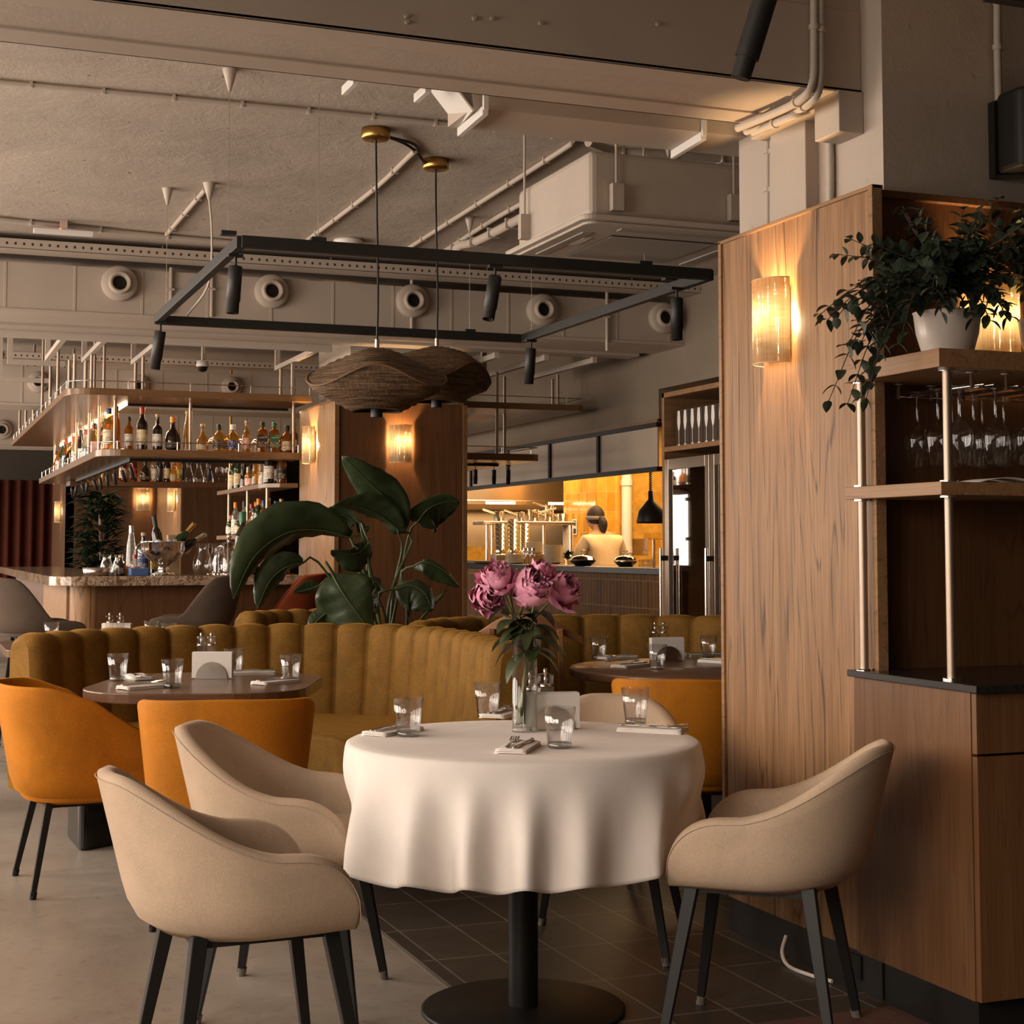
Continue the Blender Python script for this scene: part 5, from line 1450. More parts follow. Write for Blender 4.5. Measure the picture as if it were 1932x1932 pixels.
m = MB(); m.prism(rrect(.15, .1, .02), 0, .055); tag(m.build('napkin_box', plain('blue_box', (.05, .10, .24), .45), loc=x_, bevel=.004), 'low blue box at the front of the bar before the punch bowl', 'box')
p = at(320, 1000, 'Y', 12.3)
m = MB(); m.box((-.045, -.04, 0), (.045, .04, .30)); tag(m.build('carton', plain('pale_carton', (.48, .34, .2), .7), loc=(p.x, 12.12, BZ), bevel=.003), 'tall pale carton standing behind the punch bowl', 'box')
# glossy leafy plant behind the bar
p = at(188, 1060, 'Y', 17.2)
t = thing('dracaena_plant', 'bushy glossy dark green plant behind the left of the bar', 'plant', (p.x, 17.2, 0))
m = MB(); m.lathe([(0, 0), (.14, 0), (.18, .5), (.17, .5), (0, .46)], n=24); m.build('planter', plain('dark_planter', (.03, .027, .024), .5), t)
m = MB(); m.tube([(0, 0, .45), (.02, 0, 1.1), (0, .01, 1.75)], .02, 8); m.build('stem', M_chairw, t)
m = MB(); r5 = random.Random(2)
for k in range(420):
    z = r5.uniform(.95, 1.88); a = r5.uniform(0, 6.28); rr_ = .02 + .12 * r5.random()
    leaf_blade(m, (rr_*math.cos(a), rr_*math.sin(a), z), (math.cos(a), math.sin(a), r5.uniform(-.1, .9)), (0, 0, 1), r5.uniform(.17, .30), r5.uniform(.05, .075), r5.uniform(.3, 1.0), .3, 6)
o = m.build('leaves', leafmat('glossy_leaf', (.010, .022, .010), (.025, .045, .02), .22, 30), t); o['kind'] = 'stuff'
# walls and far sconces behind the bar
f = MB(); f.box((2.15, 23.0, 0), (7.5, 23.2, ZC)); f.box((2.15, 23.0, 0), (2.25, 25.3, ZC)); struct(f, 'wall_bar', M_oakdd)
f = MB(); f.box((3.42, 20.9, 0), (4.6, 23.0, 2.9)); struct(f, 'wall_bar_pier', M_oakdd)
f = MB(); f.box((3.405, 20.9, 0), (3.42, 23.0, 2.9)); struct(f, 'pier_lit_side', M_oak)  # lit side of the pier, its light put in as paler oak
p = at(270, 943, 'Y', 22.99); sconce((p.x, 22.99, p.z), 0, 'small far lit sconce on the dark wall behind the bar', 16, 1.15)
p = at(330, 943, 'X', 3.40); sconce((3.40, p.y, p.z), -PI/2, 'far sconce half hidden on the pier behind the bar', 12, 1.15)
p = at(115, 966, 'X', 2.148); sconce((2.148, p.y, p.z), -PI/2, 'farthest lit sconce beside the rust curtain', 12, 1.1)
m = MB(); m.grid([[(-1.2 + 2.6*i/160, .05*math.sin(i*.55), z) for z in (0, 2.42)] for i in range(161)])
tag(m.build('curtain', M_curt, loc=(1.35, 27.0, .0), solid=.01), 'rust red pleated curtain at the far left end of the bar', 'curtain')
# tubular radiator at the far left
t = thing('radiator', 'grey tubular radiator at the left edge behind the taupe stool', 'radiator', (.25, 11.2, 0))
for k in range(7):
    m = MB(); m.cyl((.07*k - .2, 0, .06), (.07*k - .2, 0, .82), .022, n=12); m.build('tube', plain('radiator_grey', (.09, .085, .08), .4), t)
m = MB(); m.cyl((-.24, 0, .10), (.26, 0, .10), .016, n=10); m.build('manifold', plain('radiator_grey', (.09, .085, .08), .4), t)
for x in (-.18, .2):
    m = MB(); m.box((x - .015, -.02, 0), (x + .015, .02, .09)); m.build('foot', M_black, t)
# ------------------------------------------------------------------ open kitchen
M_ytile = tiles('yellow_tile', (.58, .29, .035), (.74, .42, .075), (.62, .42, .17), .105, .21, 'XZ', .004, .14, 0.0, True, .35)
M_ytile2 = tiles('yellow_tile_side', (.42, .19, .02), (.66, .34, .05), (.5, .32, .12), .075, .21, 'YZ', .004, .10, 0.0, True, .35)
M_btile = tiles('ochre_counter_tile', (.07, .027, .004), (.125, .052, .008), (.26, .15, .055), .062, .21, 'YZ', .0028, .45, 0.0, True, .3, .12)
M_steelw = plain('kitchen_steel', (.62, .55, .47), .24, 1, .05, 5)
f = MB(); f.box((KX, 10.12, 0), (KX + .12, 17.0, 1.10)); struct(f, 'wall_kitchen_counter', M_btile)
kc = MB(); kc.box((KX - .04, 10.12, 1.10), (KX + .75, 17.0, 1.15)); tag(kc.build('kitchen_counter', M_granite, bevel=.004), 'dark kitchen pass counter along the tiled front', 'countertop')
# header of frosted panels in a black frame
hd = thing('frosted_header', 'row of frosted glass panels in a black frame over the kitchen pass', 'glass screen', (KX, 10.62, 1.88))
m = MB()
for z in (0.0, .335): m.box((-.02, 0, z), (.03, 6.4, z + .035))
m.build('frame', M_black, hd)
M_frost = newmat('frosted_glass')
_m, _nt, _b = M_frost; _b.inputs['Base Color'].default_value = (.60, .53, .46, 1); _b.inputs['Roughness'].default_value = .38; _b.inputs['Specular IOR Level'].default_value = .7; M_frost = _m
_nt.links.new(ramp(_nt, noise(_nt, coords(_nt), 2, 2), [(.3, (.36, .29, .22)), (.7, (.43, .35, .27))]), _b.inputs['Base Color'])
ys = [10.62]
for x in (1243, 1131, 1039, 960, 890): ys.append(at(x, 880, 'X', KX).y)
ys = sorted(set(round(y, 3) for y in ys)) + [16.9]
for a, b in zip(ys, ys[1:]):
    if b - a < .1: continue
    m = MB(); m.box((.0, a - 10.62 + .02, .035), (.012, b - 10.62 - .02, .335)); m.build('panel', M_frost, hd)
    m = MB(); m.box((-.02, b - 10.62 - .02, .035), (.03, b - 10.62 + .02, .335)); m.build('mullion', M_black, hd)
f = MB(); f.box((KX - .015, 10.62, 2.25), (KX + .02, 17, 2.275)); struct(f, 'trim_5', M_shelfw)
# tiled pier and back walls
f = MB(); f.box((6.72, 14.90, 0), (9.0, 15.0, 2.7)); struct(f, 'wall_kitchen_pier', M_ytile)
f = MB(); f.box((6.70, 14.90, 0), (6.72, 15.75, 2.7)); f.box((6.72, 15.0, 0), (9, 15.75, 2.7)); struct(f, 'wall_kitchen_side', M_ytile2)
f = MB(); f.box((5.4, 19.0, 0), (9.0, 19.1, 1.32)); struct(f, 'wall_kitchen_back', M_ytile)
f = MB(); f.box((5.4, 19.0, 1.32), (9.0, 19.1, 2.7)); struct(f, 'wall_kitchen_steel', M_steelw)
f = MB(); f.box((KX + .02, 10.0, 2.62), (9.0, 19.0, 2.7)); struct(f, 'ceiling_kitchen', M_paint)
f = MB(); f.box((6.1, 9.9, 0), (9, 10.0, 2.7)); struct(f, 'wall_kitchen_near', M_ytile)
KW = (1.0, .62, .28)
area_light('kitchen_light', (6.6, 13.2, 2.58), (0, 0, 0), 1.2, 3.0, 95, KW)
area_light('kitchen_light', (6.2, 15.6, 2.55), (0, 0, 0), 1.0, 1.0, 45, KW)
area_light('kitchen_light', (7.1, 17.3, 1.76), (0, 0, 0), 2.8, 1.8, 50, KW)
# extraction hood
t = thing('extraction_hood', 'long stainless extraction hood at the back of the kitchen', 'hood', (5.6, 16.3, 1.78))
m = MB(); m.box((0, 0, 0), (3.3, 2.2, .05)); m.box((0.04, .04, .05), (3.26, 2.16, .30)); m.build('canopy', M_steelw, t, bevel=.004)
m = MB(); m.box((.3, .2, .3), (3.0, 2.0, .84)); m.build('duct_box', M_steelw, t)
for k in range(4):
    m = MB(); m.box((.4 + .75*k, -.006, .008), (.75 + .75*k, .0, .035)); m.build('lamp', emit('hood_lamp', (1, .8, .5), 8), t)
# steel over-shelf with pans
t = thing('kitchen_shelf', 'steel pass shelf carrying saucepans over the stacked crockery', 'shelf', (5.5, 15.0, 0))
m = MB(); m.box((0, 0, 1.54), (1.02, .34, 1.575)); m.build('board', M_steelw, t, bevel=.006)
for x in (.05, .2, .78, .98):
    m = MB(); m.cyl((x, .04 + .25 * (x in (.2, .78)), 1.151), (x, .04 + .25 * (x in (.2, .78)), 1.54), .016, n=10); m.build('leg', M_steelw, t)
def pan(x, r, h, label, hand, dz=0):
    p = at(x, 985, 'Y', 15.15)
    t = thing('saucepan', label, 'saucepan', (p.x, 15.15, 1.576 + dz), 0, 'saucepans on the steel pass shelf')
    m = MB(); m.lathe([(0, 0), (r*.95, 0), (r, .01), (r, h), (r*1.05, h + .003), (r*.97, h), (r*.95, .01), (0, .008)], n=24); m.build('pot', M_chrome, t)
    m = MB(); m.tube([(hand*r, -.02, h*.8), (hand*(r + .16), -.08, h*.9 + .03)], .009, 8); m.build('handle', M_chrome, t)
pan(942, .055, .10, 'leftmost small saucepan on the steel pass shelf', -1); pan(981, .050, .095, 'second small saucepan on the steel pass shelf', -1); pan(1006, .065, .12, 'tall saucepan in the middle of the steel pass shelf', 1)
pan(1035, .055, .09, 'saucepan carrying another at the right of the pass shelf', -1); pan(1036, .05, .075, 'saucepan stacked on top of another on the pass shelf', -1, .096); pan(1060, .065, .08, 'low saucepan at the right end of the pass shelf', -1)
# cups and plates
M_crock = plain('ivory_crockery', (.66, .56, .44), .25, 0, .02, 20); M_cup = plain('shiny_beaker', (.70, .60, .46), .15, .9, .02, 20)
cu0 = None
for ci, (x, n) in enumerate(((944, 6), (967, 7), (989, 6))):
    p = at(x, 1040, 'Y', 14.6)
    for k in range(n):
        lab = 'steel beaker, %s up in the %s stack of beakers in the kitchen' % (nth(k), nth(ci)); loc = (p.x, 14.6, 1.15 + .044 * k + .09)
        if cu0 is None:
            m = MB(); m.lathe([(0, 0), (.045, 0), (.048, .01), (.052, .085), (.050, .085), (.045, .012), (0, .008)], n=24); cu0 = m.build('beaker', M_cup, loc=loc); o = cu0
        else: o = cu0.copy(); COL.objects.link(o); o.location = loc
        tag(o, lab, 'beaker', 'stacked beakers on the kitchen pass')
p = at(966, 1045, 'Y', 14.6)
m = MB(); m.box((-.2, -.08, 0), (.2, .08, .088)); tag(m.build('steel_plinth_box', M_steelw, loc=(p.x, 14.6, 1.151), bevel=.004), 'low steel box under the beaker stacks', 'box')
kp0 = None
for si, (x, Y, n, z) in enumerate(((1007, 14.2, 9, 1.245), (1043, 13.9, 14, 1.151), (972, 14.05, 7, 1.151))):
    p = at(x, 1050, 'Y', Y)
    for k in range(n):
        lab = 'ivory plate, %s from the bottom of the %s' % (nth(k), ('stack on the wooden crate', 'tallest stack', 'short left stack')[si]); loc = (p.x, Y, z + .0125 * k)
        if kp0 is None:
            m = MB(); m.lathe([(0, 0), (.065, 0), (.075, .006), (.098, .013), (.10, .016), (.096, .016), (.07, .009), (0, .006)], n=28); kp0 = m.build('plate', M_crock, loc=loc); o = kp0
        else: o = kp0.copy(); COL.objects.link(o); o.location = loc
        tag(o, lab, 'plate', 'stacked plates on the kitchen pass')
p = at(1008, 1050, 'Y', 14.2)
m = MB(); m.box((-.11, -.11, 0), (.11, .11, .093)); tag(m.build('crate', M_oakx, loc=(p.x, 14.2, 1.1505), bevel=.003), 'small pale wooden crate under a stack of ivory plates', 'crate')
for i, (x, c) in enumerate(((990, (.45, .22, .06)), (998, (.5, .28, .09)), (1006, (.40, .20, .06)))):
    p = at(x, 1062, 'X', 5.40)
    t = thing('spice_jar', '%s of three spice jars with grey lids on the kitchen counter' % ('left', 'middle', 'right')[i], 'jar', (5.40, p.y, 1.151), 0, 'spice jars on the kitchen counter')
    m = MB(); m.lathe([(0, 0), (.018, 0), (.018, .12), (.014, .13)], n=16); m.build('glass', M_tumbler, t)
    m = MB(); m.cyl((0, 0, .004), (0, 0, .05), .016, n=14); m.build('spice', plain('spice_%d' % i, c, .9), t)
    m = MB(); m.cyl((0, 0, .125), (0, 0, .15), .018, n=14); m.build('lid', M_steel, t)
def dish(x, Y, r, label, kind):
    p = at(x, 1065, 'Y', Y); t = thing('serving_dish', label, 'dish', (p.x, Y, 1.151), 0, 'dishes standing on the kitchen counter')
    m = MB(); m.lathe([(0, 0), (r*.6, 0), (r*.95, .035), (r, .05), (r*.96, .05), (r*.6, .012), (0, .01)], n=24); m.build('pan', M_steel if kind else M_black, t)
    m = MB(); m.lathe([(r*.95, .052), (r*.8, .075), (r*.3, .09), (0, .092)], n=24); m.build('lid', M_chrome, t)
    m = MB(); m.tube([Vector((.022*math.cos(a), 0, .112 + .022*math.sin(a))) for a in [2*PI*k/12 for k in range(12)]], .004, 6, closed=True); m.build('ring', M_chrome, t)
dish(1100, 12.2, .11, 'dark lidded dish left of the cook on the kitchen counter', 0); dish(1180, 11.5, .095, 'steel lidded dish right of the cook on the kitchen counter', 1)
for i, x in enumerate((1210, 1220, 1230)):
    p = at(x, 1066, 'Y', 11.2); m = MB(); m.lathe([(0, 0), (.02, 0), (.022, .06), (.02, .06), (.018, .006), (0, .006)], n=16)
    tag(m.build('small_glass', M_tumbler, loc=(p.x, 11.2, 1.151)), 'small glass, %s from the left beside the steel lidded dish' % nth(i), 'glass', 'small glasses at the end of the kitchen counter')
p = at(1072, 1060, 'Y', 12.9)
t = thing('cutlery_jar', 'glass jar of dark herbs beside the plates on the kitchen counter', 'jar', (p.x, 12.9, 1.151))
m = MB(); m.lathe([(0, 0), (.035, 0), (.042, .09), (.04, .09), (.033, .006), (0, .005)], n=20); m.build('jar', M_tumbler, t)
m = MB(); r6 = random.Random(4)
for k in range(60): leaf_blade(m, (r6.uniform(-.03, .03), r6.uniform(-.03, .03), r6.uniform(.04, .1)), (r6.uniform(-1, 1), r6.uniform(-1, 1), 1), (0, 0, 1), .05, .02, .5, .2, 4)
o = m.build('herbs', M_leafsm, t); o['kind'] = 'stuff'
p = at(920, 1066, 'Y', 14.4)
m = MB(); m.box((-.18, -.12, 0), (.18, .12, .03)); tag(m.build('chopping_board', plain('dark_board', (.05, .035, .025), .5), loc=(p.x, 14.4, 1.151), bevel=.008), 'dark board lying at the left of the kitchen counter', 'board')
# notice sheets, tissue holder
p = at(1082, 995, 'X', 6.694)
t = thing('wall_notice', 'pair of small black and white cards on the yellow tiles', 'sign', (6.694, p.y, p.z - .08))
for z in (0, .085):
    m = MB(); m.box((-.003, -.09, z), (0, .03, z + .08)); c_ = m.build('card', M_paper, t)
    m = MB(); m.box((-.0045, -.075, z + .012), (-.003, .015, z + .068)); m.build('print', M_black, c_)
p = at(1071, 1010, 'Y', 15.36)
t = thing('paper_towel_holder', 'white folded cloth hanging from the right end of the pass shelf', 'cloth', (6.50, 15.2, 1.2))
m = MB(); m.grid([[(-.04 + .02*i, .01*math.sin(i*1.4), z) for z in (0, .12, .24, .345)] for i in range(7)]); m.build('cloth', M_paper, t, solid=.006)
# white waste pipe
m = MB(); m.cyl((7.02, 14.82, 0), (7.02, 14.82, 2.62), .055, n=20)
for z in (1.25, 1.95): m.cyl((7.02, 14.82, z), (7.02, 14.82, z + .06), .064, n=20)
tag(m.build('drain_pipe', M_white), 'white vertical pipe on the yellow tiles behind the cook', 'pipe')
# heat lamps on coiled cables
def heat_lamp(x, Y, X, label, ztop):
    p = at(x, 985, 'X', X)
    t = thing('heat_lamp', label, 'lamp', (X, p.y, 1.5), 0, 'black heat lamps over the kitchen pass')
    m = MB(); m.lathe([(.0, ztop - 1.5), (.055, ztop - 1.5), (.055, ztop - 1.53), (.035, ztop - 1.62), (.012, ztop - 1.65)], n=24); m.build('canopy', M_black, t)
    m = MB(); m.cyl((0, 0, ztop - 1.5), (0, 0, 1.12), .012, n=10); m.build('ceiling_rod', M_black, t)
    m = MB(); m.tube([Vector((.012*math.cos(k*.9), .012*math.sin(k*.9), lerp(.26, ztop - 1.66, k/150))) for k in range(151)], .004, 6); m.build('coiled_cable', M_black, t)
    m = MB(); m.lathe([(.0, .26), (.02, .26), (.022, .19), (.035, .18), (.10, .10), (.115, .02), (.115, 0), (.11, 0), (.108, .02), (.09, .10), (0, .16)], n=32); m.build('shade', M_black, t)
heat_lamp(1228, 0, 5.62, 'black domed heat lamp on a coiled cable beside the wine cabinet', 2.24)
# glass guard under the heat lamp
p = at(1228, 1000, 'X', 5.62)
t = thing('glass_guard', 'clear box-shaped food guard under the black heat lamp', 'food guard', (5.62, p.y, 1.151))
m = MB(); m.box((-.10, -.14, .22), (.10, .14, .225)); m.box((-.10, -.14, .09), (-.095, .14, .22)); m.build('pane', thin_glass('guard_glass', (.85, .82, .78), .12), t)
for sy in (-.13, .13):
    m = MB(); m.box((.08, sy - .008, 0), (.1, sy + .008, .22)); m.build('support', M_steelw, t)
# cook, seen from behind
def skin_body(name, V, E, rad, mat, par, sub=2, root=0):
    me = bpy.data.meshes.new(name); me.from_pydata(V, E, []); me.update()
    o = bpy.data.objects.new(name, me); COL.objects.link(o); o.parent = par
    me.materials.append(mat)
    s = o.modifiers.new('skin', 'SKIN'); s.use_smooth_shade = True
    for i, v in enumerate(me.skin_vertices[0].data):
        r = rad[i]; v.radius = r if isinstance(r, tuple) else (r, r); v.use_root = (i == root)
    ss = o.modifiers.new('sub', 'SUBSURF'); ss.levels = sub; ss.render_levels = sub
    return o
cp = at(1142, 1000, 'Y', 14.05)
ck = thing('person', 'cook in a pale shirt and grey headband, back turned, bending over the work', 'person', (cp.x, 14.05, 0), 0)
M_skin = plain('skin', (.45, .25, .15), .5, 0, .04, 20); M_shirt = fabric('pale_shirt', (.60, .46, .30), (.68, .53, .36), 300, .9, .1, 4, .1); M_trous = plain('dark_trousers', (.03, .026, .024), .8)
M_hair = plain('dark_hair', (.016, .007, .004), .7, 0, .2, 60)
V = [(0, 0, .92), (0, .02, 1.08), (-.005, .05, 1.25), (-.01, .09, 1.38), (-.015, .115, 1.46), (-.02, .14, 1.52), (-.025, .165, 1.58),   # spine to head
     (-.17, .07, 1.365), (-.25, .13, 1.20), (-.24, .33, 1.10), (-.22, .41, 1.09),                                                 # left arm
     (.16, .07, 1.365), (.25, .12, 1.19), (.25, .32, 1.09), (.22, .40, 1.08),                                                    # right arm
     (-.09, 0, .86), (-.10, -.01, .48), (-.10, .02, .08), (-.10, -.10 + .2, .03), (.09, 0, .86), (.10, -.01, .48), (.10, .02, .08), (.10, .10, .03)]
E_ = [(0,1),(1,2),(2,3),(3,4),(4,5),(5,6),(3,7),(7,8),(8,9),(9,10),(3,11),(11,12),(12,13),(13,14),(0,15),(15,16),(16,17),(17,18),(0,19),(19,20),(20,21),(21,22)]
rad = [(.16,.11),(.15,.10),(.165,.11),(.15,.09),.05,.05,.07,.065,.05,.04,.038,.065,.05,.04,.038,.085,.065,.045,.035,.085,.065,.045,.035]
skin_body('body', V, E_, rad, M_skin, ck)
# shirt: a slightly larger skin over trunk and upper arms; trousers likewise
skin_body('shirt', V[:4] + [V[7], V[8], (-.245, .21, 1.155), V[11], V[12], (.25, .21, 1.145), (-.014, .10, 1.42)], [(0,1),(1,2),(2,3),(3,4),(4,5),(5,6),(3,7),(7,8),(8,9),(3,10)],
          [(.185,.125),(.18,.12),(.19,.125),(.17,.11),.082,.066,.056,.082,.066,.056,.06], M_shirt, ck)
skin_body('trousers', [V[0], V[15], V[16], V[17], V[19], V[20], V[21]], [(0,1),(1,2),(2,3),(0,4),(4,5),(5,6)], [(.17,.12),.10,.08,.065,.10,.08,.065], M_trous, ck)
hc = Vector((-.03, .18, 1.595))
m = MB(); m.ell(hc, (.078, .098, .112), 18, 12); m.ell(hc + Vector((-.075, .01, -.015)), (.012, .02, .03), 8, 6); m.ell(hc + Vector((.075, .01, -.015)), (.012, .02, .03), 8, 6); m.ell(hc + Vector((-.01, .10, -.02)), (.014, .02, .02), 8, 6)
m.build('head', M_skin, ck)
m = MB(); m.ell(hc + Vector((0, -.018, .022)), (.088, .098, .108), 18, 12); m.ell(hc + Vector((.015, -.10, .0)), (.03, .03, .03), 10, 8)
m.tube(spline([hc + Vector((.015, -.11, .0)), hc + Vector((.03, -.14, -.06)), hc + Vector((.035, -.12, -.17))], 8), [.03, .04, .042, .04, .036, .03, .02, .008], 10); m.build('hair', M_hair, ck)
m = MB(); m.lathe([(.094, -.018), (.0955, .0), (.094, .018)], n=28); m.M = None
for i, v in enumerate(m.v): m.v[i] = (hc.x + v[0]*.97, hc.y - .012 + v[1]*1.08, hc.z + .005 + v[2] + .10*(v[1])*.3)
m.build('headband', plain('grey_headband', (.22, .19, .17), .8), ck, solid=.004)
for sx in (-1, 1):     # hands with five fingers, on the worktop
    hx = -.22 if sx < 0 else .22
    VV = [(hx, .41, 1.085), (hx, .46, 1.075)]; EE = [(0, 1)]; RR = [(.032, .018), (.034, .016)]
    for q in range(4):
        b0 = len(VV); xo = hx + (-.027 + .018*q)
        VV += [(xo, .485, 1.072), (xo, .515, 1.06), (xo, .53 - .006*abs(q-1.5), 1.04)]; EE += [(1, b0), (b0, b0+1), (b0+1, b0+2)]; RR += [.009, .0085, .0075]
    b0 = len(VV); VV += [(hx - sx*.035, .44, 1.07), (hx - sx*.045, .475, 1.055)]; EE += [(0, b0), (b0, b0+1)]; RR += [.011, .009]
    skin_body('hand', VV, EE, RR, M_skin, ck, 1)
wt = MB(); wt.box((5.75, 14.32, .0), (6.68, 14.88, 1.03)); tag(wt.build('work_table', M_steelw, bevel=.004), 'steel worktop in front of the cook', 'worktop')
# ------------------------------------------------------------------ wine cabinet
WX, WY0, WY1 = 5.06, 8.05, 10.09
wc = thing('wine_cabinet', 'tall oak-framed wine cabinet with two steel-framed glass doors', 'wine cabinet', (WX, WY0, 0))
LY = WY1 - WY0
m = MB(); m.box((0, LY - .035, 0), (.66, LY, 2.41)); m.box((0, 0, 0), (.66, .035, 2.41)); m.box((0, 0, 2.375), (.66, LY, 2.41)); m.box((0, .035, 1.985), (.66, LY - .035, 2.02)); m.box((.64, 0, 0), (.66, LY, 2.41)); m.box((.02, .035, 0), (.64, LY - .035, .09))
m.build('carcass', M_oakx, wc, bevel=.002)
m = MB(); m.box((.60, .035, .09), (.64, LY - .035, 1.985)); m.build('inner_back', plain('dark_interior', (.012, .010, .009), .6), wc)
M_fr = plain('fridge_steel', (.56, .46, .37), .3, 1, .03, 4)
yd = at(1341, 862, 'X', WX).y - WY0
for k, (a, b) in enumerate(((yd + .006, LY - .06), (yd - .66, yd - .006))):
    fm = MB(); z0, z1 = .10, 1.93
    fm.box((-.012, a, z0), (.03, a + .06, z1)); fm.box((-.012, b - .06, z0), (.03, b, z1)); fm.box((-.012, a + .06, z1 - .075), (.03, b - .06, z1)); fm.box((-.012, a + .06, z0), (.03, b - .06, z0 + .075))
    d = fm.build('door', M_fr, wc, bevel=.002)
    m = MB(); m.box((.006, a + .06, z0 + .075), (.016, b - .06, z1 - .075)); m.build('pane', M_pane, d)
    hy = b - .03 if k == 0 else b - .03
    m = MB(); m.cyl((-.06, hy, .45), (-.06, hy, 1.30), .013, n=14)
    h_ = m.build('handle', M_steel, d)
    for z in (.52, 1.23):
        m = MB(); m.box((-.066, hy - .014, z - .018), (-.012, hy + .014, z + .018)); m.build('handle_bracket', M_black, h_)
for z in (.30, .48, .66, .84, 1.02, 1.2):
    m = MB(); m.box((.05, .05, z), (.58, LY - .05, z + .022)); m.build('wine_rack', M_shelfw, wc)
# wine bottles lying on the racks behind the first door
wb0 = None; i = 0
for z in (.322, .502, .682, .862, 1.042):
    for k in range(4):
        y = WY0 + yd + .14 + .12 * k
        lab = 'wine bottle lying %s from the door split on the %s rack up' % (nth(k), nth([.322, .502, .682, .862, 1.042].index(z)))
        loc = (WX + .10, y, z + .040)
        if wb0 is None:
            t = wb0 = thing('wine_bottle', lab, 'wine bottle', loc, 0, 'wine bottles lying in the wine cabinet'); t.rotation_euler = (0, PI/2, 0)
            m = MB(); m.lathe(SHAPES['wine'], n=18); m.M = None; m.build('glass', GL_['dark'], t)
            m = MB(); m.lathe([(.0378, .06), (.0378, .15)], n=18); m.build('label', LAB['white'], t)
            m = MB(); m.lathe([(.0175, .25), (.0175, .30), (0, .305)], n=12); m.build('foil', CAPM['red'], t)
        else:
            t = copy_thing(wb0, loc, None, lab); t.rotation_euler = (0, PI/2, 0)
# boxed champagne flutes in the top niche
M_box = plain('gift_box_brown', (.05, .030, .018), .45, 0, .1, 6)
fb0 = None
for i in range(5):
    y = WY1 - .06 - .10 - .205 * i
    lab = 'dark gift box printed with two white flutes, %s from the left in the niche' % nth(i); loc = (WX + .17, y, 2.021)
    if fb0 is None:
        t = fb0 = thing('glass_box', lab, 'gift box', loc, 0, 'boxed flutes in the top niche of the wine cabinet')
        m = MB(); m.box((-.09, -.098, 0), (.09, .098, .262)); m.build('carton', M_box, t, bevel=.002)
        for s in (-.048, .048):
            pr = [(.018, .0), (.018, .008), (.003, .014), (.003, .105), (.014, .125), (.024, .165), (.023, .19), (.016, .25)]
            pts = [(-.0915, s + r, z + .006) for r, z in pr] + [(-.0915, s - r, z + .006) for r, z in reversed(pr)]
            m = MB(); n = len(pts); back = [(-.0898, y_, z_) for _, y_, z_ in pts]
            for q in range(len(pr) - 1):
                a_, b_, c_, d_ = q, q + 1, n - 2 - q, n - 1 - q
                m.add([pts[a_], pts[b_], pts[c_], pts[d_]], [(0, 1, 2, 3)])
            m.build('printed_flute', M_paper, t)
    else: t = copy_thing(fb0, loc, None, lab)
# ------------------------------------------------------------------ under the ceiling
# suspended square track with spotlights
TZ_ = 2.50
tA, tB, tC, tD = (1.235, 6.19), (3.35, 6.19), (3.36, 8.5), (1.245, 8.5)
tr = thing('lighting_track', 'square black lighting track hung on thin wires from the ceiling', 'track light', (tA[0], tA[1], TZ_))
def tl(p, z=0): return (p[0] - tA[0], p[1] - tA[1], z)
for a, b in ((tA, tB), (tB, tC), (tC, tD), (tD, tA)):
    m = MB(); m.bar(tl(a, .024), tl(b, .024), .036, .048); bar_ = m.build('track_bar', M_blackm, tr, bevel=.002)
for (x, y, sx, sy) in ((430, 477, None, 6.19), (600, 477, None, 6.19), (1216, 525, None, 6.19), (1263, 537, None, 6.5), (313, 590, None, 8.2), (886, 640, None, 8.5), (1003, 645, None, 8.5)):
    p = at(x, y, 'Y', sy) if sy != 8.2 else at(x, y, 'Z', TZ_ + .05)
    m = MB(); m.tube([tl((p.x, p.y), .05), tl((p.x, p.y), ZC - TZ_ - .06)], .0016, 5); m.build('wire', M_steel, tr)
    m = MB(); m.box((p.x - tA[0] - .03, p.y - tA[1] - .02, .045), (p.x - tA[0] + .03, p.y - tA[1] + .02, .062)); m.build('clip', M_blackm, tr)
    if x == 600: continue
    m = MB(); m.lathe([(.0, -.09), (.006, -.09), (.03, -.002), (.03, 0), (0, 0)], (p.x - tA[0], p.y - tA[1], ZC - TZ_), 16); m.build('ceiling_cone', M_pipe, tr)
p = at(395, 345, 'Z', ZC)
m = MB(); m.lathe([(.0, -.09), (.008, -.09), (.034, -.002), (.034, 0), (0, 0)], (p.x - tA[0], p.y - tA[1], ZC - TZ_), 16); m.build('ceiling_cone', M_pipe, tr)
m = MB(); q = at(403, 600, 'Y', p.y); m.tube(spline([tl((p.x, p.y), ZC - TZ_ - .08), tl((p.x + .02, p.y + .02), .45), tl((p.x + .02, p.y + .1), .2), tl((1.40, 8.48), .05)], 16), .006, 7); m.build('feed_cable', M_pipe, tr)
gs = 'black spotlights on the square ceiling track'
for x, y0, pos, tilt, lab in ((452, 0, (1.243, 6.34), (0, .06), 'black spotlight at the near left corner of the square track'),
                              (928, 0, (2.32, 6.19), (-.15, .22), 'black spotlight tilted in the middle of the near track bar'),
                              (1302, 0, (3.30, 6.42), (0, .0), 'black spotlight at the near right corner of the square track'),
                              (312, 0, (1.25, 8.40), (.1, .12), 'black spotlight at the far left corner of the square track'),
                              (1017, 0, (3.355, 8.36), (.05, .05), 'black spotlight at the far right corner of the square track')):
    track_spot('x', (pos[0], pos[1], TZ_), lab, 1.0 if pos[1] < 7 else 1.05, tilt, None, gs, .05)
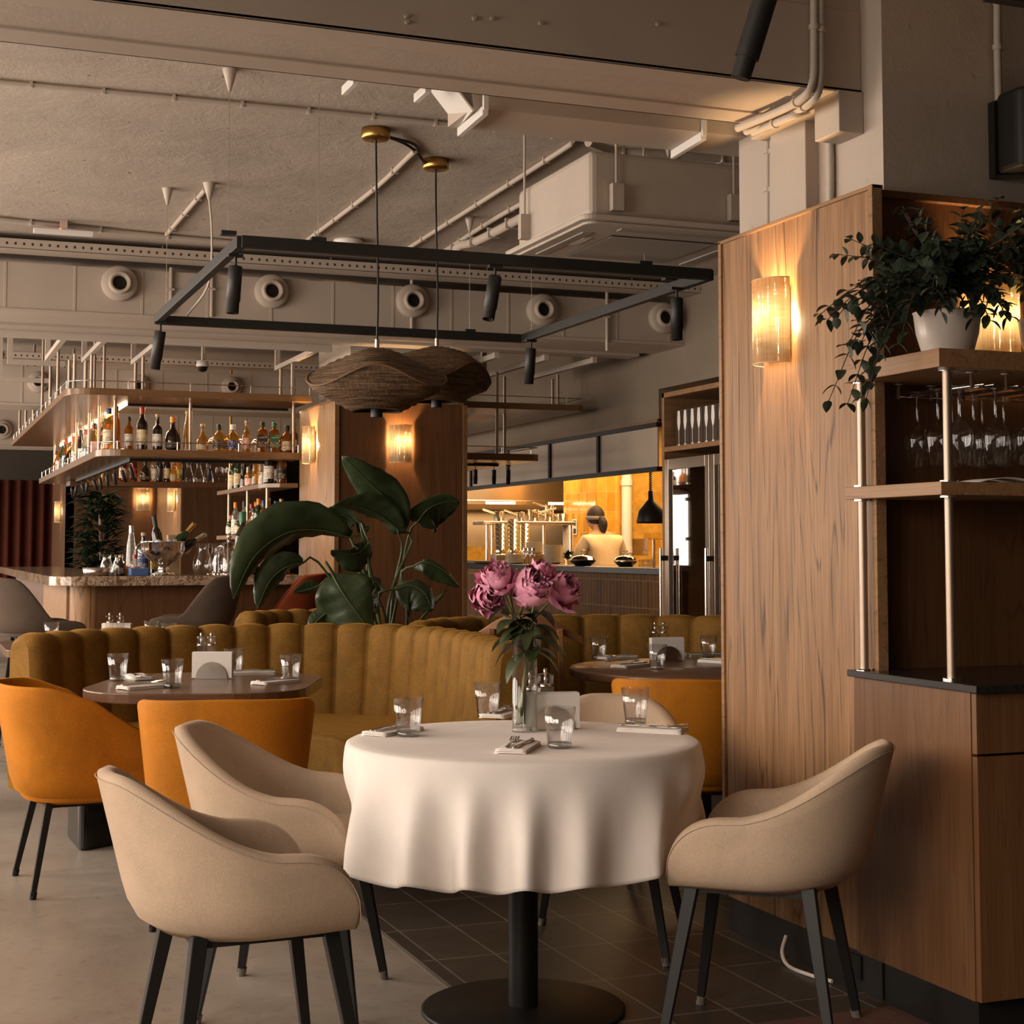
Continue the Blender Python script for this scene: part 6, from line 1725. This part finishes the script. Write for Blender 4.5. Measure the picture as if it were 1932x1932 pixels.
# the big near spotlight and the end of its own track at the top right
p = at(1425, 70, 'Y', 3.0)
t = thing('spotlight', 'large black spotlight tilted under the beam at the top of the view', 'spotlight', (p.x, p.y, p.z))
a0 = at(1397, 148, 'Y', 2.95); a1 = at(1461, -60, 'Y', 2.9); O_ = Vector((p.x, p.y, p.z)); dd = (a1 - a0).normalized()
a2 = a0 + (a1 - a0) * .185
m = MB(); m.tube([a0 - O_, a2 - O_], .0215, 28); m.build('snoot', M_blackm, t)
m = MB(); m.tube([a2 - O_, a1 - O_], .0265, 28); m.build('barrel', M_blackm, t)
m = MB(); m.tube([a1 - O_, (a1 + Vector((0, 0, .5))) - O_], .008, 8); m.build('stem', M_blackm, t)
q = at(1915, 4, 'Y', 3.3)
m = MB(); m.box((-.09, -.02, -.0), (.9, .02, .05)); tag(m.build('track_rail', M_blackm, loc=(q.x, 3.3, q.z - .004)), 'end of a black lighting track at the top right corner', 'lighting track')
# woven pendants
def wicker():
    m, nt, b = newmat('brown_wicker')
    tc = nt.nodes.new('ShaderNodeTexCoord')
    f = noise(nt, coords(nt, (6, 6, 190)), 1, 3, .6); g = noise(nt, coords(nt, (90, 90, 30)), 1, 2, .6)
    h = nt.nodes.new('ShaderNodeMath'); h.operation = 'MULTIPLY_ADD'; h.inputs[1].default_value = .35; nt.links.new(g, h.inputs[0]); nt.links.new(f, h.inputs[2])
    nt.links.new(ramp(nt, h.outputs[0], [(.48, (.018, .009, .004)), (.62, (.085, .045, .02)), (.8, (.20, .115, .055))]), b.inputs['Base Color'])
    b.inputs['Roughness'].default_value = .7; bump(nt, b, h.outputs[0], .8, .01); return m
M_wick = wicker()
def pendant(px, py, wpx, Y, top, cx, cyp, label, ph, s):
    c = at(px, py, 'Y', Y); base = (c.x, Y, c.z)
    t = thing('pendant_lamp', label, 'pendant lamp', base, 0, 'wavy woven pendant lamps')
    NU, NV = 96, 30; P = []
    zt, zb = s*.50, -s*.52
    for i in range(NU):
        a = 2*PI*i/NU; col = []
        for j in range(NV + 1):
            k = j / NV
            if k < .5:
                q = k / .5; r = s*(.06 + .94*q); z = lerp(zt, 0, q ** 1.0)
                z += s*.13*math.sin(PI*q*.92)*(1 - q)**.4
            else:
                q = (k - .5) / .5; r = s*(1.0 - .60*q**1.0 + .10*math.sin(PI*q)); z = lerp(0, zb, q ** .85)
            w = math.sin(PI*min(k, 1)) ** 4
            r *= 1 + .13*w*math.cos(2*(a - ph) + .59) + .006*math.sin(j*2.2)
            z += s*.16*w*math.cos(3*(a - ph) - .68) + .004*math.sin(j*3.1 + a*2)
            col.append((r*math.cos(a), r*math.sin(a), z))
        P.append(col)
    m = MB(); m.grid(P, cu=True); m.build('woven_shade', M_wick, t, solid=.004)
    m = MB(); m.tube([P[i][15] for i in range(NU)], .006, 6, closed=True); m.build('brim_cord', plain('brim_cord', (.16, .09, .045), .7), t)
    m = MB(); m.cyl((0, 0, -s*.62), (0, 0, -s*.2), .028, n=16); m.build('lamp_holder', M_blackm, t)
    m = MB(); m.cyl((0, 0, zt - .01), (0, 0, zt + .045), .011, n=12); m.build('ferrule', M_steel, t)
    cc = at(cx, cyp, 'Z', ZC)
    pts = spline([(0, 0, zt + .04), (.003, 0, (ZC - c.z) * .4), (-.006, 0, (ZC - c.z) * .75), (cc.x - c.x, cc.y - Y, ZC - c.z - .05)], 20)
    m = MB(); m.tube(pts, .0055, 7); m.build('cord', M_blackm, t)
    m = MB(); m.lathe([(0, -.05), (.060, -.05), (.066, -.044), (.066, -.001), (0, 0)], (cc.x - c.x, cc.y - Y, ZC - c.z), 28); m.build('canopy', M_brass, t)
    return cc
c1 = pendant(711, 716, 0, 7.02, 655, 709, 243, 'front wavy woven pendant lamp overlapping the bar column', 0.0, .285)
c2 = pendant(824, 706, 0, 7.55, 642, 822, 301, 'rear wavy woven pendant lamp half behind the front one', .9, .275)
for k in (0, 1):
    m = MB(); m.tube(spline([c1 + Vector((.05, 0, -.03)), c1.lerp(c2, .35) + Vector((.03 + .05*k, 0, -.012)), at(783, 285, 'Z', ZC - .012) if k == 0 else c1.lerp(c2, .7) + Vector((0, 0, -.015)), c2 + Vector((-.05, 0, -.03))], 20), .007, 7)
    tag(m.build('pendant_cable', M_blackm), ('looped black cable between the two brass pendant canopies, upper one', 'straight black cable between the two brass pendant canopies, lower one')[k], 'cable')
# conduits on the ceiling
def conduit(pix, r, label, z=None, name='conduit', mat=None, clips=3):
    z = (ZC - r - .002) if z is None else z
    pts = [at(x, y, 'Z', z) for x, y in pix]; o = pts[0].copy()
    t = thing(name, label, 'pipe', o)
    m = MB(); m.tube(spline([p - o for p in pts], max(8, 6*len(pts))) if len(pts) > 2 else [p - o for p in pts], r, 10); m.build('tube', mat or M_pipe, t)
    for k in range(clips):
        p = pts[0].lerp(pts[-1], (k + .5) / clips) - o if len(pts) == 2 else spline([q - o for q in pts], clips + 2)[k + 1]
        d = (pts[-1] - pts[0]).normalized()
        m = MB(); m.bar(p - d*.006, p + d*.006, r*2.7, r*2.1); m.build('clip', M_pipe, t)
    return t
conduit([(-80, 144), (0, 155), (360, 188), (820, 232), (1150, 268)], .012, 'long thin conduit crossing the ceiling left to right', clips=9)
conduit([(-80, 405), (0, 414), (300, 445), (560, 468)], .016, 'conduit along the far left ceiling above the cable tray', clips=4)
conduit([(315, 442), (388, 357)], .014, 'short conduit running to the ceiling cone at left')
conduit([(568, 462), (700, 362), (783, 285)], .014, 'conduit climbing to the brass pendant canopies', clips=5)
conduit([(755, 478), (1055, 287), (1080, 265)], .014, 'conduit left of the wrapped pipe, reaching the beam', clips=5)
conduit([(832, 478), (930, 415), (1025, 362)], .015, 'conduit just left of the wrapped pipe, ending at the air conditioner', clips=3)
t = conduit([(846, 486), (870, 462), (900, 455), (1000, 403)], .027, 'thick lumpy wrapped pipe beside the air conditioner', z=ZC - .10, name='wrapped_pipe', mat=M_paint2, clips=4)
conduit([(995, 398), (1008, 430), (1030, 438)], .02, 'curved pipe elbow entering the air conditioner', z=2.85, clips=1)
conduit([(1110, 268), (1160, 285), (1230, 290), (1450, 305)], .022, 'corrugated conduit sagging above the air conditioner', z=ZC - .06, clips=3)
for x, y0, y1, lab in ((323, 505, 592, 'short vertical conduit right of the leftmost nozzle'), (400, 498, 598, 'vertical conduit left of the second nozzle'), (777, 512, 626, 'vertical conduit behind the middle nozzle'), (1145, 538, 662, 'vertical conduit left of the rightmost nozzle')):
    a = at(x, y0, 'Y', D1 - .02); b = at(x, y1, 'Y', D1 - .02); b.x = a.x
    t = thing('conduit', lab + ' on the near duct', 'pipe', a)
    m = MB(); m.cyl((0, 0, 0), b - a, .012, n=10); m.build('tube', M_pipe, t)
    m = MB(); m.box((-.022, -.012, (b.z - a.z) * .5), (.022, .02, (b.z - a.z) * .5 + .014)); m.build('clip', M_pipe, t)
# perforated cable tray and box beam beyond
def tray(name, Y, x0, x1, z, label):
    t = thing(name, label, 'cable tray', (x0, Y, z))
    m = MB(); m.box((0, 0, 0), (x1 - x0, .003, .06)); m.box((0, .20, 0), (x1 - x0, .203, .06)); m.box((0, 0, 0), (x1 - x0, .2, .003)); m.build('channel', M_tray, t)
    for k in range(int((x1 - x0) / 1.1)):
        m = MB(); m.cyl((.5 + 1.1*k, .1, .003), (.5 + 1.1*k, .1, ZC - z), .006, n=8); m.build('hanger', M_pipe, t)
def perf():
    m, nt, b = newmat('perforated_tray')
    tc = nt.nodes.new('ShaderNodeTexCoord'); sp = nt.nodes.new('ShaderNodeSeparateXYZ'); nt.links.new(tc.outputs['Object'], sp.inputs[0])
    w = nt.nodes.new('ShaderNodeMath'); w.operation = 'PINGPONG'; w.inputs[1].default_value = .025; nt.links.new(sp.outputs[0], w.inputs[0])
    l1 = nt.nodes.new('ShaderNodeMath'); l1.operation = 'LESS_THAN'; l1.inputs[1].default_value = .007; nt.links.new(w.outputs[0], l1.inputs[0])
    z1 = nt.nodes.new('ShaderNodeMath'); z1.operation = 'SUBTRACT'; z1.inputs[1].default_value = .03; nt.links.new(sp.outputs[2], z1.inputs[0])
    z2 = nt.nodes.new('ShaderNodeMath'); z2.operation = 'ABSOLUTE'; nt.links.new(z1.outputs[0], z2.inputs[0])
    l2 = nt.nodes.new('ShaderNodeMath'); l2.operation = 'LESS_THAN'; l2.inputs[1].default_value = .008; nt.links.new(z2.outputs[0], l2.inputs[0])
    an = nt.nodes.new('ShaderNodeMath'); an.operation = 'MULTIPLY'; nt.links.new(l1.outputs[0], an.inputs[0]); nt.links.new(l2.outputs[0], an.inputs[1])
    nt.links.new(mixc(nt, PAINT, (.03, .025, .02), an.outputs[0]), b.inputs['Base Color']); b.inputs['Roughness'].default_value = .5
    return m
M_tray = perf()
tray('cable_tray', 9.93, XL, 5.4, 3.125, 'perforated cable tray hung before the near air duct')
tray('cable_tray', 14.6, XL, 5.0, 2.99, 'perforated cable tray above the bar shelves')
# box duct behind the near beam with its white end panel and screen brackets
_bx = at(893, 208, 'Y', 4.80); f = MB(); f.box((_bx.x, 4.80, 2.75), (4.4, 5.06, 3.0)); struct(f, 'ceiling_duct_box', M_paint)
q_ = [at(893, 208, 'Y', 4.80), at(866, 240, 'Y', 5.06)]
_v = (at(868, 175, 'Y', 4.80) - q_[0]) * 2.2; q_ += [q_[1] + _v, q_[0] + _v]
t = thing('duct_end_panel', 'white slanted end panel of the box duct behind the near beam', 'panel', q_[0])
m = MB(); m.add([v - q_[0] for v in q_], [(0, 1, 2, 3)]); m.build('plate', M_white, t, solid=.006)
for i, (x, y, dx, dy, lab) in enumerate(((650, 172, 22, -22, 'left of the three white brackets behind the near beam'), (786, 186, 22, -20, 'middle white bracket behind the near beam'), (868, 250, 48, -42, 'white bracket at the end panel of the box duct'), (1270, 292, 58, -36, 'right white bracket by the column under the box duct'))):
    a = at(x, y, 'Z', 2.735 if i > 1 else 2.80); b = at(x + dx, y + dy, 'Z', 2.735 if i > 1 else 2.80)
    t = thing('rail_bracket', lab, 'bracket', a, 0, 'white ceiling rail brackets')
    m = MB(); m.bar((0, 0, 0), b - a, .022, .03); m.build('rail', M_white, t, bevel=.003)
    m = MB(); e = b - a; m.box((e.x - .008, e.y - .008, -.0), (e.x + .008, e.y + .008, .10 if i > 1 else ZC - 2.80)); m.build('stem', M_white, t)
# smoke detector, emergency light, dome camera
p = at(657, 452, 'Z', ZC)
t = thing('smoke_detector', 'round white detector on the ceiling left of the pendant cords', 'smoke detector', p)
m = MB(); m.lathe([(0, 0), (.088, -.001), (.092, -.008), (.092, -.026), (.078, -.036)], n=36); m.build('housing', M_white, t)
m = MB(); m.lathe([(.078, -.034), (.06, -.04), (0, -.042)], n=36); m.build('grille', M_paper, t)
p = at(120, 436, 'Z', ZC - .06)
t = thing('exit_light', 'slim white emergency light with a red indicator on the far left ceiling', 'emergency light', p, -.02)
m = MB(); m.box((-.17, -.03, -.02), (.17, .03, .005)); m.build('housing', M_white, t, bevel=.004)
m = MB(); m.cyl((-.02, -.02, .004), (-.02, -.02, .012), .006, n=10); m.build('indicator', emit('red_led', (1, .06, .03), 6), t)
m = MB(); m.box((-.02, -.02, .005), (.02, .02, .06)); m.build('mount', M_pipe, t)
p = at(382, 690, 'Y', 13.5)
t = thing('dome_camera', 'small white dome camera hung above the bar shelves', 'camera', p)
m = MB(); m.lathe([(0, .04), (.05, .04), (.055, .0), (.05, -.01)], n=20); m.build('housing', M_white, t)
m = MB(); m.lathe([(.048, -.01), (.036, -.045), (0, -.058)], n=20); m.build('dome', M_black, t)
m = MB(); m.cyl((0, 0, .04), (0, 0, ZC - p.z), .012, n=10); m.build('drop_pole', M_pipe, t)
# ceiling cassette air conditioner
AX0, AX1, AY0, AY1, AZ = 2.50, 3.42, 5.66, 6.58, 2.60
t = thing('ceiling_air_conditioner', 'square cassette air conditioner hung under the ceiling beside the column', 'air conditioner', (AX0, AY0, AZ))
W_, D_ = AX1 - AX0, AY1 - AY0
m = MB(); m.prism(rrect(W_, D_, .05, 5, W_/2, D_/2), 0.012, .035); m.prism(rrect(W_ - .05, D_ - .05, .05, 5, W_/2, D_/2), 0, .012); m.build('fascia', M_acw, t, bevel=.006)
m = MB(); m.box((.05, .06, .035), (.78, D_ - .06, .31)); m.build('body', M_pipe, t, bevel=.03, seg=3)
m = MB(); m.box((.22, .22, -.004), (W_ - .22, D_ - .22, .002)); m.build('intake', M_black, t)
for k in range(34):
    y = .225 + (D_ - .45) * k / 33
    if k % 1 == 0:
        m = MB(); m.box((.22, y - .0025, -.006), (W_ - .22, y + .0025, -.0035)); g_ = m.build('grille_slat', M_acw, t)
for x0, y0, x1, y1 in ((.20, .08, W_ - .20, .13), (.20, D_ - .13, W_ - .20, D_ - .08), (.08, .20, .13, D_ - .20), (W_ - .13, .20, W_ - .08, D_ - .20)):
    m = MB(); m.box((x0, y0, -.004), (x1, y1, .004)); m.build('louver', plain('ac_louver', (.36, .31, .26), .5), t, bevel=.004)
m = MB(); m.box((.13, .30, -.004), (.165, .46, .002)); m.build('sensor_panel', M_white, t)
for x, y in ((.16, .04), (.70, .04), (.03, D_ - .2), (.70, D_ - .03)):
    m = MB(); m.box((x - .025, y - .02, .06), (x + .025, y + .015, .17)); m.build('bracket', M_pipe, t)
    m = MB(); m.cyl((x, y, .15), (x, y, ZC - AZ), .006, n=8); m.build('threaded_rod', M_pipe, t)
# corrugated conduits on the beam and the concrete column
def corrug(pts, r, label, grp='corrugated conduits on the column'):
    P = spline(pts, 160); o = P[0].copy()
    t = thing('corrugated_conduit', label, 'pipe', o, 0, grp)
    m = MB(); m.tube([p - o for p in P], [r * (1 + .10 * (1 if i % 2 else -1)) for i in range(160)], 10); m.build('tube', M_pipe, t)
    for k in (30, 90):
        p = P[k] - o; d = (P[k+1] - P[k-1]).normalized(); m = MB(); m.tube([p - d*.008, p + d*.008], r*1.35, 10); m.build('clip', M_pipe, t)
Yb = BY0 - .022
def pz(x, y, Y): return at(x, y, 'Y', Y)
corrug([pz(1536, -40, Yb), pz(1536, 80, Yb), pz(1534, 150, Yb), pz(1520, 180, Yb + .02), at(1480, 205, 'Z', ZB - .022), at(1392, 242, 'Z', ZB - .022)], .0125, 'left corrugated conduit coming down the beam and turning under it')
corrug([pz(1548, -40, Yb), pz(1548, 80, Yb), pz(1547, 155, Yb), pz(1533, 190, Yb + .02), at(1490, 214, 'Z', ZB - .024), at(1408, 248, 'Z', ZB - .024)], .0125, 'right corrugated conduit coming down the beam and turning under it')
corrug([at(1420, 250, 'Z', ZB - .03), at(1500, 218, 'Z', ZB - .045), at(1540, 206, 'X', 2.735), at(1562, 222, 'X', 2.732), at(1566, 270, 'X', 2.735), at(1567, 340, 'X', 2.735), at(1567, 400, 'X', 2.735)], .0125, 'corrugated conduit curling over the column and down behind the cladding')
for x, lab in ((1450, 'outer'), (1459, 'inner')):
    corrug([at(x, 250, 'X', 2.74), at(x, 330, 'X', 2.74), at(x, 440, 'X', 2.74)], .0125, '%s of two corrugated conduits down the far side of the column' % lab)
corrug([at(1882, -40, 'Y', 3.955), at(1882, 80, 'Y', 3.955), at(1884, 190, 'Y', 3.955)], .012, 'corrugated conduit leading down to the black wall speaker')
# wall speaker
p = at(1895, 265, 'Y', 3.98)
t = thing('wall_speaker', 'black wall loudspeaker on the dark column face at top right', 'speaker', (p.x + .02, 3.975, p.z))
m = MB(); m.prism(rrect(.24, .16, .05, 6, .03, -.10), -.12, .125); m.build('cabinet', M_black, t, bevel=.012)
m = MB(); m.box((-.085, -.03, -.13), (-.05, .0, .11)); m.build('bracket', M_black, t)
m = MB(); m.bar((-.07, -.02, -.128), (.05, -.10, -.128), .03, .008); m.build('arm', M_black, t)
# rug corner and a loose cable at the bottom right
q = at(1690, 1905, 'Z', 0)
def rugmat():
    m, nt, b = newmat('worn_rug'); g = noise(nt, coords(nt), 40, 6, .75, .6); h = noise(nt, coords(nt), 9, 4, .7)
    c = ramp(nt, g, [(.35, (.02, .013, .010)), (.5, (.10, .055, .035)), (.62, (.05, .045, .045)), (.75, (.16, .10, .07))])
    nt.links.new(mixc(nt, c, (.12, .03, .015), h), b.inputs['Base Color']); b.inputs['Roughness'].default_value = .95; bump(nt, b, g, .4, .01); return m
r0_ = at(1430, 1930, 'Z', .006); r1_ = at(1715, 1893, 'Z', .006)
_e = (r0_ - r1_).normalized() * 1.5; _g = Vector((-_e.y, _e.x, 0)); _g = _g if _g.y < 0 else -_g
m = MB(); m.prism([(0, 0), (_e.x, _e.y), (_e.x + _g.x, _e.y + _g.y), (_g.x, _g.y)], .0, .006)
tag(m.build('rug', rugmat(), loc=(r1_.x, r1_.y, 0)), 'worn patterned rug corner on the dark tiles at bottom right', 'rug')
_c = at(1600, 1820, 'Z', .008); _cx = min(_c.x, 2.59)
m = MB(); m.tube(spline([(2.643, _c.y + .16, .07), (_cx + .02, _c.y + .13, .03), (_cx, _c.y + .06, .0065), (_cx + .005, _c.y - .05, .0065), (_cx + .03, _c.y - .14, .0065)], 24), .006, 8)
tag(m.build('power_cable', M_paper), 'short white cable on the floor by the walnut cabinet', 'cable')
